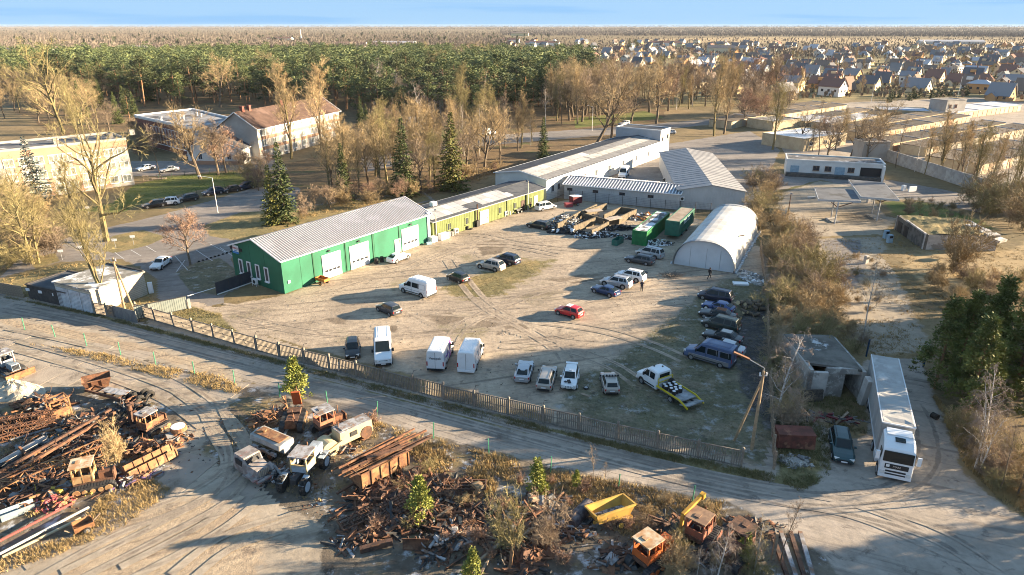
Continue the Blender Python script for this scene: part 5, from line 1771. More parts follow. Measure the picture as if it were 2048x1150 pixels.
# tow truck
def towtruck():
 p,q=(1333,786),(1290,761)
 root=empty('tow_truck',G(*p)+Vector((0,0,.03)),head((1337,809),(1276,769)),'white crew cab tow truck with yellow railed flat bed','tow truck')
 L_,w=7.4,1.02
 X=lambda x:L_/2-x
 st=[(0,.8,.4,.95),(.06,.92,.35,1.1),(.75,.97,.35,1.3),(.95,1,.35,1.45),(1.6,1,.35,2.22),(1.9,1,.35,2.32),(3.05,1,.35,2.32),(3.2,.98,.4,2.25)]
 b=MB();rings=[]
 for x,k,zb,zt in st:
  hw=w*k;big=zt>1.6
  half=[(hw*.94,zb),(hw,zb+.2),(hw,min(1.3,zb+(zt-zb)*.6)),(hw*(.88 if big else .95),zt-.12),(hw*.75,zt),(hw*.3,zt+.03)]
  rings.append([(X(x),y,z_) for y,z_ in half]+[(X(x),-y,z_) for y,z_ in half[::-1]])
 b.loft(rings);b.build('cab',PW_,root)
 patch((X(.95),w*.86,1.45),(X(.95),-w*.86,1.45),(X(1.62),-w*.76,2.2),(X(1.62),w*.76,2.2),.05,GLASS,root,'windscreen')
 t=MB();t.box((X(3.215),0,1.85),(.05,1.3,.45));t.build('rear_window',GLASS,root)
 for s in (1,-1):
  for x0,x1,x2,x3 in ((1.15,1.95,1.95,1.6),(2.1,2.8,2.8,2.1)):
   pts=[Vector((X(a),s*(w*y_),z_)) for a,y_,z_ in ((x0,1.005,1.4),(x1,1.005,1.4),(x2,.92,2.05),(x3,.92,2.05))]
   n=Vector((0,s,.1)).normalized()
   if s>0:pts.reverse()
   t=MB();sheet2(t,[v_+n*.02 for v_ in pts],n,.02);t.build('side_window',GLASS,root)
  t=MB();t.box((X(1.3),s*(w+.12),1.5),(.12,.2,.34));t.build('mirror',BLACK,root)
  t=MB();t.box((X(.1),s*w*.72,.9),(.2,.35,.22));t.build('headlight',LAMP,root)
  t=MB();t.box((X(2.1),s*(w+.002),.6),(1.5,.03,.14));t.build('side_trim',BLACK,root)
  for x in (.9,5.3):
   t=MB();t.tube((X(x),s*(w-.25),.4),(X(x),s*(w+.006),.4),.45,n=16);t.build('wheel_arch',BLACK,root) if x<2 else None
   wheel(root,X(x),s*(w-.09),.36,.24,RIM,s)
 YL=mat('rail_yellow',(.55,.42,.02),rough=.5)
 BEDM=mat('bed_steel',(.16,.165,.17),(.3,.31,.32),1,rough=.7)
 t=MB();t.box((X(5.0),0,.82),(3.5,2.15,.1));t.box((X(7.2),0,.62),(1.3,2.1,.1),ry=-.33*-1);t.build('flat_bed',BEDM,root)
 t=MB();t.box((X(6.1),0,.9),(.9,.7,.03));t.build('bed_plate',STEEL,root)
 for s in (1,-1):
  t=MB();t.bar((X(3.3),s*1.09,.95),(X(6.6),s*1.09,.95),.1,.16);t.bar((X(6.6),s*1.09,.95),(X(7.8),s*1.09,.52),.1,.16);t.build('side_rail',YL,root)
 t=MB()
 for s in (1,-1):t.bar((X(3.4),s*.95,.85),(X(3.4),s*.95,1.75),.07)
 t.bar((X(3.4),-.95,1.75),(X(3.4),.95,1.75),.07);t.bar((X(3.4),-.95,1.3),(X(3.4),.95,1.3),.07)
 t.tube((X(3.6),-.5,1.2),(X(3.8),-.5,1.2),.4,n=14,m=1);t.build('headboard',[YL,TYRE],root)
 t=MB();t.bar((X(3.3),.4,.6),(X(7.0),.4,.6),.14);t.bar((X(3.3),-.4,.6),(X(7.0),-.4,.6),.14);t.build('chassis',BLACK,root)
 t=MB();t.box((X(2.4),-.4,2.38),(.14,.14,.12));t.box((X(1.9),.3,2.38),(.14,.14,.12));t.build('beacon',BLACK,root)
 t=MB();t.box((X(0),0,.45),(.14,1.85,.24));t.build('front_bumper',PW_,root)
 # kegs on the bed: separate things
 mw=Matrix.Translation(root.location)@ Matrix.Rotation(root.rotation_euler.z,4,'Z')
 kb=MB();kb.tube((0,0,0),(0,0,.42),.22,n=12);kb.tube((0,0,.42),(0,0,.46),.17,n=12,m=1)
 for z_ in (.04,.2,.36):kb.tube((0,0,z_),(0,0,z_+.05),.235,n=12)
 kme=kb.mesh('steel_keg',[BLACK,mat('keg_top',(.6,.61,.63),rough=.4,metal=.3)])
 for k,(x,y) in enumerate(((3.9,.6),(4.3,.75),(4.4,.2),(4.0,.05),(4.85,.55),(4.9,.05),(4.5,-.4),(5.0,-.5),(5.3,.3),(5.35,-.2),(4.05,-.55),(5.45,.75))):
  o=link('steel_keg',kme,None,mw @ Vector((X(x),y,.87)))
  tag(o,'small dark keg with pale top standing on the tow truck bed','keg','kegs on the tow truck bed')


towtruck()


# articulated lorry
def lorry():
 fr,rr_=G(1790,962),None
 a,c=G(1799.5,856,4.0),G(1770,713,4.0)
 d=Vector((a.x-c.x,a.y-c.y,0)).normalized()
 h_=math.atan2(d.y,d.x)
 cen=Vector((c.x,c.y,0))+d*6.8
 root=empty('semi_trailer',cen+Vector((0,0,.03)),h_,'long grey curtain sided semi trailer behind the white lorry cab','trailer')
 TARP=mat('trailer_tarp',(.36,.35,.33),(.3,.29,.275),.5,rough=.6,bump=.15,bscale=3,c3=(.45,.44,.42),s3=.4)
 b=MB()
 nx_=26
 rings=[]
 for k in range(nx_+1):
  x=6.8-13.6*k/nx_
  s_=.035*(k%2)+.02*math.sin(k*1.7)
  half=[(1.27,1.15),(1.27+s_*.3,2.5),(1.26,3.9),(1.15,3.99),(.5,3.98-s_*1.6)]
  rings.append([(x,y,z_) for y,z_ in half]+[(x,-y,z_) for y,z_ in half[::-1]])
 b.loft(rings);b.build('curtain_body',TARP,root)
 t=MB()
 for s in (1,-1):
  t.bar((6.82,s*1.24,3.93),(-6.82,s*1.24,3.93),.1);t.bar((6.82,s*1.25,1.1),(-6.82,s*1.25,1.1),.1,.2)
 t.bar((6.82,1.24,3.93),(6.82,-1.24,3.93),.12);t.build('frame_rail',mat('white_rail',(.6,.6,.6)),root)
 t=MB();t.box((-1,0,.95),(11,1.0,.25));t.box((-3,1.2,.7),(4.5,.06,.5));t.box((-3,-1.2,.7),(4.5,.06,.5));t.build('chassis',BLACK,root)
 for x in (-2.6,-3.9,-5.2):
  for s in (1,-1):wheel(root,x,s*1.05,.5,.36,RIM,s)
 # tractor unit
 cb=cen+d*6.15
 hc=head((1785,905),(1796,962))*.0+h_+R(1)
 dc=Vector((math.cos(hc),math.sin(hc),0))
 tr=empty('lorry_cab',cen+d*8.05+Vector((0,0,.03)),hc,'white lorry tractor with black grille and big windscreen','lorry')
 w=1.24
 X=lambda x:1.45-x
 b=MB();rings=[]
 for x,k,zb,zt in ((0,.93,.75,1.9),(.04,.97,.45,2.0),(.12,1,.4,2.9),(.2,1,.4,3.05),(.75,.99,.9,3.5),(1.3,.97,.9,3.65),(2.2,.95,.9,3.7),(2.25,.9,1.0,3.6)):
  hw=w*k
  half=[(hw*.97,zb),(hw,zb+.2),(hw,zb+(zt-zb)*.6),(hw*.95,zt-.12),(hw*.82,zt),(hw*.3,zt+.04)]
  rings.append([(X(x),y,z_) for y,z_ in half]+[(X(x),-y,z_) for y,z_ in half[::-1]])
 b.loft(rings);b.build('cab',PW_,tr)
 t=MB();t.box((X(.05),0,2.38),(.1,2.2,.95),ry=-.06);t.build('windscreen',GLASS,tr)
 t=MB();t.bar((X(-.02),-1.0,1.95),(X(-.02),.1,2.2),.03);t.bar((X(-.02),0,1.95),(X(-.02),1.0,2.2),.03);t.build('wiper',BLACK,tr)
 t=MB();t.box((X(.85),0,3.6),(.5,.75,.06),ry=.2);t.build('roof_hatch',GLASS,tr)
 t=MB();t.box((X(-.0),0,1.5),(.1,1.75,.42));t.build('grille',BLACK,tr)
 text('MAN',.26,mat('chrome_letter',(.55,.55,.56),rough=.3,metal=.6),tr,(X(-.07),0,1.52),(R(90),0,R(90)))
 t=MB();t.box((X(-.06),-.66,1.55),(.03,.26,.24));t.build('badge',TRIM,tr)
 for z_ in (1.02,.74):
  t=MB();t.box((X(0),0,z_),(.08,1.5,.14));t.build('air_slot',BLACK,tr)
 t=MB();t.box((X(.04),0,.55),(.16,2.45,.3));t.build('front_bumper',PW_,tr)
 t=MB();t.box((X(-.06),0,.52),(.03,.52,.12));t.build('number_plate',PLATE,tr)
 for s in (1,-1):
  t=MB();t.box((X(.0),s*.98,.86),(.1,.36,.24));t.build('headlight',LAMP,tr)
  t=MB();t.box((X(.62),s*(w+.0),2.35),(.75,.04,.75));t.build('side_window',GLASS,tr)
  t=MB();t.box((X(.15),s*(w+.28),2.3),(.16,.3,.75));t.build('mirror',PW_,tr)
  t=MB();t.tube((X(.75),s*(w-.3),.6),(X(.75),s*(w+.006),.6),.62,n=16);t.build('wheel_arch',BLACK,tr)
  wheel(tr,X(.75),s*(w-.16),.5,.34,RIM,s)
  wheel(tr,X(4.4),s*(w-.2),.5,.5,RIM,s)
  t=MB();t.box((X(2.6),s*1.15,.75),(1.2,.3,.6));t.build('side_tank',PW_,tr)
 t=MB();t.box((X(3.6),0,.8),(4,.9,.25));t.build('chassis',BLACK,tr)
 t=MB();t.box((X(1.7),0,3.78),(.9,1.9,.12),ry=.12);t.build('wind_deflector',PW_,tr)


lorry()
# small orange tipping trailer
ot=empty('orange_trailer',G(646,568),head((660,570),(636,563)),'small orange tipping trailer against the green wall','trailer')
OP=mat('orange_paint',(.5,.17,.03),(.35,.12,.03),2,rough=.7)
b=MB();b.box((0,0,.62),(1.9,1.1,.06))
for y in (-.55,.55):b.box((0,y,.82),(1.9,.05,.4))
b.box((-.95,0,.82),(.05,1.1,.4));b.box((.95,0,.82),(.05,1.1,.4));b.build('tub',OP,ot)
b=MB();b.bar((.9,0,.55),(2.0,0,.35),.09);b.build('drawbar',DARK,ot)
for s in (1,-1):wheel(ot,-.2,s*.65,.3,.16,mat('orange_rim',(.5,.2,.05)),s)
# ------------------------------------------------------------------ yard clutter
def thing(name,b,mats,p,rz,label,cat,group=None,z=0.03,bevel=0,smooth=False):
 o=b.build(name,mats,None,G(*p)+Vector((0,0,z)),rz,bevel=bevel,smooth=smooth)
 return tag(o,label,cat,group)


def rbox(*a,**k):
 b=MB();b.box(*a,**k);return b


def ac_unit(p,rz,label):
 r_=empty('air_conditioner',G(*p),rz,label,'air conditioner')
 b=MB();b.box((0,0,.75),(.9,.4,.8));b.build('body',TRIM,r_)
 b=MB();b.tube((.1,-.2,.75),(.1,-.23,.75),.28,n=14);b.build('fan_grille',DARK,r_)
 b=MB()
 for x in (-.4,.4):
  for y in (-.15,.15):b.bar((x,y,0),(x,y,.36),.05)
 b.build('leg',TRIM,r_)


ac_unit((511,572),R(-33),'white outdoor fan unit on legs below the gable windows')
ac_unit((912,469),W3.rz,'white outdoor fan unit left of the stove pipe')
ac_unit((1012,433),W3.rz,'white outdoor fan unit between two olive wall windows')
thing('crate',rbox((0,0,.5),(1.3,1.0,1.0)),WALLW,(866,484),W3.rz,'pale crate at the foot of the lamp pole','crate',bevel=.03)
thing('chest',rbox((0,0,.55),(2.0,1.0,1.1),taper=.97),TRIM,(887,478),W3.rz,'long white chest against the olive wall','chest',bevel=.04)
thing('blue_box',rbox((0,0,.2),(.9,.6,.4)),BLUEP,(858,489),.5,'low blue box at the workshop corner','box',bevel=.03)
for k,(p,h_,r_,m_,lb) in enumerate((((898,473),.9,.3,STEEL,'grey barrel right of the white chest'),((904,472),.8,.28,CONC,'brownish barrel beside the fan unit'),((1019,430),.8,.28,STEEL,'small grey barrel right of the second fan unit'),((1024,428),.75,.28,CONC,'small pale barrel near the parked quad bike'),((753,528),.9,.33,BLACK,'black barrel left of the white car'))):
 b=MB();b.tube((0,0,0),(0,0,h_),r_,n=14)
 for z_ in (.05,.33,.62):b.tube((0,0,z_*h_/.9),(0,0,(z_+.05)*h_/.9),r_+.02,n=14)
 b.tube((0,0,h_),(0,0,h_+.02),r_*.9,n=14)
 thing('barrel',b,m_,p,0,lb,'barrel')
b=MB()
for k in range(4):b.tube((0,0,k*.22),(0,0,k*.22+.2),.34-.01*k,n=14);b.tube((0,0,k*.22+.2),(0,0,k*.22+.215),.2,n=12)
thing('tyre_stack',b,TYRE,(764,524),0,'stack of four black tyres by the green wall','tyres')
b=MB()
for k in range(3):b.tube((0,0,k*.22),(0,0,k*.22+.2),.33,n=14)
b.tube((.75,0,0),(.75,0,.2),.33,n=14);b.tube((.75,0,.2),(.75,0,.215),.2,n=14)
thing('tyre_stack',b,TYRE,(934,459),0,'low stack of tyres under the second olive window','tyres')
thing('waste_bin',rbox((0,0,.6),(.9,.8,1.2),taper=1.1),BLACK,(954,453),W3.rz,'black waste bin by the stove pipe','bin',bevel=.04)
q_=empty('quad_bike',G(1036,426),W3.rz,'dark quad bike with pale rack parked by the olive wall','quad bike')
b=MB();b.box((0,0,.6),(1.3,.45,.3),taper=.8);b.box((-.1,0,.82),(.7,.35,.15));b.build('body',BLACK,q_)
b=MB();b.box((.6,0,.85),(.5,.8,.05));b.box((-.65,0,.85),(.5,.8,.05));b.build('rack',STEEL,q_)
b=MB();b.bar((.3,-.4,1.1),(.3,.4,1.1),.05);b.bar((.45,0,.7),(.3,0,1.1),.06);b.build('handlebar',BLACK,q_)
for x in (-.55,.55):
 for s in (1,-1):wheel(q_,x,s*.42,.28,.22,RIM,s)
tr_=empty('red_trailer',G(1151,410),head((1130,412),(1155,408)),'small dark red box trailer with pale lid behind the rubbish heap','trailer')
DR=mat('dark_red_paint',(.16,.025,.03),(.11,.02,.025),2,rough=.7)
b=MB();b.box((0,0,1.2),(2.3,1.4,1.5));b.build('box_body',DR,tr_)
b=MB();b.box((0,0,2.0),(2.45,1.5,.12),ry=.05);b.build('lid',SNOW,tr_)
for s in (1,-1):wheel(tr_,0,s*.8,.32,.2,RIM,s)
thing('red_tub',rbox((0,0,.45),(1.5,.9,.9),taper=1.15),mat('pink_red',(.3,.06,.07),rough=.7),(1137,414),.3,'faded red tub beside the box trailer','tub',bevel=.03)

# storage bays: each a concrete panel wall
BAY=mat('bay_concrete',(.15,.12,.08),(.1,.082,.06),1.0,rough=.95,bump=.2,c3=(.08,.07,.055),s3=.7)
bays=empty('storage_bays',G(1190,450),0,'open storage bays of low concrete walls beside the containers','bays')
for(p,q,h_) in (((1114,463),(1160,437),1.5),((1160,437),(1193,421),1.4),((1146,468),(1190,450),1.5),((1182,474),(1217,456),1.3),((1164,438),(1209,451),1.3),((1167,436),(1213,419),1.4),((1207,443),(1241,427),1.4),((1237,448),(1272,431),1.4),((1241,427),(1272,432),1.4),((1209,449),(1238,449),1.2)):
 a,c=G(*p),G(*q)
 n_=max(1,int((c-a).length/3))
 for k in range(n_):
  u,v_=a.lerp(c,k/n_),a.lerp(c,(k+.97)/n_)
  b=MB();b.bar(Vector((0,0,h_/2)),(v_-u)+Vector((0,0,h_/2+random.uniform(-.08,.05))),.28,h_)
  b.build('bay_panel',BAY,bays,u-bays.location)
for p,rz_ in (((1187,436),.35),((1226,452),.6)):
 b=MB();b.box((0,0,1.5),(3.4,1.5,.12),rx=.05);thing('cover_board',b,mat('pale_board',(.36,.31,.26),(.28,.23,.19),1,rough=.9),p,rz_,'pale board laid across the bay walls' if rz_<.5 else 'pale ribbed board leaning at the last bay','board')


def heap(name,p,rx,ry,hgt,n,mats,label,cat='heap',smin=.2,smax=.9,flat_=.35,rz=0,kind=None,bars=.3):
 b=MB()
 for k in range(n):
  a,r_=random.uniform(0,6.283),math.sqrt(random.random())
  x,y=rx*r_*math.cos(a),ry*r_*math.sin(a)
  z_=hgt*(1-r_**1.6)*random.uniform(.55,1)+.05
  s=random.uniform(smin,smax)
  if random.random()<bars:
   b.box((x,y,z_),(s*2.2,s*.18,s*.14),random.randrange(len(mats)),random.uniform(0,6.28),random.uniform(-.4,.4),random.uniform(-.4,.4))
  else:
   b.box((x,y,z_),(s,s*random.uniform(.4,1),s*random.uniform(.08,flat_)),random.randrange(len(mats)),random.uniform(0,6.28),random.uniform(-.6,.6),random.uniform(-.6,.6),taper=random.uniform(.6,1))
 for k in range(n//12):
  a=random.uniform(0,6.283);r_=math.sqrt(random.random())*.9
  x,y,z_=rx*r_*math.cos(a),ry*r_*math.sin(a),hgt*(1-r_**1.6)+.1
  q=Vector((x,y,z_));d=Vector((random.gauss(0,1),random.gauss(0,1),random.gauss(0,.4))).normalized();m_=random.randrange(len(mats));l_=smax*random.uniform(.25,.5);w_=random.uniform(.03,.07)
  for _ in range(4):
   q2=q+d*l_;q2.z=max(.04,q2.z);b.bar(q,q2,w_,w_,m_);q=q2;d=(d+Vector((random.gauss(0,.6),random.gauss(0,.6),random.gauss(0,.4)))).normalized()
 m_=9
 rr_=[[(rx*f*math.cos(t*6.283/m_),ry*f*math.sin(t*6.283/m_),hgt*.8*(1-f**1.5)) for t in range(m_)] for f in (1,.75,.5,.25)]
 b.loft(rr_,m=0)
 o=b.build(name,mats,None,G(*p),rz)
 return tag(o,label,None if kind else cat,None,kind)


GREYM=mat('grey_scrap',(.2,.2,.2),(.1,.1,.1),2,rough=.9)
heap('rubbish_heap',(1128,449),4.2,2.6,1.9,420,[GREYM,BLACK,SNOW,mat('tan_scrap',(.35,.27,.17)),WALLG,TYRE],'big mixed rubbish heap with black and pale scraps beside the black estate',smin=.2,smax=.8,rz=.6)
heap('bag_heap',(1133,466),3.6,1.2,.9,90,[BLACK,BLACK,SNOW,TYRE],'black bags and white scraps in front of the bays',smin=.3,smax=.8,flat_=.8,rz=-.15,bars=.1)
heap('scrap_heap',(1195,472),4.4,1.5,.7,200,[BLACK,SNOW,GREYM,TYRE,SNOW],'low heap of white and black scraps left of the small green skip',smin=.2,smax=.7,rz=.2)
heap('scrap_heap',(1237,459),3.6,1.3,.9,130,[BLACK,TYRE,GREYM,BLACK],'dark scrap heap behind the small green skip',smin=.3,smax=.8,rz=.25)
heap('scrap_heap',(1254,476),1.5,1.3,.6,60,[BLACK,SNOW,GREYM],'little scrap heap between skip and container',smin=.2,smax=.5)
heap('scrap_heap',(1311,488),3.0,1.3,.8,140,[SNOW,BLACK,GREYM,SNOW,TYRE],'white and black scrap heap in front of the containers',smin=.2,smax=.7,rz=-.1)
heap('timber_heap',(1287,436),2.6,1.8,.9,60,[WOOD,SNOW,OP,GREYM],'timber and yellow boards stacked behind the green container',smin=.4,smax=1.1,bars=.6,rz=.6)
b=MB();b.tube((0,0,0),(0,0,.14),.62,n=18);thing('cable_drum',b,SNOW,(1177,472),0,'pale round drum lid lying before the scrap heap','drum')
for k in range(6):
 b=MB();b.bar((0,0,.1),(1.6,.9,.3),.14);thing('beam',b,WOOD,(1155+k*4,468+(k%3)),.2+k*.12,'grey beam in the loose stack in front of the bays','beam','grey beams in front of the bays')


def container(c_bl,c_br,far,h,m,roofm,label,z0=0.05,wheels=False,ribs=True):
 a,c,f=G(*c_bl),G(*c_br),G(*far)
 d=(c-a).normalized();wd=2.44
 n=Vector((-d.y,d.x,0))
 L_=max(5.8,(f-c).dot(n))
 root=empty('shipping_container',a+d*wd/2+n*L_/2,math.atan2(n.y,n.x),label,'container')
 z1=z0+h
 b=MB();b.box((0,0,(z0+z1)/2),(L_,wd,h));b.build('body',m,root)
 b=MB();b.box((0,0,z1+.015),(L_-.1,wd-.1,.05));b.build('roof',roofm,root)
 for s in (1,-1):
  b=MB();k=0
  while-L_/2+.3+k*.28<L_/2-.2:
   b.box((-L_/2+.3+k*.28,s*(wd/2+.01),(z0+z1)/2),(.13,.05,h-.3));k+=1
  tag(b.build('corrugation',m,root),kind='stuff')
 b=MB()
 for s in (1,-1):
  for x in (-L_/2,L_/2):b.bar((x,s*wd/2,z0),(x,s*wd/2,z1+.04),.16)
  b.bar((-L_/2,s*wd/2,z1),(L_/2,s*wd/2,z1),.14);b.bar((-L_/2,s*wd/2,z0+.05),(L_/2,s*wd/2,z0+.05),.14)
 for x in (-L_/2,L_/2):b.bar((x,-wd/2,z1),(x,wd/2,z1),.14);b.bar((x,-wd/2,z0+.05),(x,wd/2,z0+.05),.14)
 b.build('frame',m,root)
 for s in (1,-1):
  b=MB();b.box((-L_/2-.03,s*.58,(z0+z1)/2),(.06,1.1,h-.25))
  for q in (-.3,.2):b.bar((-L_/2-.09,s*.58+q,z0+.2),(-L_/2-.09,s*.58+q,z1-.2),.04)
  b.build('door',m,root)
 if wheels:
  for x in (-1.8,1.6):
   for s in (1,-1):wheel(root,x,s*1.0,.42,.3,RIM,s)
 return root,L_,wd,z1


FROOF=mat('frosted_lid',(.1,.1,.1),(.05,.05,.05),1,rough=.9,c3=(.62,.63,.66),s3=.5,lo3=.44,hi3=.54)
container((1264,489),(1291,493),(1336,452),2.5,mat('container_green',(.02,.2,.06),(.018,.15,.05),1,rough=.6),FROOF,'bright green shipping container with frosted dark roof')
rt,L2,wd2,z1_=container((1329,477),(1357,481),(1384,452),2.6,mat('container_teal',(.03,.12,.08),(.035,.15,.1),1,rough=.6),mat('brown_lid',(.22,.17,.13),(.3,.25,.2),.8,rough=.9),'darker green box trailer body on wheels with brownish roof',z0=.75,wheels=True)
LW=mat('letter_white',(.55,.57,.56),rough=.6)
b=MB()
for k in range(9):
 if k==4:continue
 x=-1.9+k*.48
 b.box((x,-wd2/2-.05,z1_-.55),(.3,.02,.5));b.box((x+.02,-wd2/2-.05,z1_-1.0),(.34,.02,.2))
b.build('worn_lettering',LW,rt)
sk=empty('steel_skip',G(1235,488),head((1222,490),(1243,478)),'small open green steel skip left of the bright container','skip')
SKM=mat('skip_green',(.03,.13,.1),(.03,.1,.08),1,rough=.7)
for s in (1,-1):
 b=MB();b.box((0,s*.5,.55),(2.6,.06,1.0));b.build('side',SKM,sk);b=MB();b.box((s*1.3,0,.55),(.06,1.0,1.0));b.build('side',SKM,sk)
b=MB();b.box((0,0,.12),(2.6,1.0,.08));b.build('floor',BLACK,sk)

heap('bay_litter',(1180,444),3.4,1.4,.5,120,[RUST2,BLACK,WOOD,RUST],'dark litter filling the left storage bay',smin=.2,smax=.8,bars=.5,rz=.6)
heap('bay_litter',(1222,440),3.4,1.4,.5,110,[BLACK,RUST2,GREYM,WOOD],'dark litter filling the right storage bay',smin=.2,smax=.8,bars=.5,rz=.6)
# log pile, rubble and planks right of the tent
LOG=[mat('log_bark',(.16,.12,.085),(.1,.08,.06),3,rough=.95),mat('log_end',(.5,.38,.22),rough=.9)]
for k in range(30):
 x,y=random.uniform(-2.2,2.2),random.uniform(-2.8,2.8)
 b=MB();l_=random.uniform(.6,1.1);r_=random.uniform(.18,.3)
 b.tube((0,0,0),(l_,0,0),r_,n=9,cap=False);b.poly([(l_,r_*math.cos(t*.698),r_*math.sin(t*.698)) for t in range(9)],1);b.poly([(0,r_*math.cos(-t*.698),r_*math.sin(-t*.698)) for t in range(9)],1)
 o=thing('log',b,LOG,(1497,625),random.uniform(0,6.28),'cut log in the heap beside the row of cars','log','logs in the heap by the right fence')
 o.location+=Vector((x,y,r_+max(0,.75*(1-(x*x+y*y)/7))*random.random()))
 o.rotation_euler[1]=random.uniform(-.35,.35)
heap('rubble_heap',(1502,556),1.8,3.2,.7,120,[CONC,WC,SNOW,GREYM],'pale rubble heap at the tent corner',smin=.2,smax=.7,flat_=.7,bars=.1,rz=.3)
thing('white_slab',rbox((0,0,.12),(2.2,1.1,.24)),TRIM,(1481,569),-.1,'white slab lying on the grass near the tent','slab',bevel=.03)
thing('brush_pile',rbox((0,0,.05),(.2,.2,.1)),WOOD,(1345,553),.1,'small dark wood block under the brushwood pile','block') if False else None
b=MB()
for k in range(140):
 a=random.uniform(0,6.28);l_=random.uniform(.5,1.6);x,y=random.gauss(0,.8),random.gauss(0,.45)
 b.bar((x,y,random.uniform(.02,.4)),(x+l_*math.cos(a),y+l_*.6*math.sin(a),random.uniform(.05,.7)),.035)
thing('brushwood_pile',b,mat('brush_grey',(.2,.17,.14),rough=.95),(1344,553),.1,'pile of cut grey brushwood in the sunlit strip','brushwood')
b=MB();b.tube((0,0,0),(0,0,.04),.55,n=16);thing('manhole_cover',b,DARK,(1289,546),0,'dark manhole cover behind the dark estate car','manhole',z=.09)
# rusty box body behind the corner
rs=empty('rusty_tank_box',G(1585,893),head((1556,896),(1612,899)),'dark red rusted steel box behind the fence corner','box')
RRD=mat('rust_red',(.15,.05,.035),(.09,.035,.025),1.5,rough=.85,c3=(.22,.1,.06),s3=1)
b=MB();b.box((0,0,1.0),(3.3,1.7,1.3),taper=.94);b.build('body',RRD,rs)
b=MB();b.box((0,0,1.68),(3.2,1.6,.07));b.bar((-1.5,-.8,1.7),(1.5,-.8,1.7),.1);b.build('lid',RRD,rs)
for x in (-1.2,1.2):
 b=MB();b.box((x,0,.2),(.25,1.4,.4));b.build('skid',RUST2,rs)
heap('plank_heap',(1660,838),3.4,.8,.3,40,[WOOD,mat('dark_timber',(.1,.085,.07)),DR,GREYM],'long heap of old planks in front of the ruin',smin=.3,smax=1.2,bars=.8,rz=-.25)
heap('stone_heap',(1590,925),1.5,1.0,.5,40,[CONC,GREYM],'round heap of grey stones below the rusted box',smin=.2,smax=.5,flat_=.8,bars=0)
for px_,py_ in ((1732,714),(1846,735)):
 b=MB();b.tube((0,0,0),(0,0,2.2),.1,n=8);thing('gate_post',b,mat('blue_post',(.02,.05,.09),rough=.6),(px_,py_),0,'dark blue steel gate post %s the trailer'%('left of' if px_<1800 else 'right of'),'post')
b=MB();b.tube((0,-.3,.3),(0,.3,.3),.3,n=12);thing('old_tyre',b,TYRE,(1868,838),.4,'old tyre dumped on the verge right of the trailer','tyre')
thing('wooden_rack',rbox((0,0,.1),(3.4,1.2,.1)),WOOD,(318,358),.2,'low timber deck at the end of the lawn','deck')
b=MB()
for k in range(5):b.bar((-2+k,0,0),(-2+k,0,1.5),.07)
for z_ in (.2,.8,1.45):b.bar((-2,0,z_),(2,0,z_),.07)
thing('timber_rack',b,WOOD,(306,362),.35,'pale timber rack at the lawn corner','rack')


# ------------------------------------------------------------------ people
def person(p,rz,label,pose,top,legs):
 """one skinned body; X is forward"""
 V,E,Rr=[],[],[]
 def n(x,y,z_,r_,par=None):
  V.append((x,y,z_));Rr.append(r_)
  if par is not None:E.append((par,len(V)-1))
  return len(V)-1
 pel=n(0,0,.95,.15)
 wst=n(.0,0,1.1,.145,pel);ch=n(.02,0,1.32,.175,wst);nk=n(.02,0,1.5,.07,ch);hd=n(.04,0,1.6,.095,nk);n(.045,0,1.72,.085,hd)
 for s,sw in ((1,pose),(-1,-pose)):
  hip=n(0,s*.1,.9,.1,pel)
  kn=n(.24*sw+.04,s*.11,.5,.07,hip)
  ft_=n(.36*sw-.06*(sw !=0),s*.11,.1,.05,kn)
  n(.36*sw+.12,s*.12,.05,.045,ft_)
  sh_=n(.02,s*.19,1.42,.075,ch)
  el=n(-.1*sw,s*.27,1.16,.052,sh_)
  wr=n(-.02*sw+.08,s*.27,.93,.038,el)
  pm_=n(-.0*sw+.1,s*.27,.86,.036,wr)
  for k in range(4):n(.1+.022*(k-1.5),s*.275,.775+.012*abs(k-1.3),.011,pm_)
  n(.15,s*.25,.83,.013,pm_)
 me=bpy.data.meshes.new('person');me.from_pydata(V,E,[])
 o=bpy.data.objects.new('person',me);COL.objects.link(o)
 md=o.modifiers.new('skin','SKIN')
 sv=me.skin_vertices[0].data
 for k,r_ in enumerate(Rr):sv[k].radius=(r_,r_)
 sv[0].use_root=True
 o.modifiers.new('sub','SUBSURF').levels=1
 dg=bpy.context.evaluated_depsgraph_get()
 m2=bpy.data.meshes.new_from_object(o.evaluated_get(dg))
 o.modifiers.clear();o.data=m2
 for mt in (top,legs,mat('skin_tone',(.42,.25,.18),rough=.6),BLACK):m2.materials.append(mt)
 for f in m2.polygons:
  z_=f.center.z
  f.material_index=3 if z_<.12 else 1 if z_<.97 and abs(f.center.y)<.22 else 2 if z_<.92 else 0 if z_<1.49 else 2
  f.use_smooth=True
 o.location=G(*p)+Vector((0,0,.03));o.rotation_euler=(0,0,rz)
 tag(o,label,'person')
 h_=MB()
 h_.loft([[(.02+.105*c*math.cos(t*.785)-.015,.1*c*math.sin(t*.785),z_) for t in range(8)] for z_,c in ((1.6,.98),(1.7,1.05),(1.77,.8),(1.81,.3))])
 h_.build('hair',mat('dark_hair',(.02,.015,.012),rough=.8),o,(-.01,0,0),0)
 f_=MB()
 for s in (1,-1):f_.box((.128,s*.035,1.655),(.012,.022,.012),0);f_.box((.03,s*.1,1.63),(.04,.02,.06),1)
 f_.box((.14,0,1.615),(.03,.022,.04),1);f_.box((.13,0,1.57),(.012,.05,.01),0)
 f_.build('face',[BLACK,MATS['skin_tone']],o,(0,0,0),0)
 j=MB();j.tube((.0,0,.9),(.01,0,.98),.19,.185,12);j.build('jacket_hem',top,o,(0,0,0),0)


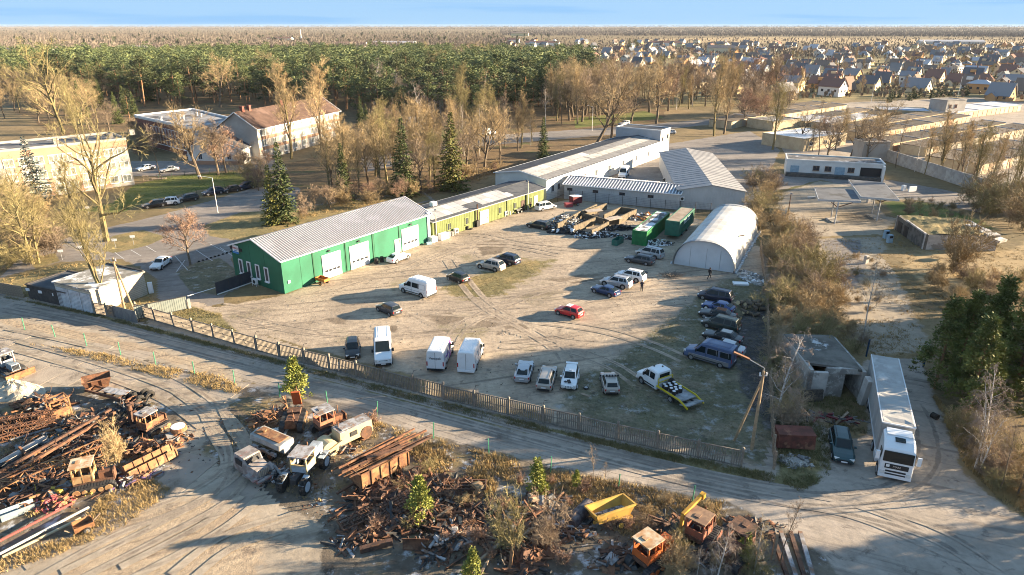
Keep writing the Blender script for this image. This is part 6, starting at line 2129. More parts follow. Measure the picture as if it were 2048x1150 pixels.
DKB=mat('navy_cloth',(.02,.025,.045),rough=.9)
person((1283,584),R(70),'person in dark navy clothes standing behind the white utility car',0,DKB,mat('dark_trousers',(.025,.025,.03),rough=.9))
person((1418,558),R(20),'person in black striding in front of the tent',1,mat('black_cloth',(.012,.012,.014),rough=.9),mat('dark_trousers',(.025,.025,.03)))
person((1061,421),R(-60),'person in dark jacket standing by the olive annex door',0,mat('grey_cloth',(.04,.04,.05),rough=.9),DKB)
# ------------------------------------------------------------------ scrapyard
def stadium(l,h,w,y,n=7):
 r_=h/2
 pts=[(l/2-r_+r_*math.cos(a),r_+r_*math.sin(a)) for a in[-math.pi/2+math.pi*k/n for k in range(n+1)]]
 pts+=[(-l/2+r_+r_*math.cos(a),r_+r_*math.sin(a)) for a in[math.pi/2+math.pi*k/n for k in range(n+1)]]
 return[[(x,yy,z_) for x,z_ in pts] for yy in (y-w/2,y+w/2)],pts


def crawler(p,q,label,body,cabm,roofm,L_=3.4,cabin=True,blade=None,hoodlen=1.5,cat='tractor',name='crawler_tractor',s=1.0,tilt=0,stripped=False):
 root=empty(name,G(*p),head(p,q),label,cat)
 root.scale=(s,s,s);root.rotation_euler[0]=tilt
 for sd_ in (1,-1):
  rg_,pts=stadium(L_,.85,.42,sd_*.82)
  b=MB();b.loft(rg_)
  m_=len(pts)
  for k in range(m_):
   (x0,z0),(x1,z1)=pts[k],pts[(k+1)%m_]
   l=math.hypot(x1-x0,z1-z0);c_=max(1,int(l/.22))
   for j in range(c_):
    t=(j+.5)/c_
    b.box((x0+(x1-x0)*t,sd_*.82,z0+(z1-z0)*t),(.13,.48,.07),ry=-math.atan2(z1-z0,x1-x0))
  tk=b.build('track',DARK,root)
  b=MB()
  for k in range(5):b.tube((-L_/2+.5+k*(L_-1)/4,sd_*1.02,.42),(-L_/2+.5+k*(L_-1)/4,sd_*1.08,.42),.3 if k in (0,4) else .2,n=12)
  b.build('road_wheel',body,tk,(0,0,0),0)
 b=MB();b.box((.2,0,.75),(L_*.8,1.1,.35));b.box((-.9,0,1.0),(.9,1.2,.3));b.build('chassis',RUST2,root)
 if not stripped:
  b=MB();b.box((L_/2-hoodlen/2+.15,0,1.25),(hoodlen,.85,.75),taper=.93);b.build('bonnet',body,root)
  b=MB()
  for k in range(6):b.box((L_/2+.17,-.3+k*.12,1.25),(.04,.05,.6))
  b.build('grille',DARK,root)
 else:
  b=MB();b.box((L_/2-.7,0,1.15),(1.0,.5,.6));b.tube((L_/2-.9,.2,1.4),(L_/2-.9,.2,1.75),.08);b.box((L_/2-.1,0,1.1),(.12,.8,.8));b.box((L_/2-.5,.35,1.0),(.9,.12,.3),rz=.2);b.build('engine_block',RUST,root)
 b=MB();b.tube((L_/2-.6,.25,1.6),(L_/2-.6,.25,2.3),.05,n=8);b.build('exhaust',RUST,root)
 if cabin:
  x0,x1,w,z0,z1=-1.25,.15,.68,1.1,2.55
  b=MB()
  for x in (x0,x1):
   for y in (-w,w):b.bar((x,y,z0),(x*.96,y*.95,z1),.1)
  for y in (-w,w):b.bar((x0,y,1.72),(x1,y,1.72),.08);b.bar(((x0+x1)/2,y,z0),((x0+x1)/2,y,z1),.07)
  b.bar((x0,-w,1.72),(x0,w,1.72),.08);b.bar((x1,-w,1.72),(x1,w,1.72),.08)
  b.build('cab_frame',cabm,root)
  b=MB()
  for y in (-w,w):b.box(((x0+x1)/2,y,1.42),(x1-x0,.04,.6))
  b.box((x0,0,1.42),(.04,w*2,.6));b.box((x1,0,1.42),(.04,w*2,.6));b.build('cab_panel',cabm,root)
  b=MB();b.box(((x0+x1)/2,0,z1+.05),(x1-x0+.25,w*2+.22,.1));b.box(((x0+x1)/2-.2,.1,z1+.13),(.4,.4,.06));b.build('cab_roof',roofm,root)
  b=MB();b.box((-.6,0,1.3),(.45,.5,.3));b.box((-.8,0,1.65),(.12,.5,.5));b.build('seat',BLACK,root)
 if blade:
  b=MB();rr_=[[(L_/2+.75+.18*math.sin(a),y,.45+.5*math.sin(a*.5-.4)*1.0) for a in (-1,-.4,.2,.8,1.4)] for y in (-1.5,1.5)]
  b.box((L_/2+.8,0,.5),(.12,3.0,.8),ry=.2);b.build('blade',blade,root)
  b=MB();b.bar((0,1.2,.5),(L_/2+.8,1.2,.4),.14);b.bar((0,-1.2,.5),(L_/2+.8,-1.2,.4),.14);b.build('blade_arm',blade,root)
 return root


def truss(a,b_,w,label,m=RUST,n=9,name='lattice_boom',cw=.09,cat='boom'):
 a,c=a,b_
 d=(c-a);l=d.length;d.normalize()
 x=d.cross(Vector((0,0,1))).normalized()*w/2
 y=x.cross(d).normalized()*w/2
 root=empty(name,(a.x,a.y,0),0,label,cat)
 o_=Vector((0,0,a.z))
 b=MB()
 cs=[x+y,x-y,-x-y,-x+y]
 for e in cs:b.bar(o_+e,o_+e+d*l,cw)
 b.build('chord',m,root)
 b=MB()
 for k in range(n):
  p,q=d*(l*k/n),d*(l*(k+1)/n)
  for i in range(4):
   u,v_=(cs[i],cs[(i+1)%4]) if k%2 else (cs[(i+1)%4],cs[i])
   b.bar(o_+p+u,o_+q+v_,cw*.6)
  for i in range(4):b.bar(o_+p+cs[i],o_+p+cs[(i+1)%4],cw*.5)
 b.build('lacing',m,root)
 return root


def beam(p,q,zp,zq,w,m,label,name='steel_beam',h=None,rnd=False,cat='beam',group=None):
 a,c=G(p[0],p[1],zp),G(q[0],q[1],zq)
 b=MB()
 if rnd:b.tube((0,0,0),c-a,w/2,n=10)
 else:b.bar((0,0,0),c-a,w,h)
 return tag(b.build(name,m,None,a),label,cat,group)


# left heap
SNM=mat('bleached_metal',(.33,.33,.34),(.17,.15,.14),1.5,rough=.9,c3=(.2,.12,.08),s3=1.1)
crawler((22,746),(42,756),'small weathered blue grey bulldozer with orange blade behind the chalk mound',mat('blue_grey_paint',(.16,.22,.26),(.35,.36,.37),2,rough=.8),MATS['blue_grey_paint'],SNM,blade=RUSTO,s=.95)
def mound(p,rx,ry,h,m,label,rz=0,seed=0,cat='mound',rough=.35):
 b=MB();n1,n2=22,7
 rings=[]
 for j in range(n2+1):
  f=1-j/n2
  rings.append([((rx*f)*math.cos(t*6.283/n1),ry*f*math.sin(t*6.283/n1),h*(1-f**1.5)+(mnoise.noise((t*.9+seed,j*1.3,seed))*rough*h if j else 0)) for t in range(n1)])
 b.loft(rings)
 return tag(b.build('mound',m,None,G(*p),rz),label,cat)


mound((28,788),3.4,1.8,1.5,mat('chalk_rubble',(.5,.45,.36),(.38,.33,.25),1.5,rough=.95,bump=.8,bscale=8,c3=(.14,.12,.1),s3=1.4,lo3=.58,hi3=.64),'pale chalky rubble mound at the left edge')
for k,(p,q,w_,zz) in enumerate((((-30,848),(112,828),.6,.9),((-30,868),(112,842),.55,.7),((-30,885),(106,852),.5,.5))):
 truss(G(*p,zz),G(*q,zz),w_,['upper','middle','lower'][k]+' rusty lattice boom at the left edge of the heap',RUST,12)
truss(G(-20,990,.6),G(240,878,.9),1.0,'broad rusty lattice boom lying across the heap',RUSTO,11,cw=.12)
truss(G(20,1010,.3),G(215,925,.4),.7,'dark lattice boom half buried below the broad one',RUST2,9)
beam((-20,955),(222,818),1.0,1.9,.22,RUST2,'longest dark rusty beam slanting over the heap')
beam((-10,968),(230,824),.9,1.7,.24,RUST,'long brown rusty beam beside the dark one')
beam((0,928),(90,876),.5,.9,.6,mat('bleached_pipe',(.42,.4,.38),(.3,.27,.25),1,rough=.8),'thick pale pipe at the left edge','steel_pipe',rnd=True,cat='pipe')
beam((60,878),(137,846),.4,.6,.32,RUSTO,'short orange rusty pipe among the booms','steel_pipe',rnd=True,cat='pipe')
beam((20,880),(100,856),.3,.5,.14,SNM,'thin pale bar next to the short pipe')
r_=empty('cab_frame',G(122,830),head((100,830),(140,815)),'rusty open cab frame with round drum','cab')
b=MB()
for x in (-.8,.8):
 for y in (-.6,.6):b.bar((x,y,0),(x,y,1.9),.12)
for z_ in (.9,1.9):
 for y in (-.6,.6):b.bar((-.8,y,z_),(.8,y,z_),.12)
 for x in (-.8,.8):b.bar((x,-.6,z_),(x,.6,z_),.12)
b.build('frame',RUSTO,r_)
b=MB();b.box((0,-.6,.45),(1.5,.05,.8));b.build('panel',RUSTO,r_)
b=MB();b.tube((-1.8,-.4,.6),(-1.8,.5,.6),.6,n=16);b.build('drum',RUST,r_)
heap('scrap_heap',(88,812),2.8,1.3,1.1,110,[RUST,RUST2,RUSTO,GREYM],'dark red scrap heap left of the open cab frame',smin=.3,smax=1.1,bars=.6)
hp=empty('hopper',G(198,780),head((178,785),(220,775)),'rusty steel hopper with dark open top','hopper')
b=MB()
for s in (1,-1):
 b.add([(-1.3,s*.8,1.5),(1.3,s*.8,1.5),(.9,s*.35,.3),(-.9,s*.35,.3)],[(0,1,2,3)]);b.add([(s*1.3,-.8,1.5),(s*1.3,.8,1.5),(s*.9,.35,.3),(s*.9,-.35,.3)],[(0,1,2,3)])
b.poly([(-.9,-.35,.3),(.9,-.35,.3),(.9,.35,.3),(-.9,.35,.3)]);b.build('shell',RUST,hp)
b=MB()
for x in (-.45,.45):b.bar((x,-.85,1.5),(x,-.4,.35),.1)
b.bar((-1.3,-.82,1.5),(1.3,-.82,1.5),.1);b.bar((-1.3,.82,1.5),(1.3,.82,1.5),.1);b.build('rib',RUST,hp)
ch_=empty('lorry_chassis',G(225,800),head((175,785),(265,808)),'rusted ladder chassis with stacked sheets behind the hopper','chassis')
b=MB()
for y in (-.5,.5):b.bar((-3,y,.8),(3,y,.7),.14,.26)
for k in range(6):b.bar((-2.8+k*1.1,-.5,.78),(-2.8+k*1.1,.5,.78),.12,.2)
b.build('frame',RUST,ch_)
b=MB()
for k in range(4):b.box((-.6+k*.7,.2,.98+.03*k),(1.1,.9,.04),rz=.1*k)
b.build('sheet',SNM,ch_)
for k,(x,y,z_) in enumerate(((0,0,0),(.9,-.3,0),(.1,.1,.3),(1.6,.2,0),(.9,.3,.32),(.6,-1.0,0))):
 b=MB();b.tube((0,-.15,.55),(0,.15,.55),.52,n=18,cap=False);b.tube((0,-.15,.55),(0,.15,.55),.3,n=16,cap=False)
 for s in (-.15,.15):
  pts=[(.52*math.cos(t*.349),s,.55+.52*math.sin(t*.349)) for t in range(18)];pin=[(.3*math.cos(t*.349),s,.55+.3*math.sin(t*.349)) for t in range(18)]
  b.add(pts+pin,[(t,(t+1)%18,18+(t+1)%18,18+t) for t in range(18)])
 o=thing('lorry_tyre',b,TYRE,(265,800),.4+.2*k,'big black lorry tyre in the cluster right of the hopper','tyre','lorry tyres right of the hopper')
 o.location+=Vector((x,y,z_));o.rotation_euler[0]=.4+.25*(k%3)
for k,(p,h_,w_) in enumerate((((264,858),2.6,.42),((272,852),1.6,.36),((282,850),1.3,.3))):
 b=MB();b.tube((0,0,0),(.25,-.1,h_),w_/2,n=12);b.tube((.2,-.08,h_*.8),(.21,-.08,h_*.85),w_*.62,n=12)
 thing('steel_pipe',b,RUST2 if k==0 else RUST,p,.3,['tall dark upright pipe in the heap','shorter brown upright pipe beside the dark one','shortest upright pipe stub near the tractor cab'][k],'pipe')
crawler((310,862),(330,850),'wrecked tractor cab with pale roof at the right end of the left heap',RUSTO,RUSTO,SNM,L_=2.8,s=.9,stripped=True)
b=MB();b.tube((0,0,.4),(0,0,.75),.75,.7,16);b.tube((0,0,.75),(0,0,.8),.62,n=16,m=1)
thing('round_drum',b,[RUSTO,SNOW],(360,872),0,'round drum with pale lid at the right tip of the heap','drum',z=.3)
heap('scrap_heap',(345,880),2.0,1.0,.6,80,[RUST,GREYM,RUST2,RUSTO],'low scrap under the round drum',smin=.2,smax=.8,bars=.5)
tr2=empty('steel_trough',G(304,935),head((275,945),(335,915)),'double rusty orange trough with ribs at the heap edge','trough')
for k,(y,z_) in enumerate(((-.5,.35),(.25,.6))):
 b=MB();b.box((0,y,z_+.25),(4.2,.06,.7),rx=-.35);b.box((0,y+.3,z_),(4.2,.6,.06))
 for j in range(6):b.box((-2+j*.8,y-.06,z_+.25),(.08,.1,.7),rx=-.35)
 b.build('side_plate',RUSTO,tr2)
b=MB();b.bar((-2.2,.9,.2),(2.2,.9,.5),.12);b.bar((-2.1,-.8,.1),(-2.1,1,.9),.12);b.build('frame',RUST2,tr2)
crawler((192,975),(225,968),'rusty beige crawler tractor with empty square cab',mat('beige_rust',(.4,.28,.14),(.28,.15,.07),1.5,rough=.9),MATS['beige_rust'],mat('beige_roof',(.5,.42,.3),(.36,.2,.1),1.5,rough=.9),L_=3.3,stripped=True)
heap('scrap_heap',(135,985),3.2,1.3,.8,130,[RUST,RUST2,RUSTO,mat('yellow_scrap',(.45,.3,.05)),GREYM],'mixed red and yellow scrap left of the beige tractor',smin=.3,smax=1.0,bars=.5,rz=.5)
heap('scrap_heap',(255,965),2.4,.9,.6,90,[RUST,GREYM,mat('violet_scrap',(.15,.1,.2)),RUST2,SNM],'loose scrap right of the beige tractor',smin=.2,smax=.8,bars=.5,rz=.4)
heap('scrap_heap',(180,890),4.5,2.2,.7,190,[RUST2,RUST,DARK,GREYM],'dark tangled scrap under the big booms',smin=.3,smax=1.3,bars=.7,rz=.4)
heap('scrap_heap',(55,925),3.6,1.3,.6,130,[RUST2,RUST,RUSTO,DARK],'rusty scrap below the pale pipe',smin=.3,smax=1.3,bars=.8,rz=.5)
heap('scrap_heap',(40,1000),3.4,1.5,.5,120,[RUST2,DARK,GREYM,RUST],'dark scrap at the left edge above the blue trough',smin=.2,smax=.9,bars=.6,rz=.4)
heap('scrap_heap',(232,862),2.8,1.6,1.0,150,[RUST,RUST2,RUSTO,DARK,TYRE],'brown scrap left of the upright pipes',smin=.3,smax=1.1,bars=.5,rz=.2)
b=MB();b.tube((0,-.1,.5),(0,.1,.5),.5,n=18);b.tube((0,-.13,.5),(0,-.1,.5),.3,n=14,m=1)
thing('spoked_wheel',b,[TYRE,mat('pale_rust',(.4,.33,.25))],(137,897),.2,'single wheel leaning on the broad boom','wheel',z=.7)
bt=empty('blue_trough',G(38,1030),head((5,1042),(68,1018)),'pale blue grey steel trough lying at the left edge','trough')
BGM=mat('pale_blue_steel',(.26,.33,.36),(.2,.24,.26),1.5,rough=.7)
b=MB()
for s in (1,-1):b.box((0,s*.35,.4),(2.2,.05,.7),rx=s*-.2)
b.box((0,0,.08),(2.2,.55,.05));b.build('shell',BGM,bt)
heap('scrap_heap',(108,1010),1.7,.9,.7,80,[RUST,mat('pink_scrap',(.4,.1,.1)),SNM,RUSTO],'small red and pale scrap heap above the red pipe',smin=.2,smax=.7,bars=.5,rz=.3)
beam((-20,1092),(145,1006),.35,.55,.17,mat('red_pole_paint',(.45,.07,.06),rough=.6),'long thin red pole at the lower left','pole',rnd=True,cat='pole')
beam((-20,1118),(178,1014),.3,.45,.2,mat('white_pole',(.5,.48,.44),(.4,.37,.33),1,rough=.8),'long white pole below the red one','pole',rnd=True,cat='pole')
beam((5,1114),(162,1036),.25,.4,.22,mat('tan_pole',(.42,.34,.22)),'long tan pole, lowest of the three','pole',rnd=True,cat='pole')
hc_=empty('hand_cart',G(170,1062),head((150,1066),(190,1050)),'small rusty cart with open box at the grass edge','cart')
b=MB()
for s in (1,-1):b.box((0,s*.45,.6),(1.3,.05,.5),rx=s*-.3);b.box((s*.65,0,.6),(.05,.8,.5))
b.box((0,0,.4),(1.3,.7,.05));b.build('box',RUSTO,hc_)
b=MB();b.bar((.5,0,.5),(1.2,0,1.0),.08);b.bar((-.7,-.3,.4),(-1.2,-.3,.9),.06);b.build('handle',WOOD,hc_)
for s in (1,-1):wheel(hc_,.1,s*.5,.28,.12,RIM,s)

# middle group
oc=crawler((588,850),(582,870),'stripped orange crawler with bare tracks and upright orange plate',RUSTO,RUSTO,RUSTO,cabin=False,stripped=True,name='crawler_tractor')
b=MB();b.box((-1.6,.2,2.0),(.16,.8,1.7),ry=.3);b.build('orange_plate',mat('orange_plate',(.5,.11,.03),(.4,.09,.03),2,rough=.7),oc)
b=MB();b.bar((-1.4,-.7,1),(-1.8,-1.1,2.2),.12);b.bar((-1.6,-.9,1),(-2.4,-1,1.9),.12);b.build('strut',RUSTO,oc)
heap('scrap_heap',(545,845),2.4,1.4,1.0,150,[RUST,RUSTO,RUST2,RUSTO],'orange brown machine parts left of the stripped crawler',smin=.25,smax=.9,bars=.45)
for k,(p,rz_) in enumerate((((545,862),.1),((540,872),.15))):
 thing('sheet_board',rbox((0,0,.1+.05*k),(3.0,1.0,.07),rz=0),WALLW,p,-.12+rz_,['upper','lower'][k]+' white sheet lying before the orange crawler','board')
pc_=crawler((662,862),(686,852),'faded pink orange crawler tractor with square glazed cab',mat('faded_orange',(.4,.16,.09),(.3,.13,.08),1.5,rough=.8),MATS['faded_orange'],SNM,L_=3.2,stripped=True)

rl_=empty('road_roller',G(690,892),head((655,915),(728,880)),'cream old road roller with big front drum','road roller')
CRM=mat('cream_paint',(.5,.4,.23),(.42,.33,.2),1.2,rough=.75,c3=(.3,.17,.08),s3=1.2,lo3=.6,hi3=.7)
b=MB();b.box((.9,0,1.35),(3.4,1.5,1.2),taper=.96);b.build('engine_body',CRM,rl_)
b=MB();b.box((.9,0,1.99),(3.3,1.4,.08));b.box((.2,0,2.05),(1.2,1.0,.06));b.build('body_lid',SNM,rl_)
for s in (1,-1):
 b=MB();b.box((.6,s*.76,1.45),(.7,.06,.45));b.build('side_opening',DARK,rl_)
 b=MB();b.tube((1.9,s*.77,.95),(1.9,s*.79,.95),.62,n=18);b.build('wheel_arch',RUST2,rl_)
 b=MB();b.bar((-.6,s*.8,1.2),(-2.0,s*.8,.8),.16,.3);b.build('drum_fork',CRM,rl_)
b=MB();b.tube((-1.75,-.72,.8),(-1.75,.72,.8),.8,n=24);b.build('drum',CRM,rl_)
b=MB();b.tube((-1.75,-.76,.8),(-1.75,-.72,.8),.14,n=10);b.bar((-1.75,-.76,.8),(-1.3,-.76,.8),.05);b.build('drum_hub',DARK,rl_)
b=MB();b.tube((1.9,-.6,.62),(1.9,.6,.62),.6,n=20);b.build('rear_drum',RUST,rl_)
b=MB();b.tube((-.3,.3,2.0),(-.3,.3,2.6),.06);b.build('exhaust',RUST,rl_)
gt_=empty('tank_trailer',G(548,905),head((588,922),(512,888)),'grey weathered tank trailer with rusty top','trailer')
GTM=mat('grey_tank',(.34,.34,.32),(.26,.25,.23),1.2,rough=.8,c3=(.3,.18,.1),s3=.8,lo3=.6,hi3=.7)
b=MB();b.loft([[(x,y*k,z_) for y,z_ in ((-.35,.7),(-.85,1.3),(-.8,1.75),(0,1.85),(.8,1.75),(.85,1.3),(.35,.7))] for x,k in ((-1.9,.9),(-1.85,1),(1.85,1),(1.9,.9))]);b.build('tank',GTM,gt_)
b=MB();b.box((0,0,1.88),(3.2,1.1,.06));b.tube((.9,0,1.9),(.9,0,2.1),.2,n=10);b.build('top_plate',RUSTO,gt_)
b=MB();b.box((0,.95,.8),(3.0,.25,.25));b.box((0,-.95,.8),(3.0,.25,.25));b.bar((-1.9,0,.6),(-3.0,0,.5),.14);b.build('frame',SNM,gt_)
for x in (-.7,.6):
 for s in (1,-1):wheel(gt_,x,s*.9,.48,.3,RUST,s)
lw_=empty('lorry_wreck',G(512,950),head((490,930),(545,965)),'stripped grey cab of an old lorry missing its wheels','wreck')
LWM=mat('peeling_grey',(.29,.265,.25),(.18,.15,.135),1.6,rough=.85,c3=(.3,.12,.1),s3=.9,lo3=.56,hi3=.68)
b=MB();b.loft([[(x,y*k,z_) for y,z_ in ((-.9,.5),(-.95,zt*.6),(-.75,zt),(.75,zt),(.95,zt*.6),(.9,.5))] for x,k,zt in ((-1.6,.97,1.95),(-.2,1,2.0),(.1,.95,1.45),(1.3,.8,1.3),(1.35,.7,1.2))]);b.build('cab_body',LWM,lw_)
b=MB()
for s in (1,-1):b.box((-.75,s*.9,1.5),(.9,.1,.5))
b.box((.02,0,1.68),(.1,1.3,.45),ry=-.35);b.build('window_hole',BLACK,lw_)
b=MB()
for k in range(6):b.bar((1.38,-.4+k*.16,.65),(1.38,-.4+k*.16,1.2),.07)
b.build('grille_bar',mat('pale_rust',(.4,.33,.25)),lw_)
b=MB()
for s in (1,-1):b.box((1.0,s*.95,.75),(1.1,.45,.1),ry=.25);b.box((.2,s*.95,.55),(.8,.3,.08))
b.box((1.75,0,.5),(.3,1.9,.18));b.build('mudguard',LWM,lw_)
b=MB();b.box((0,0,.4),(3.6,.7,.2));b.build('chassis',RUST2,lw_)

# wheeled tractor
wt=empty('wheeled_tractor',G(612,955),head((632,930),(590,985)),'blue white wheeled tractor with dark ribbed tyres and yellow cab edge','tractor')
WTM=mat('pale_blue_paint',(.33,.38,.42),(.22,.24,.26),1.3,rough=.75,c3=(.3,.2,.14),s3=1,lo3=.6,hi3=.7)
b=MB();b.box((.2,0,1.0),(3.6,.5,.4));b.build('chassis',DARK,wt)
b=MB();b.box((-1.7,0,1.45),(1.9,.95,.8),taper=.94);b.build('engine_hood',WTM,wt)
b=MB();b.box((-1.7,0,1.87),(1.8,.85,.06));b.tube((-1.5,.2,1.9),(-1.5,.2,2.2),.22,n=12);b.build('hood_lid',WTM,wt)
b=MB();b.tube((-1.2,-.2,1.9),(-1.2,-.2,2.7),.06);b.build('exhaust',RUST,wt)
CYE=mat('cab_edge_yellow',(.5,.38,.2),(.4,.28,.14),2,rough=.8)
b=MB()
for x in (-.55,.9):
 for y in (-.7,.7):b.bar((x,y,1.1),(x*.96,y*.95,2.6),.11)
for y in (-.7,.7):b.bar((-.55,y,1.85),(.9,y,1.85),.08)
b.bar((.9,-.7,1.85),(.9,.7,1.85),.1);b.bar((-.55,-.7,1.85),(-.55,.7,1.85),.1);b.build('cab_frame',CYE,wt)
b=MB()
for y in (-.7,.7):b.box((.17,y,1.5),(1.45,.05,.65))
b.box((.9,0,1.5),(.05,1.4,.65));b.build('cab_panel',WTM,wt)
b=MB();b.box((.15,0,2.66),(1.75,1.65,.12));b.build('cab_roof',SNM,wt)
b=MB()
for s in (1,-1):b.box((-1.6,s*.98,1.35),(1.2,.5,.06),ry=.0);b.box((1.9,s*.95,1.25),(1.1,.5,.06),ry=.3)
b.build('mudguard',WTM,wt)
for x,rr2 in ((-1.6,.68),(1.9,.68)):
 for s in (1,-1):
  o=wheel(wt,x,s*.98,rr2,.46,mat('pale_rim',(.4,.45,.5),rough=.7),s)
  b=MB()
  for k in range(16):
   a=k*2*math.pi/16
   b.box((rr2*math.cos(a),.1,rr2*math.sin(a)),(.1,.24,.1),rz=.0,ry=-a);b.box((rr2*math.cos(a+.2),-.1,rr2*math.sin(a+.2)),(.1,.24,.1),ry=-a-.2)
  b.build('tread_block',TYRE,o,(0,0,0),0)
thing('broken_panel',rbox((0,0,.2),(1.1,.6,.08),rx=.2),SNOW,(611,912),.3,'small white panel between tank trailer and roller','panel')
thing('cardboard_sheet',rbox((0,0,.06),(1.0,.8,.06)),mat('cardboard',(.36,.24,.14),rough=.95),(713,905),.5,'brown board on the ground by the roller','board')

# rusty wagon full of beams
wg=empty('rusty_wagon',G(745,960),head((690,985),(800,930)),'rusty orange tipping wagon heaped with long beams','wagon')
b=MB()
for s in (1,-1):
 b.box((.6,s*1.15,1.35),(4.6,.08,1.3));b.build('side_board',RUSTO,wg) if s<0 else b.build('side_board',RUST,wg)
 for k in range(6):rbox((-1.6+k*.9,s*1.22,1.35),(.1,.1,1.3)).build('stake',RUSTO,wg)
 b=MB()
b.box((-1.7,0,1.35),(.08,2.3,1.3));b.box((2.9,0,1.35),(.08,2.3,1.3));b.build('end_board',RUSTO,wg)
b=MB();b.box((.6,0,.72),(4.6,2.3,.1));b.box((.6,0,.55),(4.4,.9,.2));b.build('bed',RUST2,wg)
b=MB();b.bar((-1.7,0,.55),(-3.3,0,.4),.16);b.build('drawbar',RUST2,wg)
for x in (-.6,2.0):
 for s in (1,-1):wheel(wg,x,s*.95,.42,.26,RUST,s)
mw=Matrix.Translation(wg.location)@ Matrix.Rotation(wg.rotation_euler.z,4,'Z')
for k in range(15):
 y=-1.0+2.1*k/14
 l_=random.uniform(4.2,7.2)
 x=random.uniform(-3.2,-1.8) if k%3 else random.uniform(-1.5,-.5)
 b=MB();b.bar((0,0,0),(l_,random.uniform(-.5,.5),random.uniform(-.15,.25)),random.uniform(.08,.17),random.uniform(.06,.2))
 o=b.build('rusty_beam',random.choice([RUST,RUST,RUSTO,RUST2]),None,mw @ Vector((x,y,1.75+random.uniform(0,.45))),wg.rotation_euler.z)
 tag(o,'long rusty beam in the load of the orange wagon','beam','beams loaded on the orange wagon')
b=MB();b.box((0,0,0),(3.0,.5,.08));o=b.build('rusty_plank',RUST,None,mw @ Vector((1.2,-.2,2.25)),wg.rotation_euler.z-.25);tag(o,'wide rusty plank on top of the wagon load','plank')

# harrows, blades and bits
def harrow(p,q,label,m=RUST2,w=3.4,d=1.2,n=9):
 r_=empty('harrow',G(*p),head(p,q),label,'harrow')
 b=MB()
 for k in range(4):b.bar((-d/2+d*k/3,-w/2,.8),(-d/2+d*k/3,w/2,.8),.1)
 for k in range(4):b.bar((-d/2,-w/2+w*k/3,.84),(d/2,-w/2+w*k/3,.84),.1)
 b.bar((0,-.5,.9),(0,0,1.4),.1);b.bar((0,.5,.9),(0,0,1.4),.1);b.build('frame',m,r_)
 b=MB()
 for k in range(n):
  for j in range(3):
   y=-w/2+w*(k+.5)/n;x=-d/2+d*(j+.5)/3
   b.bar((x,y,.8),(x+.15,y,.35),.05);b.bar((x+.15,y,.35),(x-.05,y,.02),.05)
 b.build('tine',m,r_)
 return r_


harrow((930,985),(932,970),'dark spring tine harrow standing right of the wagon')
harrow((712,1055),(700,1040),'small dark tine harrow at the left of the scrap edge',w=2.4)
b=MB();b.tube((-.35,0,.6),(.35,0,.6),.55,n=18);thing('press_roller',b,mat('tan_steel',(.36,.26,.15),(.25,.15,.08),2,rough=.85),(955,990),.7,'tan round roller at the end of the harrow','roller')
def curved(p,q,w,label,m,r0=1.0,tilt=0,name='dozer_blade',cat='blade'):
 root=empty(name,G(*p),head(p,q),label,cat)
 root.rotation_euler[1]=tilt
 prof=[(-.35*math.cos(a)*r0+.35,.55*r0+.55*r0*math.sin(a)) for a in[(-1.2+2.4*k/6) for k in range(7)]]
 b=MB()
 b.loft([[(x,y,z_) for x,z_ in prof]+[(x-.05,y,z_) for x,z_ in prof[::-1]] for y in (-w/2,w/2)])
 b.build('mouldboard',m,root)
 b=MB();b.box((prof[0][0],0,prof[0][1]),(.1,w,.12))
 for y in (-w*.3,0,w*.3):b.box((-.12,y,.55*r0),(.12,.1,r0*.9))
 b.build('edge_rib',RUST2,root)
 return root


curved((832,1098),(827,1120),1.9,'rusty rounded bucket half turned to the light',RUST,1.05)
curved((868,1060),(850,1082),3.2,'long dark dozer blade lying slanted behind the bucket',RUST2,.8,.5)
curved((745,1020),(738,1045),2.3,'brown mouldboard above a row of curved tines',RUST,.6,.3)
curved((912,1120),(930,1135),2.4,'pale edged dark blade at the bottom of the scrap',RUST2,.5,.4)
for k,(p,q,z0,z1,w_,m_,lb) in enumerate((
 ((690,1000),(730,960),.2,.5,.14,RUST2,'dark beam before the wagon drawbar'),
 ((655,1042),(690,1020),.2,.4,.13,RUST,'short rusty beam at the left scrap edge'),
 ((720,1100),(785,1083),.3,.5,.4,RUST2,'thick dark channel beam on the frosty ground'),
 ((700,1060),(735,1075),.1,.2,.35,SNM,'pale frosted plate at the scrap edge'),
 ((850,1050),(905,1015),.3,.6,.2,WOOD,'grey log slanting behind the dozer blade'),
 ((905,1100),(945,1083),.15,.3,.2,SNM,'pale frosted beam in the middle clearing'),
 ((960,1120),(1008,1080),.2,.9,.18,WOOD,'long slanting timber near the small pines'),
 ((955,1160),(985,1105),.1,.3,.16,WOOD,'second timber crossing the first at the bottom'),
 ((1020,1135),(1027,1080),.2,1.5,.22,RUSTO,'upright orange beam at the bottom of the scrap'),
 ((1048,1000),(1075,1040),1.2,.3,.12,RUST,'thin rusty strut left of the black tank'),
 ((1050,1042),(1085,1020),.3,.5,.16,RUST,'short rusty beam below the pine saplings'),
 ((860,970),(945,1000),.4,.5,.08,RUST,'thin red rod lying behind the pine sapling'),
 ((870,985),(915,1000),.3,.4,.08,RUST,'second thin red rod beside the first'),
 ((790,930),(800,905),.5,1.4,.12,RUST,'thin post rising behind the wagon'))):
 beam(p,q,z0,z1,w_,m_,lb)
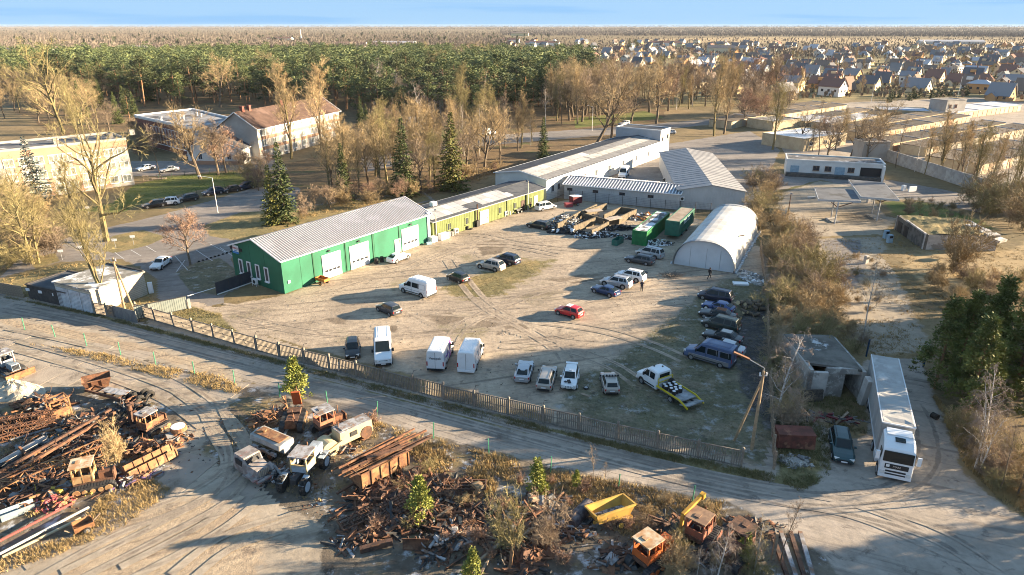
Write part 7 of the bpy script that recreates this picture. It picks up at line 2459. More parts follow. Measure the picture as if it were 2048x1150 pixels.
for k,(p,rx_,ry_,n_,lb) in enumerate((((770,990),3.2,1.6,170,'dark tangle of bars below the wagon'),((835,990),3.6,2.2,200,'rusty tangle right of the wagon'),((790,1045),2.6,1.6,120,'dark mesh and plates behind the bucket'),((905,1030),3.0,1.6,120,'branch and bar litter right of the sapling'),((1060,1120),2.2,1.2,90,'rusty pieces at the bottom beside the upright beam'),((1040,1030),1.8,1.2,70,'rusty bits left of the black tank'),((720,1075),2.0,.9,70,'frosted plates at the left scrap edge'),((1145,1060),1.8,1.0,80,'white and black bits under the yellow dumper'))):
 heap('scrap_heap',p,rx_,ry_,.7 if k<3 else .4,n_,[RUST2,RUST2,RUST,DARK,SNM if k>4 else RUST],lb,smin=.25,smax=1.2,bars=.75,rz=random.uniform(0,1))
b=MB()
for i in range(9):
 for j in range(7):b.box((i*.3-1.2,j*.3-.9,.55+.06*i),(.22,.22,.12),ry=-.2)
b.box((0,0,.45),(2.9,2.2,.08),ry=-.2)
thing('studded_plate',b,RUST2,(800,1025),.5,'dark studded steel plate in the middle of the scrap','plate')

for k,(p,rx_,ry_,n_,m2,lb) in enumerate((
 ((30,855),3.0,1.6,150,[RUST2,RUST,DARK,RUST],'tangled dark rust among the lattice booms'),
 ((110,900),3.6,1.4,190,[RUST2,RUST,DARK,GREYM],'rusty tangle between pale pipe and broad boom'),
 ((160,850),3.0,1.4,150,[RUST,RUST2,DARK,GREYM],'brown tangle under the two longest beams'),
 ((290,900),2.6,1.4,150,[RUST2,RUST,DARK,RUSTO],'dark rusty parts above the double trough'),
 ((70,965),3.4,1.4,170,[RUST2,DARK,RUST,GREYM],'dark scrap in the shade of the broad boom'),
 ((245,825),2.6,1.0,110,[DARK,RUST2,TYRE,GREYM],'black and dark scraps beside the lorry tyres'),
 ((565,835),2.2,1.0,110,[RUST,RUST2,RUSTO,DARK],'rusty machine parts behind the stripped crawler'),
 ((660,900),2.0,.8,90,[DARK,RUST2,GREYM,RUST],'dark bits between the pink cab and the roller'),
 ((560,955),2.0,.8,70,[DARK,RUST2,GREYM,SNM],'dark bits between lorry wreck and tractor'),
 ((880,1000),3.0,1.8,190,[RUST2,DARK,RUST,RUST2],'dark rust heap left of the tan roller'),
 ((845,1035),3.2,1.6,190,[RUST2,RUST,DARK,GREYM],'brown tangle round the loose young pine'),
 ((960,1035),2.8,1.4,120,[RUST2,WOOD,DARK,RUST],'branches and bars below the harrow'),
 ((890,1085),2.4,1.4,110,[RUST2,DARK,RUST,SNM],'bent plates right of the dozer blade'),
 ((1020,1075),2.4,1.4,110,[RUST2,RUST,WOOD,DARK],'rusty litter round the brown shrubs'),
 ((1080,1010),1.8,1.0,80,[RUST2,WOOD,RUST,GREYM],'small rusty heap under the pine saplings'),
 ((1245,1120),2.0,1.0,70,[DARK,RUST2,SNM,RUST],'dark scraps left of the orange tractor'),
 ((1345,1060),2.0,1.0,80,[DARK,RUST2,RUST,RUST2],'dark scraps left of the loader arm'))):
 heap('scrap_heap',p,rx_,ry_,.75,n_,m2,lb,smin=.2,smax=1.1,bars=.65,rz=random.uniform(0,1))
# yellow dumper tub with axle
dt=empty('dumper_trailer',G(1222,1052),head((1180,1062),(1275,1030)),'yellow dumper tub with frosty load tilted on one axle','dumper')
dt.rotation_euler[0]=R(-9)
YD=mat('dumper_yellow',(.5,.32,.07),(.42,.25,.06),1.3,rough=.75,c3=(.32,.18,.07),s3=1.1,lo3=.6,hi3=.7)
b=MB()
o4=[(-1.7,-.85),(1.7,-.85),(1.7,.85),(-1.7,.85)];i4=[(-1.35,-.6),(1.35,-.6),(1.35,.6),(-1.35,.6)]
for k in range(4):
 j=(k+1)%4
 b.add([(*o4[k],1.75),(*o4[j],1.75),(*i4[j],.9),(*i4[k],.9)],[(0,1,2,3)])
 b.add([(o4[k][0]*.96,o4[k][1]*.93,1.75),(o4[j][0]*.96,o4[j][1]*.93,1.75),(i4[j][0]*.97,i4[j][1]*.95,.93),(i4[k][0]*.97,i4[k][1]*.95,.93)],[(3,2,1,0)])
b.poly([(*p,.9) for p in i4]);b.build('tub',YD,dt)
b=MB()
for k in range(4):b.bar((*o4[k],1.75),(*o4[(k+1)%4],1.75),.13)
b.build('rim_bar',YD,dt)
b=MB();b.poly([(x*1.04,y*1.05,1.08) for x,y in i4])
for k in range(60):b.box((random.uniform(-1.2,1.2),random.uniform(-.5,.5),1.1),(.2,.15,.1),rz=random.random()*3)
b.build('load',mat('frosty_load',(.1,.1,.1),(.5,.51,.53),2.5,rough=.9),dt)
b=MB();b.box((.9,-.2,.7),(1.4,.8,.16),ry=.15);b.bar((-1.5,0,.75),(1.6,0,.75),.18);b.build('subframe',YD,dt)
for s in (1,-1):wheel(dt,.4,s*.7,.36,.24,YD,s)
b=MB();b.tube((-1.3,0,.55),(1.3,0,.62),.55,n=20);b.tube((-1.34,0,.55),(-1.3,0,.55),.5,n=20)
thing('black_tank',b,mat('black_tank',(.03,.025,.03),(.16,.14,.14),1,rough=.6),(1160,1040),head((1140,1050),(1180,1010)),'black cylinder tank lying left of the yellow dumper','tank')
for k,p in enumerate(((1168,1068),(1182,1074),(1130,1048))):
 b=MB();b.tube((-.4,0,.2),(.4,0,.2),.18,n=12);thing('gas_cylinder',b,SNM,p,.3*k,['pale gas bottle under the dumper','second pale gas bottle by the dumper wheel','pale bottle at the foot of the black tank'][k],'bottle')

# right machines
ya=crawler((1400,1080),(1425,1050),'faded red crawler cab with folded yellow loader arm',mat('faded_red',(.3,.1,.06),(.22,.09,.06),1.5,rough=.85),MATS['faded_red'],mat('dull_roof',(.25,.16,.1),(.16,.1,.07),1.5,rough=.9),L_=3.2,stripped=True)
YA=mat('arm_yellow',(.55,.3,.04),(.42,.22,.04),1.5,rough=.7)
b=MB();b.bar((-1.3,1.0,.6),(-1.3,1.0,2.6),.22,.22);b.bar((-1.3,1.0,2.6),(1.2,.75,2.95),.24,.26);b.bar((-1.0,1.05,2.3),(.6,.85,2.6),.12);b.box((1.25,.72,2.9),(.4,.35,.4));b.build('loader_arm',YA,ya)
crawler((1302,1128),(1335,1105),'bright orange crawler tractor with rusty pale roof at the bottom',mat('bright_orange',(.5,.12,.025),(.4,.1,.03),1.5,rough=.75),MATS['bright_orange'],mat('rust_spotted_roof',(.45,.4,.3),(.35,.2,.1),1.2,rough=.85),L_=3.4)
crawler((1468,1118),(1450,1135),'dark brown wrecked crawler cab among birches',mat('brown_wreck',(.12,.06,.045),(.2,.11,.08),1.5,rough=.9),MATS['brown_wreck'],RUST2,L_=3.0,stripped=True)
heap('scrap_heap',(1425,1115),2.6,1.0,.5,80,[DARK,RUST2,SNM,DARK],'dark scrap and frosted plates between the two cabs',smin=.2,smax=.8,bars=.5)
heap('scrap_heap',(1500,1060),2.6,1.2,.6,70,[DARK,RUST2,RUST],'dark scrap behind the brown cab',smin=.2,smax=.9,bars=.6)
for k in range(4):
 b=MB();b.bar((0,0,.15),(0,4.5,.2),.3,.2)
 thing('frosted_beam',b,SNM if k%2 else RUST2,(1575+k*17,1160),-.1-k*.03,'frosted beam in the row at the bottom edge','beam','frosted beams at the bottom edge')
tag(rbox((0,0,1.2),(.2,.2,2.4)).build('old_post',WOOD,None,G(1545,1120)),'grey old post at the edge of the lower road','post')
# litter: nobody could count it
b=MB()
LIT=[G(*p) for p in[(0,1080),(60,800),(350,800),(470,830),(850,900),(1150,960),(1480,1040),(1560,1150),(900,1150),(600,1040),(420,930),(200,1040)]]
xs=[p.x for p in LIT];ys=[p.y for p in LIT]
k=0
while k<2600:
 x,y=random.uniform(min(xs),max(xs)),random.uniform(min(ys),max(ys))
 if in_poly(x,y,LIT):
  s=random.uniform(.05,.3)
  if mnoise.noise((x*.25,y*.25,5))<-.15:continue
  b.box((x,y,.06),(s*random.uniform(1,3),s*.5,s*.3),random.choice((0,0,1,2,3,3)),random.uniform(0,6),random.uniform(-.3,.3),random.uniform(-.3,.3));k+=1
tag(b.build('scrap_litter',[RUST2,RUST,SNM,DARK]),'small scrap litter strewn over the ground',kind='stuff')
# ------------------------------------------------------------------ vegetation
BARK=mat('bark_brown',(.17,.13,.09),(.1,.08,.06),4,rough=.95,rand=.2)
BARKY=mat('bark_lichen',(.21,.17,.075),(.13,.105,.06),1.5,rough=.95,rand=.15)
BIRCHB=mat('bark_birch',(.55,.52,.48),(.3,.27,.24),2,rough=.9)
PINEB=mat('bark_pine',(.3,.16,.08),(.15,.1,.07),1,rough=.95)
TW=dict(
 gold=mat('twigs_golden',(.38,.285,.155),(.28,.21,.115),.3,rough=.95,rand=.25),
 olive=mat('twigs_olive',(.285,.24,.11),(.215,.18,.085),.3,rough=.95,rand=.2),
 brown=mat('twigs_brown',(.28,.21,.145),(.21,.16,.115),.3,rough=.95,rand=.25),
 birch=mat('twigs_birch',(.3,.235,.19),(.23,.18,.145),.3,rough=.95,rand=.2),
 red=mat('twigs_red',(.31,.2,.14),(.24,.155,.11),.4,rough=.95,rand=.25),
 grey=mat('twigs_grey',(.28,.22,.165),(.21,.165,.125),.3,rough=.95,rand=.25))
ND=dict(
 spruce=mat('needles_spruce',(.05,.072,.022),(.085,.1,.028),.6,rough=.8,rand=.25),
 golden=mat('needles_yellow_green',(.15,.14,.03),(.09,.1,.025),.6,rough=.8,rand=.2),
 blue=mat('needles_blue',(.07,.09,.085),(.045,.065,.06),.6,rough=.8),
 pine=mat('needles_pine',(.055,.08,.033),(.115,.132,.048),.22,rough=.8,rand=.5),  # broad paler noise paints sunlit clumps into the crowns
 young=mat('needles_young',(.24,.25,.05),(.16,.185,.04),.8,rough=.8,rand=.15),
 near=mat('needles_sun_toned',(.17,.18,.045),(.085,.105,.03),.35,rough=.8,rand=.2),  # sunlit yellow green is put into the needle colour itself
 thuja=mat('needles_hedge',(.035,.05,.018),(.055,.065,.022),.8,rough=.85,rand=.2))


def np_mesh(name,V,F,m,smooth=False):
 me=bpy.data.meshes.new(name)
 V=np.asarray(V,dtype=np.float32);F=np.asarray(F,dtype=np.int32)
 k=F.shape[1]
 me.vertices.add(len(V));me.vertices.foreach_set('co',V.ravel())
 me.loops.add(F.size);me.loops.foreach_set('vertex_index',F.ravel())
 me.polygons.add(len(F));me.polygons.foreach_set('loop_start',np.arange(0,F.size,k,dtype=np.int32))
 me.polygons.foreach_set('loop_total',np.full(len(F),k,dtype=np.int32))
 me.materials.append(m)
 me.update(calc_edges=True)
 return me


def ribbons(P,Q,W,rng,taper=.35):
 P,Q,W=np.array(P),np.array(Q),np.array(W)
 d=Q-P
 d/=np.linalg.norm(d,axis=1,keepdims=True)+1e-9
 r=rng.normal(size=d.shape)
 s=np.cross(d,r);s/=np.linalg.norm(s,axis=1,keepdims=True)+1e-9
 a=s*(W[:,None]/2)
 n=len(P)
 V=np.stack([P-a,P+a,Q+a*taper,Q-a*taper],1).reshape(-1,3)
 F=np.arange(4*n).reshape(n,4)
 return V,F


def rand_dir(rng):
 v=rng.normal(size=3);return v/np.linalg.norm(v)


def unit(v):return v/(np.linalg.norm(v)+1e-9)


FORM=dict(
 #        limbs start  up   len  levels(children)      droop  lean
 oak=dict(limbs=13,z0=.24,ang=(.5,1.2),ll=.46,ch=(7,6,6),up=.25,trunk=.75,r=.026,tw=1.0),
 poplar=dict(limbs=20,z0=.15,ang=(.3,.6),ll=.34,ch=(6,6,6),up=.6,trunk=.95,r=.018,tw=1.0),
 birch=dict(limbs=20,z0=.25,ang=(.5,.95),ll=.27,ch=(5,5,5),up=.1,trunk=.97,r=.012,tw=.8),
 slim=dict(limbs=16,z0=.4,ang=(.35,.8),ll=.2,ch=(4,5,4),up=.4,trunk=.97,r=.009,tw=.7),
 bush=dict(limbs=16,z0=.0,ang=(.15,.75),ll=.85,ch=(6,6,6),up=.3,trunk=.05,r=.014,tw=1.0),
)


def bare(seed,H,form,wide=1.0,lean=(0,0),dens=1.0,barkm=BARK,twm=None,twk=1.0):
 """(trunk mesh, crown mesh) of a leafless tree"""
 f=FORM[form]
 rng=np.random.default_rng(seed)
 tb=MB()
 P2,Q2,W2_=[],[],[]
 def walk(p,d,l,r,lev,n=3):
  pts=[p]
  for k in range(n):
   d=unit(d+rng.normal(size=3)*(.16 if lev else .05)+np.array([0,0,f['up']*(.35 if lev else .1)]))
   if lev>=2 and form=='birch':d=unit(d-np.array([0,0,.35]))
   p=p+d*l/n
   pts.append(p)
  return pts,d
 def emit(pts,r,lev):
  n=len(pts)-1
  for k in range(n):
   r0,r1=r*(1-.75*k/n),r*(1-.75*(k+1)/n)
   if lev<=1:tb.tube(pts[k],pts[k+1],max(.012,r0),max(.008,r1),6 if lev==0 else 4,cap=False)
   else:
    P2.append(pts[k]);Q2.append(pts[k+1]);W2_.append(max(r0*2,.034*f['tw']*twk))
 tr=H*f['r']
 if f['trunk']>.1:
  pts,_=walk(np.zeros(3),unit(np.array([lean[0],lean[1],1.0])),H*f['trunk'],tr,0,6)
  emit(pts,tr,0)
 else:
  pts=[np.zeros(3),np.array([0,0,.1])]
 def along(pts,t):
  x=t*(len(pts)-1);i=min(int(x),len(pts)-2)
  return pts[i]+(pts[i+1]-pts[i])*(x-i)
 nl=int(f['limbs'])
 for i in range(nl):
  t=f['z0']+(1-f['z0'])*((i+rng.random())/nl)
  az=i*2.4+rng.normal()*.3
  an=rng.uniform(*f['ang'])*wide
  d=np.array([math.cos(az)*math.sin(an),math.sin(az)*math.sin(an),math.cos(an)])
  shape=(1.15-.75*max(0,t-f['z0'])/(1-f['z0'])) if form !='oak' else (1-.45*abs(t-.5))
  l=H*f['ll']*shape*rng.uniform(.75,1.15)
  p0=along(pts,min(t,.999)) if f['trunk']>.1 else rng.normal(size=3)*np.array([.12,.12,0])*H*wide
  r1=tr*(.42 if form=='oak' else .3)*shape
  lp,ld=walk(p0,d,l,r1,1,4);emit(lp,r1,1)
  for j in range(int(f['ch'][0]*dens+.5)):
   tt=rng.uniform(.25,1)
   bd=unit(ld+rand_dir(rng)*.85)
   bp,bd2=walk(along(lp,min(tt,.999)),bd,l*rng.uniform(.3,.55),r1*.35,2,3);emit(bp,r1*.35,2)
   for k in range(f['ch'][1]):
    td=unit(bd2+rand_dir(rng)*.9)
    q0=along(bp,rng.uniform(.2,.999))
    tl=l*rng.uniform(.14,.28)
    tp,td2=walk(q0,td,tl,0,3,2);emit(tp,.016,3)
    for m_ in range(int(f['ch'][2]*dens)):
     u=along(tp,rng.uniform(.1,.999))
     e=u+unit(td2+rand_dir(rng)*.8-(np.array([0,0,.7]) if form=='birch' else 0))*tl*rng.uniform(.4,.9)
     P2.append(u);Q2.append(e);W2_.append(.034*f['tw']*twk)
 V,F=ribbons(P2,Q2,W2_,rng)
 return tb.mesh('trunk',barkm),np_mesh('crown',V,F,twm or TW['gold'])


def sprays(C,D,S,rng,wdt=.35):
 """needle sprays: kite shaped leaves at C along D of length S"""
 C,D,S=np.array(C),np.array(D),np.array(S)[:,None]
 D=D/(np.linalg.norm(D,axis=1,keepdims=True)+1e-9)
 s=np.cross(D,rng.normal(size=D.shape));s/=np.linalg.norm(s,axis=1,keepdims=True)+1e-9
 V=np.stack([C,C+D*S*.5+s*S*wdt*.5,C+D*S,C+D*S*.5-s*S*wdt*.5],1).reshape(-1,3)
 return V,np.arange(4*len(C)).reshape(-1,4)


def spruce(seed,H,R_,ndl,step=.3,per=8,sp=9):
 rng=np.random.default_rng(seed)
 tb=MB();tb.tube((0,0,0),(0,0,H*.97),H*.012,.02,7,cap=False)
 C,D,S=[],[],[]
 z=H*.05
 while z<H*.985:
  f=1-z/H
  rr=R_*(f**.85)*rng.uniform(.82,1.12)
  n=max(3,int(per*(.5+.6*f)))
  for k in range(n):
   az=rng.uniform(0,6.283)
   o=np.array([math.cos(az),math.sin(az),0])
   l=rr*rng.uniform(.7,1.1)
   dr=-.12-.3*f
   m_=max(3,int(sp*(l/R_)+2))
   for j in range(m_):
    t=(j+rng.random())/m_
    p=np.array([0,0,z])+o*l*t+np.array([0,0,dr*l*t+.18*l*t*t])
    side=np.array([-o[1],o[0],0])*rng.normal()*.9
    C.append(p);D.append(o*.7+side+np.array([0,0,rng.normal()*.2-.25]));S.append((.3+.32*l/R_*(1-t*.5))*rng.uniform(.7,1.2)*(.7+R_*.16))
  z+=step*rng.uniform(.8,1.2)*(.55+.6*f)
 V,F=sprays(C,D,S,rng,.5)
 return tb.mesh('trunk',BARK),np_mesh('crown',V,F,ndl)


def pine(seed,H,R_,ndl,cb=.45,clumps=46,per=34,cs=.85,flatn=.6,sz=.55):
 rng=np.random.default_rng(seed)
 tb=MB()
 bend=rng.normal(size=2)*.02*H
 tb.tube((0,0,0),(bend[0]*.5,bend[1]*.5,H*.55),H*.014,H*.01,7,cap=False)
 tb.tube((bend[0]*.5,bend[1]*.5,H*.55),(bend[0],bend[1],H*.96),H*.01,.03,6,cap=False)
 C,D,S=[],[],[]
 for k in range(clumps):
  t=(k+rng.random())/clumps
  z=H*(cb+(1-cb)*t)
  prof=math.sin(math.pi*min(1,.18+.82*t)**.9)**.7 if cb>.2 else (1-t)**.8
  r_=R_*prof*math.sqrt(rng.uniform(.15,1))
  az=rng.uniform(0,6.283)
  c=np.array([bend[0]*t+r_*math.cos(az),bend[1]*t+r_*math.sin(az),z+rng.normal()*.2])
  tb.tube((bend[0]*t,bend[1]*t,z-.25*r_),c,.04*H/18,.015,4,cap=False)
  s=cs*rng.uniform(.75,1.3)
  n=per
  dv=rng.normal(size=(n,3));dv/=np.linalg.norm(dv,axis=1,keepdims=True)
  dv[:,2]=dv[:,2]*flatn+.22
  for v_ in dv:
   C.append(c+v_*s*rng.uniform(.15,.75));D.append(v_+rng.normal(size=3)*.35);S.append(s*sz*rng.uniform(.7,1.2))
 V,F=sprays(C,D,S,rng,.5)
 return tb.mesh('trunk',PINEB),np_mesh('crown',V,F,ndl)


LIB={}
for nm_,args in dict(
 oak_olive=[(11,17,'oak',.95,(0,0),.75,BARKY,TW['olive']),(12,17,'oak',.9,(.1,0),.75,BARKY,TW['olive'])],
 oak=[(13,16,'oak',.9,(.06,.02),1,BARK,TW['gold']),(14,16,'oak',.85,(-.12,.0),1,BARK,TW['gold']),(15,15,'oak',.95,(.1,.05),1,BARK,TW['brown'])],
 poplar=[(21,18,'poplar',1,(0,0),1,BARKY,TW['olive']),(22,18,'poplar',1.1,(.03,0),1,BARKY,TW['gold']),(23,17,'poplar',1.15,(0,.03),1,BARK,TW['gold'])],
 birch=[(31,15,'birch',1,(.02,0),1,BIRCHB,TW['birch']),(32,15,'birch',1.05,(0,.04),1,BIRCHB,TW['birch']),(33,13,'birch',.9,(.05,0),1,BIRCHB,TW['gold'])],
 slim=[(41,14,'slim',1,(.02,0),1,BARK,TW['grey']),(42,14,'slim',1.1,(-.03,.02),1,BARK,TW['brown']),(43,12,'slim',1.2,(0,0),1,BIRCHB,TW['grey'])],
 bush=[(51,4,'bush',1,(0,0),1.15,BARK,TW['gold']),(52,4,'bush',1.1,(0,0),1.15,BARK,TW['gold']),(53,4,'bush',.9,(0,0),1.15,BARK,TW['brown']),(54,4,'bush',1,(0,0),1.0,BARK,TW['olive'])],
 redbush=[(61,2,'bush',.8,(0,0),.8,BARK,TW['red']),(62,2,'bush',.9,(0,0),.8,BARK,TW['red'])],
 round=[(71,9,'oak',1.0,(0,0),1.2,BARK,TW['red']),(72,9,'oak',.9,(0,0),1.2,BARK,TW['brown'])],
).items():
 LIB[nm_]=[bare(*a) for a in args]
LIB['lean']=[bare(81,17,'poplar',1.25,(-.42,.1),1,BARKY,TW['olive'])]
LIB['leanright']=[bare(82,15,'oak',.8,(.5,.0),1,BARK,TW['gold'])]
LIB['spruce']=[spruce(101,15,3.3,ND['spruce'],.26,10,11),spruce(102,15,3.0,ND['spruce'],.26,10,11)]
LIB['spruce_gold']=[spruce(103,15,3.6,ND['golden'],.26,10,11)]
LIB['spruce_blue']=[spruce(104,13,3.6,ND['blue'],per=9)]
LIB['pine']=[pine(111,20,3.8,ND['pine'],.38,26,74,1.75,.6,.34),pine(112,18,3.4,ND['pine'],.25,28,66,1.6,.65,.34),pine(113,20,4.2,ND['pine'],.45,24,74,1.9,.55,.34),pine(114,17,3.0,ND['pine'],.2,28,62,1.5,.7,.34),pine(115,21,3.6,ND['pine'],.5,22,74,1.8,.55,.34)]
LIB['pine_near']=[pine(121,13,3.3,ND['near'],.1,100,70,.9,.6,.42),pine(122,13,3.0,ND['near'],.12,96,70,.9,.6,.42)]
LIB['pine_young']=[pine(131,3.4,1.15,ND['young'],.2,60,46,.34,.8,.55),pine(132,3,1.0,ND['young'],.04,60,46,.32,.9,.55)]
LIB['hedge']=[spruce(141,4,1.3,ND['thuja'],.25,7,6)]
BASEH=dict(oak_olive=17,oak=16,poplar=18,birch=15,slim=14,bush=4.6,redbush=2.3,round=9.6,lean=17,leanright=15,spruce=15,spruce_gold=15,spruce_blue=13,pine=20,pine_near=13,pine_young=3.3,hedge=4)
_cnt={}
BASEH_OF={}


def height_of(px,yb,yt):
 g=G(px,yb)
 a=PITCH+math.atan((yt-575)/FPX)
 return max(.6,CAM_H-g.y*math.tan(a)/1.0)


def tree(kind,px,yb,yt=None,h=None,label=None,group=None,name=None,cat=None,loc=None,wide=1.0,rz=None,single=False):
 k=_cnt.get(kind,0);_cnt[kind]=k+1
 t,c=LIB[kind][k%len(LIB[kind])]
 loc=G(px,yb) if loc is None else Vector(loc)
 h=h or height_of(px,yb,yt)
 s=h/BASEH[kind]
 nm=name or{'spruce':'spruce_tree','spruce_gold':'spruce_tree','spruce_blue':'spruce_tree','pine':'pine_tree','pine_near':'pine_tree','pine_young':'young_pine','birch':'birch_tree','bush':'bush','redbush':'bush','hedge':'hedge_conifer','slim':'slender_tree','poplar':'poplar_tree','round':'small_tree'}.get(kind,'bare_tree')
 cat=cat or{'bush':'bush','redbush':'bush','hedge':'hedge'}.get(kind,'tree')
 rz=random.uniform(0,6.28) if rz is None else rz
 e=empty(nm,loc,rz,label,cat,group)
 e.scale=(s*wide,s*wide,s)
 BASEH_OF[e.name]=BASEH[kind]
 link('trunk',t,e);link('crown',c,e)
 return e
# ---- trees that can be told apart
for kind,px_,yb,yt,lb,kw in (
 ('oak_olive',213,482,232,'big spreading lichen yellow tree on the car park island',{}),
 ('lean',222,617,335,'yellow lichen tree leaning left in front of the pale hut',dict(rz=0)),
 ('oak_olive',66,528,385,'forked yellow tree on the small round island',{}),
 ('oak_olive',78,526,400,'smaller twin of the forked yellow tree',{}),
 ('round',381,530,420,'small reddish round crowned tree on the shaded island',{}),
 ('spruce_blue',80,408,270,'blue spruce in front of the cream school block',{}),
 ('oak_olive',128,268,95,'tall yellow bare tree behind the left school block',{}),
 ('poplar',165,300,180,'yellow bare tree over the roof of the left school block',{}),
 ('slim',320,352,248,'thin dark tree at the school yard corner',{}),
 ('oak',401,358,225,'pale bare tree on the lawn in front of the sports hall',{}),
 ('round',437,350,248,'reddish bare tree left of the low school wing',{}),
 ('round',452,346,258,'second reddish bare tree beside the low school wing',{}),
 ('poplar',583,318,132,'tall yellow green tree left of the pair before the red roof',{}),
 ('poplar',645,325,122,'tall yellow green tree right of the pair before the red roof',{}),
 ('spruce',572,446,282,'tall dark spruce behind the gable of the green workshop',{}),
 ('spruce_gold',549,448,328,'yellow green spruce left of the tall dark one',{}),
 ('spruce',690,402,284,'dark spruce above the middle of the workshop roof',{}),
 ('spruce',810,392,234,'dense dark spruce at the far end of the workshop roof',{}),
 ('spruce_gold',905,382,222,'yellow green spruce behind the olive annex',{}),
 ('spruce',1086,322,232,'dark spruce beside the long white shed roof',{}),
 ('spruce',723,256,192,'slender spruce right of the red roofed school',{}),
 ('spruce',735,264,206,'smaller slender spruce right of the red roofed school',{}),
 ('birch',842,276,166,'drooping white birch behind the dome',{}),
 ('birch',748,236,122,'pale crowned birch at the pine belt edge',{}),
 ('birch',966,236,126,'pinkish fan shaped birch before the pines',{}),
 ('poplar',918,262,138,'golden upright poplar left of the street',{}),
 ('oak',441,215,122,'pale golden rounded tree before the pines above the sports hall',{}),
 ('round',772,268,212,'reddish rounded tree left of the dome',{}),
 ('round',785,275,220,'second reddish rounded tree beside the dome',{}),
 ('leanright',1192,290,130,'big dark trunked tree leaning right over the street',dict(rz=0)),
 ('oak',1223,278,150,'dark trunked bare tree right of the leaning one',{}),
 ('oak',1312,248,140,'broad golden tree above the end block',{}),
 ('oak',1262,246,150,'golden brown tree between street lamp and end block',{}),
 ('poplar',1428,272,120,'tall golden poplar over the pitched warehouse',{}),
 ('poplar',1448,268,132,'second tall golden poplar over the pitched warehouse',{}),
 ('round',1505,232,152,'red brown rounded tree left of the garages',{}),
 ('poplar',1545,300,172,'pale upright tree left of the service building',{}),
 ('slim',1636,318,200,'tall thin dark tree behind the service building',{}),
 ('slim',1652,320,208,'second tall thin dark tree behind the service building',{}),
 ('bush',1915,545,425,'pale branched shrub in front of the ruined bunker',dict(wide=.8)),
 ('birch',1949,940,770,'white birch left stem of the group at the lower right',{}),
 ('birch',1961,930,752,'white birch middle stem of the group at the lower right',{}),
 ('birch',1956,948,800,'white birch leaning stem of the group at the lower right',dict(rz=-.6)),
 ('slim',1998,982,850,'thin pale birch at the right edge by the road',{}),
 ('slim',2034,992,790,'thin pale tree at the far right edge by the road',{}),
 ('birch',1553,838,672,'small white birch beside the ruin and the fence',dict(wide=1.2)),
 ('slim',1722,692,500,'slender pale sapling at the end of the weedy drive',{}),
 ('pine_near',1868,778,602,'dark bushy pine right of the trailer',{}),
 ('pine_near',1905,770,588,'taller sunlit pine behind the trailer side',{}),
 ('pine_near',1965,742,560,'dark pine near the right edge',{}),
 ('pine_near',2030,775,560,'large pine cut by the right edge',{}),
 ('pine_near',1935,830,640,'dark pine over the lane right of the trailer',{}),
 ('pine_near',2062,850,650,'pine at the right edge above the birches',{}),
 ('slim',1187,972,893,'small leafless birch sapling at the road side',{}),
 ('slim',1208,975,922,'second tiny bare sapling at the road side',{}),
 ('birch',1432,1165,1040,'thin bare birch in front of the brown cab',{}),
 ('birch',1508,1150,1035,'bare birch right of the brown cab',{}),
 ('slim',1392,1165,1085,'thin bare sapling right of the orange tractor',{}),
 ('slim',1560,1130,1000,'bare sapling beside the lower road',{}),
 ('pine_young',597,803,727,'round young pine on a short trunk above the orange crawler',{}),
 ('pine_young',1075,990,918,'bright yellow green young pine left of the bare sapling',{}),
 ('pine_young',843,1042,965,'loose young pine in the middle of the scrap',{}),
 ('pine_young',945,1158,1098,'small bright pine at the bottom edge',{}),
 ('pine_young',1152,975,945,'tiny pine by the road side sapling',{}),
 ('pine_young',1488,1128,1068,'small pine beside the brown cab',{}),
 ('bush',240,935,832,'pale leafless shrub growing in the left scrap heap',dict(wide=.45)),
 ('bush',1095,1098,1012,'pale brown shrub left of the yellow dumper',dict(wide=.8)),
 ('bush',1012,1110,985,'tall narrow brown shrub in the scrap',dict(wide=.45)),
 ('bush',1345,1160,1090,'grey brown shrub between the orange tractor and saplings',dict(wide=.9)),
 ('redbush',1128,1130,1098,'small red twigged shrub on the frosty ground',{}),
 ('redbush',843,948,925,'red twigged shrub right of the wagon',{}),
 ('redbush',752,1060,1020,'red twigged shrub beside the mouldboard',{}),
 ('redbush',955,1085,1045,'red twigged shrub near the second clearing',{}),
 ('redbush',745,850,820,'reddish shrub behind the cream roller',{}),
):
 tree(kind,px_,yb,yt,label=lb,**kw)


def place_words(made,label):
 """what tells one plant of a group from the next: its size and where it stands in the group"""
 if len(made)<4:return
 def rank(key):
  o=sorted(made,key=key)
  return{m[0].name:i/len(o) for i,m in enumerate(o)}
 rx,ry,rh=rank(lambda m:m[1]/m[2]),rank(lambda m:m[2]),rank(lambda m:m[3])
 wx=('far left','left','middle','right','far right');wy=('front row','second row','rear row');wh=('low','mid sized','high')
 for o,*_ in made:
  k=o.name
  o['label']='%s %s, %s %s'%(wh[int(rh[k]*3)],label,wy[int(ry[k]*3)],wx[int(rx[k]*5)])


def scatter(kinds,poly,n,hr,label,group,mind=3.0,wide=(.9,1.15),seed=0,**kw):
 """individual plants spread over a photo-pixel polygon"""
 rng=random.Random(seed)
 P=[G(*p) for p in poly]
 x0,x1,y0,y1=min(p.x for p in P),max(p.x for p in P),min(p.y for p in P),max(p.y for p in P)
 got,made=[],[]
 for _ in range(n*60):
  if len(got)>=n:break
  x,y=rng.uniform(x0,x1),rng.uniform(y0,y1)
  if not in_poly(x,y,P) or any((x-a)**2+(y-b)**2<mind*mind for a,b in got):continue
  got.append((x,y))
  o=tree(rng.choice(kinds),0,0,h=rng.uniform(*hr),label=label,group=group,loc=(x,y,0),wide=rng.uniform(*wide),**kw)
  made.append((o,x,y,o.scale[2]*BASEH_OF[o.name]))
 place_words(made,label)
 return got


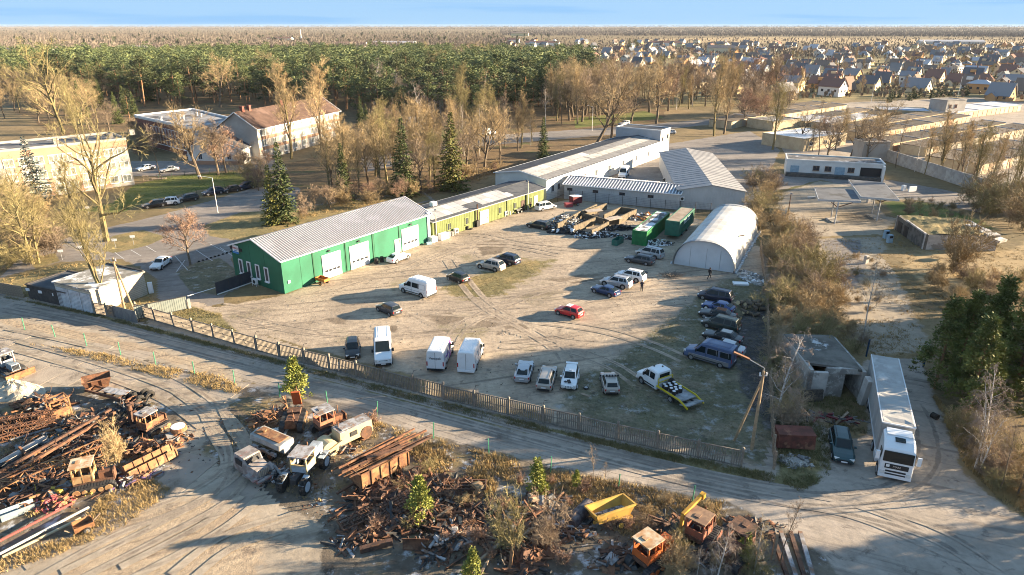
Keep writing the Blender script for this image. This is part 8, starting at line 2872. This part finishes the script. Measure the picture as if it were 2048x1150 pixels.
scatter(['bush'],[(1546,470),(1600,470),(1665,560),(1675,640),(1650,690),(1570,720),(1552,640)],44,(3.2,5.2),'golden leafless bush in the thicket right of the fence','golden bushes right of the fence',1.6,seed=1)
scatter(['bush'],[(1500,355),(1552,370),(1562,470),(1515,470)],20,(3.0,4.8),'golden bush in the thicket between tent and filling station','golden bushes behind the tent',2.2,seed=2)
scatter(['bush'],[(1545,700),(1600,690),(1600,830),(1550,900)],12,(2.2,3.6),'dim leafless bush by the ruin wall','bushes by the ruin',1.6,seed=3)
scatter(['poplar','oak','slim','poplar'],[(720,330),(760,300),(990,275),(1080,285),(1010,330),(860,385),(740,395),(640,410),(610,380)],66,(10,17),'bare brown tree behind the green and olive sheds','bare trees behind the sheds',4,seed=4)
scatter(['bush','round'],[(600,420),(860,372),(990,340),(1000,350),(870,392),(600,440)],26,(3,5),'bare shrub along the back of the sheds','bare shrubs behind the sheds',2.2,seed=5)
scatter(['birch','slim','slim'],[(780,245),(880,240),(960,236),(1010,225),(880,215),(760,225)],40,(13,18),'pale slender birch before the dark pine belt','birches before the pine belt',3,seed=6)
scatter(['oak','oak_olive','poplar','oak'],[(0,130),(170,140),(260,210),(262,300),(180,285),(60,250),(0,235)],80,(10,16),'olive brown bare tree in the wood behind the school','bare trees behind the school',4,seed=7)
scatter(['round','bush'],[(262,300),(275,250),(330,320),(330,345),(285,340)],14,(4,7),'reddish bare shrub beside the sports hall','shrubs beside the sports hall',2.5,seed=8)
scatter(['bush'],[(-20,400),(100,420),(120,470),(110,530),(0,545)],22,(3.5,6.5),'yellow bare shrub left of the car park','yellow shrubs at the left edge',2.2,seed=9,wide=(1.0,1.3))
scatter(['oak_olive'],[(-20,440),(60,440),(60,500),(-20,540)],4,(8,12),'yellow bare tree at the left edge of the car park','yellow trees at the left edge',3,seed=19)
scatter(['bush','round'],[(470,330),(560,330),(570,420),(530,425)],10,(3,6),'bare brown shrub left of the spruces','shrubs left of the spruces',2.5,seed=10)
scatter(['oak','round','slim','poplar'],[(1090,262),(1250,232),(1500,206),(1640,200),(1500,190),(1180,190),(1080,230)],100,(13,21),'bare golden brown tree between street and garages','bare trees along the street',4.2,seed=11)
scatter(['oak','round'],[(1480,262),(1600,225),(1560,215),(1480,232)],16,(9,14),'bare tree at the left end of the garages','bare trees left of the garages',4,seed=12)
scatter(['slim','slim','poplar'],[(1790,335),(1830,345),(1960,385),(2048,410),(2048,380),(1960,365)],30,(11,17),'dark bare tree in front of the concrete wall','bare trees along the concrete wall',3,seed=13)
scatter(['bush','poplar','slim','bush'],[(1960,395),(2100,420),(2100,480),(2000,450),(1940,420)],22,(3.5,9),'brown bare growth at the right edge behind the bunker','bare growth at the right edge',2.5,seed=14)
scatter(['bush'],[(1850,555),(1900,545),(2060,560),(2060,620),(1900,620)],22,(1.6,3.2),'low brown bush in front of the pines','low bushes in front of the pines',2.0,seed=15)
scatter(['bush'],[(1900,850),(1960,850),(2070,940),(2070,1000),(1980,980)],26,(1.5,3.0),'golden brown bush among the birches at the lower right','bushes among the birches',1.3,seed=16)
scatter(['bush'],[(1640,640),(1720,650),(1735,720),(1650,720)],9,(1.0,2.2),'brown weed bush behind the ruin','weed bushes behind the ruin',1.8,seed=17)
scatter(['bush'],[(1705,520),(1735,500),(1770,560),(1745,640),(1715,640)],9,(.8,1.7),'dry weed bush in the old drive','weed bushes in the drive',1.8,seed=18)
scatter(['bush'],[(1790,405),(1850,400),(1930,430),(1880,450),(1800,430)],12,(1.2,2.6),'bare shrub behind the bunker roof','shrubs around the bunker',2,seed=20)
scatter(['pine_near'],[(1885,700),(1960,680),(2080,690),(2110,790),(1990,830),(1915,810)],12,(5,7.5),'dark pine in the dense clump at the right edge','pines in the clump at the right edge',2.8,seed=21)
scatter(['redbush','bush'],[(760,930),(960,960),(1060,1080),(960,1130),(800,1060)],18,(.8,1.6),'thin reddish weed shrub among the scrap','weed shrubs among the scrap',1.2,seed=22)
scatter(['bush','redbush'],[(1030,960),(1130,960),(1420,1010),(1430,1090),(1280,1090),(1100,1010)],16,(.7,1.5),'thin brown weed shrub near the dumper','weed shrubs near the dumper',1.4,seed=23)
scatter(['bush','slim'],[(1360,1080),(1520,1080),(1560,1160),(1340,1165)],12,(1.0,2.4),'brown sapling in the lower right scrap corner','saplings in the scrap corner',1.3,seed=24)
scatter(['hedge'],[(1775,206),(1935,192),(1940,186),(1780,196)],24,(4,6),'dark conifer in the hedge behind the garages','conifers in the hedge behind the garages',3.4,seed=25)
scatter(['spruce','pine'],[(120,225),(260,205),(300,240),(262,262)],7,(10,15),'green conifer left of the sports hall','conifers left of the sports hall',5,seed=26)
# trees beyond the right edge of the frame that throw the long shadows over the yard and the scrapyard
for x,y,h in ((60,62,13),(66,62,15),(64,68,15),(70,66,15),(70,74,16),(76,70,15),(80,78,15),(61,65,14),(67,70,15),(73,79,15),(70,75.5,21),(74,79,20),(66,70,18),(68,74,19),(42,34.5,8),(48,38,10),(53,40.5,11),(58,39,11),(62,43,12)):
 tree('pine_near',0,0,h=h,loc=(x,y,0),label='pine in the wood beyond the right edge',group='pines beyond the right edge')

# ---- pine belt
belt=[G(*p) for p in[(-60,178),(90,182),(150,200),(265,215),(480,206),(560,222),(700,226),(760,244),(960,240),(1060,232),(1130,228),(1185,196),(1180,128),(1040,121),(700,116),(300,122),(-60,132)]]
rng_=random.Random(5)
spots=[]
x0,x1,y0,y1=min(p.x for p in belt),max(p.x for p in belt),min(p.y for p in belt),max(p.y for p in belt)
for _ in range(26000):
 x,y=rng_.uniform(x0,x1),rng_.uniform(y0,y1)
 if in_poly(x,y,belt) and all((x-a)**2+(y-b)**2>7.2**2 for a,b in spots):spots.append((x,y))
spots.sort(key=lambda s:s[1]-.1*abs(s[0]))
pm_=[]
for x,y in spots[:270]:
 o=tree('pine',0,0,h=rng_.triangular(9.5,24,17)*(1-.0004*max(0,y-300)),loc=(x,y,0),wide=rng_.uniform(1.25,1.75),label='green pine in the belt behind school and sheds',group='pines of the forest belt')
 pm_.append((o,x,y,o.scale[2]))
place_words(pm_,'green pine in the belt behind school and sheds')
lod=[pine(151+k,20,3.9,ND['pine'],.4-.1*k,26,18,1.6,.65,.62)[1] for k in range(3)]
LV=[]
for me in lod:
 a=np.empty(len(me.vertices)*3,dtype=np.float32);me.vertices.foreach_get('co',a);LV.append(a.reshape(-1,3))
VV=[]
for i,(x,y) in enumerate(spots[270:]):
 h=rng_.triangular(10,24,16)*(1-.0004*max(0,y-300))/20;an=rng_.uniform(0,6.28);wd=h*rng_.uniform(1.25,1.7)
 v=LV[i%3]
 c,s=math.cos(an),math.sin(an)
 VV.append(np.stack([(v[:,0]*c-v[:,1]*s)*wd+x,(v[:,0]*s+v[:,1]*c)*wd+y,v[:,2]*h],1))
VV=np.concatenate(VV)
tag(link('pine_forest',np_mesh('pine_forest',VV,np.arange(len(VV)).reshape(-1,4),ND['pine'])),'mass of pine crowns filling the rear of the belt',kind='stuff')

scatter(['oak','birch','poplar'],[(170,165),(480,130),(1150,120),(1180,200),(700,220),(300,210)],34,(13,20),'bare grey brown tree standing among the belt pines','bare trees among the pines',9,seed=41)
scatter(['spruce'],[(170,165),(480,130),(1150,120),(1180,200),(700,220),(300,210)],14,(17,23),'dark pointed spruce rising among the belt pines','spruces among the pines',14,seed=42,wide=(1.2,1.5))
# ---- far bare woods, as masses
FARM={k:mat('far_wood_'+k,c,tuple(x*.72 for x in c),.006,rough=1,world=True,lo=.35,hi=.65) for k,c in dict(brown=(.215,.178,.142),purple=(.185,.162,.148),dark=(.09,.095,.06)).items()}


def puffs(name,poly,n,h,w,m,label,seed,blades=7,inpix=True):
 rng=np.random.default_rng(seed)
 P=[Vector((p[0],p[1],0)) for p in poly]
 xs,ys=[p.x for p in P],[p.y for p in P]
 C=[]
 while len(C)<n:
  x,y=rng.uniform(min(xs),max(xs)),rng.uniform(min(ys),max(ys))
  if in_poly(x,y,P):g=G(x,y);C.append((g.x,g.y))
 C=np.array(C)
 N=len(C)
 hh=rng.uniform(h[0],h[1],N)
 V=np.zeros((N,blades,3,3),dtype=np.float32)
 for b in range(blades):
  a=rng.uniform(0,6.28,N);tl=rng.uniform(.0,.35,N);z1=hh*rng.uniform(.6,1.0,N);wd=w*rng.uniform(.5,1,N);r=rng.uniform(0,w*.45,N)
  px_,py_=C[:,0]+r*np.cos(a),C[:,1]+r*np.sin(a)
  zb=hh*rng.uniform(0,.25,N)
  t=rng.uniform(0,6.28,N)
  V[:,b,0]=np.stack([px_-wd/2*np.cos(t),py_-wd/2*np.sin(t),z1*rng.uniform(.55,.95,N)],1)
  V[:,b,1]=np.stack([px_,py_,zb],1)
  V[:,b,2]=np.stack([px_+wd/2*np.cos(t),py_+wd/2*np.sin(t),z1],1)
 V=V.reshape(-1,3)
 o=link(name,np_mesh(name,V,np.arange(len(V)).reshape(-1,3),m))
 return tag(o,label,kind='stuff')


puffs('far_woods',[(-60,56),(500,55),(1000,56),(1020,94),(700,98),(300,104),(120,118),(-60,122)],26000,(6,11),1.6,FARM['brown'],'brown leafless woods stretching far on the left',1)
puffs('far_woods',[(-60,53),(2110,53),(2110,60),(-60,60)],17000,(10,16),4,FARM['purple'],'purple brown woods along the horizon',2)
puffs('far_woods',[(1000,58),(1500,57),(2110,57),(2110,76),(1700,74),(1300,73),(1000,72)],16000,(8,13),2.8,FARM['purple'],'brown woods behind the far fields on the right',3)
puffs('far_conifers',[(-60,55),(1100,55),(1100,92),(-60,100)],260,(9,15),5,FARM['dark'],'dark conifers dotted in the far woods',4,12)
puffs('far_conifers',[(-60,51.6),(2110,51.6),(2110,53.6),(-60,53.6)],2600,(17,24),26,FARM['dark'],'dark line of forest on the horizon',5,5)
puffs('far_thicket',[(1000,74),(2110,78),(2110,110),(1500,120),(1180,116),(1000,96)],3600,(3,7),2.2,FARM['brown'],'low brown garden growth among the far houses',6)
puffs('far_thicket',[(1180,116),(1500,120),(2110,108),(2110,205),(1900,196),(1500,200),(1330,196)],1500,(1.5,4),1.3,TW['brown'],'low brown garden growth among the nearer houses',7,14)

# ---- suburb
HW=[('cream',mat('house_cream',(.62,.54,.38),rough=.9)),('pale yellow',mat('house_yellow',(.62,.5,.28),rough=.9)),('white',mat('house_white',(.72,.7,.66),rough=.9)),('grey',mat('house_grey',(.5,.49,.46),rough=.9)),('orange',mat('house_orange',(.55,.3,.13),rough=.9)),('tan',mat('house_tan',(.55,.44,.3),rough=.9))]
HR=[('dark grey',mat('tile_dark',(.13,.13,.14),rough=1,spec=.05)),('grey',mat('tile_grey',(.24,.24,.25),rough=1,spec=.05)),('brown',mat('tile_brown',(.19,.15,.125),rough=1,spec=.05)),('pale slate',mat('tile_slate',(.42,.42,.44),rough=1,spec=.05)),('reddish',mat('tile_red',(.2,.12,.1),rough=1,spec=.05)),('blue grey',mat('tile_blue',(.16,.18,.2),rough=1,spec=.05))]
HWIN=mat('house_window',(.05,.05,.06),rough=.2)


def house(x,y,rz,k,wd,dp,ev,rd,label,windows=True,hip=False):
 wn,wm=HW[k%6];rn,rm=HR[(k*7+k//6)%6]
 root=empty('house',(x,y,0),rz,label%(wn,rn) if '%s' in label else label,'house','houses of the suburb')
 a,b_=wd/2,dp/2
 b=MB()
 b.add([(-a,-b_,0),(a,-b_,0),(a,b_,0),(-a,b_,0),(-a,-b_,ev),(a,-b_,ev),(a,b_,ev),(-a,b_,ev),(-a,0,rd),(a,0,rd)] if not hip else
   [(-a,-b_,0),(a,-b_,0),(a,b_,0),(-a,b_,0),(-a,-b_,ev),(a,-b_,ev),(a,b_,ev),(-a,b_,ev)],
   [(0,1,5,4),(1,2,6,9,5),(2,3,7,6),(3,0,4,8,7)] if not hip else[(0,1,5,4),(1,2,6,5),(2,3,7,6),(3,0,4,7)])
 b.build('wall',wm,root)
 b=MB();o_=.5;dz=o_*(rd-ev)/b_
 if not hip:
  for s in (1,-1):sheet(b,[(-a-o_,s*(b_+o_),ev-dz+.05),(a+o_,s*(b_+o_),ev-dz+.05),(a+o_,0,rd+.05),(-a-o_,0,rd+.05)],.2)
 else:
  q=a-b_*.8
  c=[(-a-o_,-b_-o_,ev),(a+o_,-b_-o_,ev),(a+o_,b_+o_,ev),(-a-o_,b_+o_,ev)]
  for pts in ([c[0],c[1],(q,0,rd),(-q,0,rd)],[c[2],c[3],(-q,0,rd),(q,0,rd)],[c[1],c[2],(q,0,rd)],[c[3],c[0],(-q,0,rd)]):sheet(b,pts,.15)
 ro=b.build('roof',rm,root)
 v=(k*5+int(abs(x)))%4
 if windows and v<2:
  ex=-a*.35 if v else a*.3
  b=MB();e2,r2_=ev*.8,ev*.8+1.6
  b.add([(ex-2,-b_-2.6,0),(ex+2,-b_-2.6,0),(ex+2,-b_+.1,0),(ex-2,-b_+.1,0),(ex-2,-b_-2.6,e2),(ex+2,-b_-2.6,e2),(ex+2,-b_+.1,e2),(ex-2,-b_+.1,e2),(ex,-b_-2.6,r2_),(ex,-b_+.1,r2_)],[(0,1,5,8,4),(1,2,6,5),(3,0,4,7)])
  b.build('porch',wm,root)
  b=MB()
  for s in (1,-1):sheet(b,[(ex+s*2.3,-b_-2.9,e2-.15),(ex+s*2.3,-b_+.4,e2-.15),(ex,-b_+.4,r2_+.1),(ex,-b_-2.9,r2_+.1)],.12)
  b.build('porch_roof',rm,root)
 elif windows and v==2 and not hip:
  b=MB();b.box((0,-b_*.5,ev+(rd-ev)*.62),(3.2,b_*.7,1.7));b.build('dormer',wm,ro,(0,0,0),0)
 b=MB();b.box((a*.3,b_*.2,rd+.3),(.7,.7,1.8));b.build('chimney',HR[4][1],ro,(0,0,0),0)
 if windows:
  for u in (-.5,0,.5):
   b=MB();b.box((u*wd*.62,-b_-.02,ev*.55),(1.3,.1,1.3));b.build('window',HWIN,root)
  for v_,z_ in ((-.22,.5),(.22,.5),(0,1.18)):
   for s in (1,-1):
    b=MB();b.box((s*(a+.02),v_*dp,ev*z_),(.1,1.2,1.25));b.build('window',HWIN,root)


hr_=random.Random(21)
HP=[]
where=lambda px,py:'nearest suburb row' if py>172 else 'near suburb rows' if py>150 else 'middle suburb rows' if py>118 else 'far suburb end'
side=lambda px:'toward the right edge' if px>1850 else 'above the garages' if px>1620 else 'right of the golden poplars' if px>1420 else 'above the street trees'
zone=[Vector((p[0],p[1],0)) for p in[(1185,122),(1200,100),(1000,96),(1000,84),(1300,84),(1700,89),(2100,92),(2100,205),(1960,200),(1930,188),(1790,186),(1640,198),(1500,196),(1400,178),(1340,160)]]
tries=0
while len(HP)<285 and tries<40000:
 tries+=1
 px_,py_=hr_.uniform(1000,2100),84+121*hr_.random()**1.25
 if not in_poly(px_,py_,zone):continue
 g=G(px_,py_)
 ms=12+g.y*.0085
 if any((g.x-a)**2+((g.y-b))**2<ms*ms for a,b in HP):continue
 HP.append((g.x,g.y))
 hip=hr_.random()<.18
 big=hr_.uniform(.65,1.1)
 house(g.x,g.y,R(-46)+hr_.choice((0,0,0,0,math.pi/2))+hr_.uniform(-.14,.14),hr_.randrange(36),hr_.uniform(9,13)*big,hr_.uniform(8,10)*big,hr_.choice((3,3.2,5.2)),0+hr_.uniform(7,9.2) if not hip else 7.2,
   '%s house, %s '+('hipped' if hip else 'gabled')+' roof, '+where(px_,py_)+' '+side(px_),py_>100,hip)
# larger far buildings
for px_,py_,wd,dp,h_,lb,k in ((1085,92,60,14,6,'long white far building at the end of the suburb',2),(1020,86,40,12,7,'white far building beside the stubble field',2),(700,93,60,16,5,'pale far shed showing over the pine belt',2),(790,91,80,18,5,'long pale far shed above the pines',3),(1040,72,60,18,9,'yellowish far block in the woods',1),(325,101,40,14,6,'white roofed far house over the left pines',2),(270,103,50,14,5,'pale far shed over the left pines',3),(15,116,22,12,8,'orange far house at the left edge',4),(95,112,20,12,6,'white far house behind the left woods',2),(560,83,60,18,7,'pale far building left of the thin chimney',2),(1440,108,34,14,8,'long cream house with dark roof in the middle of the suburb',0),(1900,88,120,20,5,'long blue grey shed beyond the far fields',3),(1330,92,50,14,6,'low white far building behind the fir pair',2)):
 g=G(px_,py_);house(g.x,g.y,R(-8),k+6*(k%3),wd,dp,h_,h_+3,lb,False)
# trees in the suburb
scatter(['oak','poplar','round'],[(1500,330),(1620,330),(1760,330),(1780,300),(1700,262),(1560,300)],14,(8,13),'bare tree behind the low service building','bare trees behind the service building',4,seed=43)
scatter(['oak','round','poplar','slim'],[(1190,118),(1330,196),(1640,196),(1930,186),(2100,205),(2100,100),(1500,105),(1200,108)],170,(5,11),'bare garden tree between the houses of the suburb','bare garden trees of the suburb',9,seed=31)
scatter(['hedge','spruce','hedge'],[(1250,112),(1400,180),(1640,192),(1930,184),(2100,200),(2100,104),(1500,108)],60,(4,9),'dark garden conifer between the houses of the suburb','garden conifers of the suburb',9,seed=32)
tree('spruce',1258,104,None,h=19,wide=1.7,label='pair of tall dark firs standing above the suburb, left fir')
tree('pine',1270,105,None,h=17,wide=1.2,label='rounder dark fir right beside the tall fir above the suburb')

# ---- grass, as stuff
def tufts(name,poly,n,h,m,label,seed,blades=8,spread=.22,px=True,lean=.35,w=.03):
 rng=np.random.default_rng(seed)
 P=[G(*p) for p in poly]
 x0,x1,y0,y1=min(p.x for p in P),max(p.x for p in P),min(p.y for p in P),max(p.y for p in P)
 C=[]
 while len(C)<n:
  x,y=rng.uniform(x0,x1),rng.uniform(y0,y1)
  if in_poly(x,y,P) and mnoise.noise((x*.35,y*.35,seed))>rng.uniform(-.5,.25):C.append((x,y))
 C=np.array(C);N=len(C)
 hh=rng.uniform(h[0],h[1],N)
 V=np.zeros((N,blades,3,3),dtype=np.float32)
 for b in range(blades):
  a=rng.uniform(0,6.28,N);r=spread*np.sqrt(rng.random(N));L=rng.normal(0,lean,(N,2))*hh[:,None]
  bx,by=C[:,0]+r*np.cos(a),C[:,1]+r*np.sin(a)
  t=rng.uniform(0,3.14,N)
  V[:,b,0]=np.stack([bx-w*np.cos(t),by-w*np.sin(t),np.full(N,.02)],1)
  V[:,b,1]=np.stack([bx+w*np.cos(t),by+w*np.sin(t),np.full(N,.02)],1)
  V[:,b,2]=np.stack([bx+L[:,0],by+L[:,1],hh*rng.uniform(.6,1,N)],1)
 V=V.reshape(-1,3)
 return tag(link(name,np_mesh(name,V,np.arange(len(V)).reshape(-1,3),m)),label,kind='stuff')


DG=mat('dry_grass_straw',(.36,.26,.12),(.26,.19,.09),.4,rough=.95,world=True)
DG2=mat('grass_olive',(.15,.14,.06),(.2,.165,.08),.4,rough=.95,world=True)
DG3=mat('lawn_blades',(.11,.135,.03),(.15,.15,.05),.3,rough=.95,world=True)
tufts('dry_grass',[(60,690),(200,708),(330,738),(440,752),(500,790),(440,785),(320,755),(150,712)],900,(.25,.6),DG,'strip of straw coloured grass along the green posts',1,9)
tufts('dry_grass',[(730,840),(860,880),(1100,940),(1450,1008),(1440,1060),(1280,1090),(1130,1010),(1000,960),(960,1060),(890,960),(800,900)],2300,(.25,.65),DG,'straw coloured weeds over the scrapyard edge',2,9)
tufts('dry_grass',[(200,1000),(300,960),(345,985),(240,1060),(120,1110),(0,1150),(0,1120),(150,1075)],900,(.25,.6),DG,'straw grass in front of the left scrap heap',3,9)
tufts('dry_grass',[(0,830),(120,830),(260,830),(340,880),(300,960),(200,960),(60,1040),(0,1060)],900,(.3,.7),DG,'straw weeds growing through the left scrap',4,8)
tufts('dry_grass',[(450,850),(520,820),(760,860),(720,950),(640,1010),(480,960)],600,(.2,.5),DG,'weeds between the old machines',5,8)
tufts('verge_grass',[(0,594),(190,634),(560,732),(950,836),(1300,914),(1545,966),(1548,950),(1300,902),(950,822),(560,722),(190,628)],4200,(.15,.42),DG2,'rough grass verge at the foot of the picket fence',6,8)
tufts('yard_grass_blades',[(1235,715),(1300,668),(1390,600),(1440,560),(1490,555),(1535,560),(1544,930),(1350,890),(1180,844),(1120,808),(1150,760)],5000,(.06,.16),DG2,'thin short grass in the right corner of the yard',7,8)
tufts('yard_grass_blades',[(318,642),(378,612),(440,630),(478,668),(585,706),(660,735),(480,690)],2200,(.08,.22),DG2,'short grass on the bank by the gate',8,8)
tufts('yard_grass_blades',[(880,578),(940,552),(1050,520),(1110,522),(1062,556),(1000,592),(930,602)],2200,(.05,.14),mat('grass_yellowed',(.25,.2,.09),(.18,.15,.07),.4,rough=.95,world=True),'yellowed short grass in the middle of the yard',9,7)
tufts('lawn_blades',[(228,405),(265,372),(330,353),(470,344),(525,356),(505,368),(400,380),(300,402),(235,428)],2500,(.08,.18),DG3,'short lawn blades before the school',10,6)
tufts('dry_grass',[(1545,960),(1560,870),(1640,830),(1700,830),(1650,960),(1600,985)],900,(.2,.55),DG2,'rough weeds round the parked estate car',11,9)
tufts('dry_grass',[(1860,780),(1900,840),(2060,960),(2100,1060),(2010,1010),(1930,930)],1200,(.25,.6),DG,'straw grass under the birches',12,9)
tufts('dry_grass',[(1640,480),(1800,470),(2060,500),(2060,600),(1880,640),(1760,640),(1690,560)],2200,(.15,.45),DG,'dry grass field right of the drive',13,7)
tufts('dry_grass',[(0,560),(120,530),(235,525),(300,565),(320,640),(200,636),(0,596)],900,(.15,.4),DG,'dry grass round the concrete hut',14,8)
tufts('dry_grass',[(600,440),(860,392),(1000,350),(990,330),(840,370),(600,415)],1500,(.2,.5),DG,'dry undergrowth behind the sheds',15,7)
tufts('dry_grass',[(1548,730),(1600,735),(1730,800),(1735,870),(1640,860),(1560,900)],900,(.2,.5),DG2,'brown weeds between ruin and rusted box',16,8)
tufts('dry_grass',[(1640,640),(1840,640),(1850,720),(1740,715),(1640,690)],900,(.15,.4),DG,'dry weeds at the end of the old drive',17,8)
b=MB()
YP=[G(*p) for p in[(430,618),(575,600),(860,495),(1080,420),(1340,440),(1380,560),(1380,640),(1230,720),(1150,800),(960,795),(700,712),(500,655)]]
k=0
while k<900:
 x,y=random.uniform(-45,30),random.uniform(55,140)
 if in_poly(x,y,YP) and mnoise.noise((x*.15,y*.15,7))>random.uniform(-.4,.3):
  s_=random.uniform(.03,.11);b.box((x,y,.09),(s_*random.uniform(1,2),s_,s_*.5),random.choice((0,0,1)),random.uniform(0,6),taper=.6);k+=1
tag(b.build('yard_stones',[mat('clod_brown',(.15,.115,.085),rough=1),mat('stone_pale',(.36,.32,.27),rough=1)]),'loose stones and clods strewn over the yard',kind='stuff')
tufts('yard_weeds',[(480,625),(860,500),(1080,430),(1300,500),(1380,600),(1200,720),(900,780),(700,712),(500,655)],900,(.04,.12),mat('grass_yellowed',(.25,.2,.09)),'sparse yellow weeds in the yard gravel',18,6)
# ------------------------------------------------------------------ air
hz_=MB();hz_.box((0,3900,18.6),(15000,8400,39.4))
hm=bpy.data.materials.new('air_haze');hm.use_nodes=True
ht=hm.node_tree
for n_ in list(ht.nodes):
 if n_.type !='OUTPUT_MATERIAL':ht.nodes.remove(n_)
pv=ht.nodes.new('ShaderNodeVolumePrincipled')
pv.inputs['Color'].default_value=(.8,.86,.95,1)
pv.inputs['Density'].default_value=.000028
ht.links.new(pv.outputs[0],[n_ for n_ in ht.nodes if n_.type=='OUTPUT_MATERIAL'][0].inputs['Volume'])
tag(hz_.build('haze',hm),'thin winter haze over the land',kind='stuff')
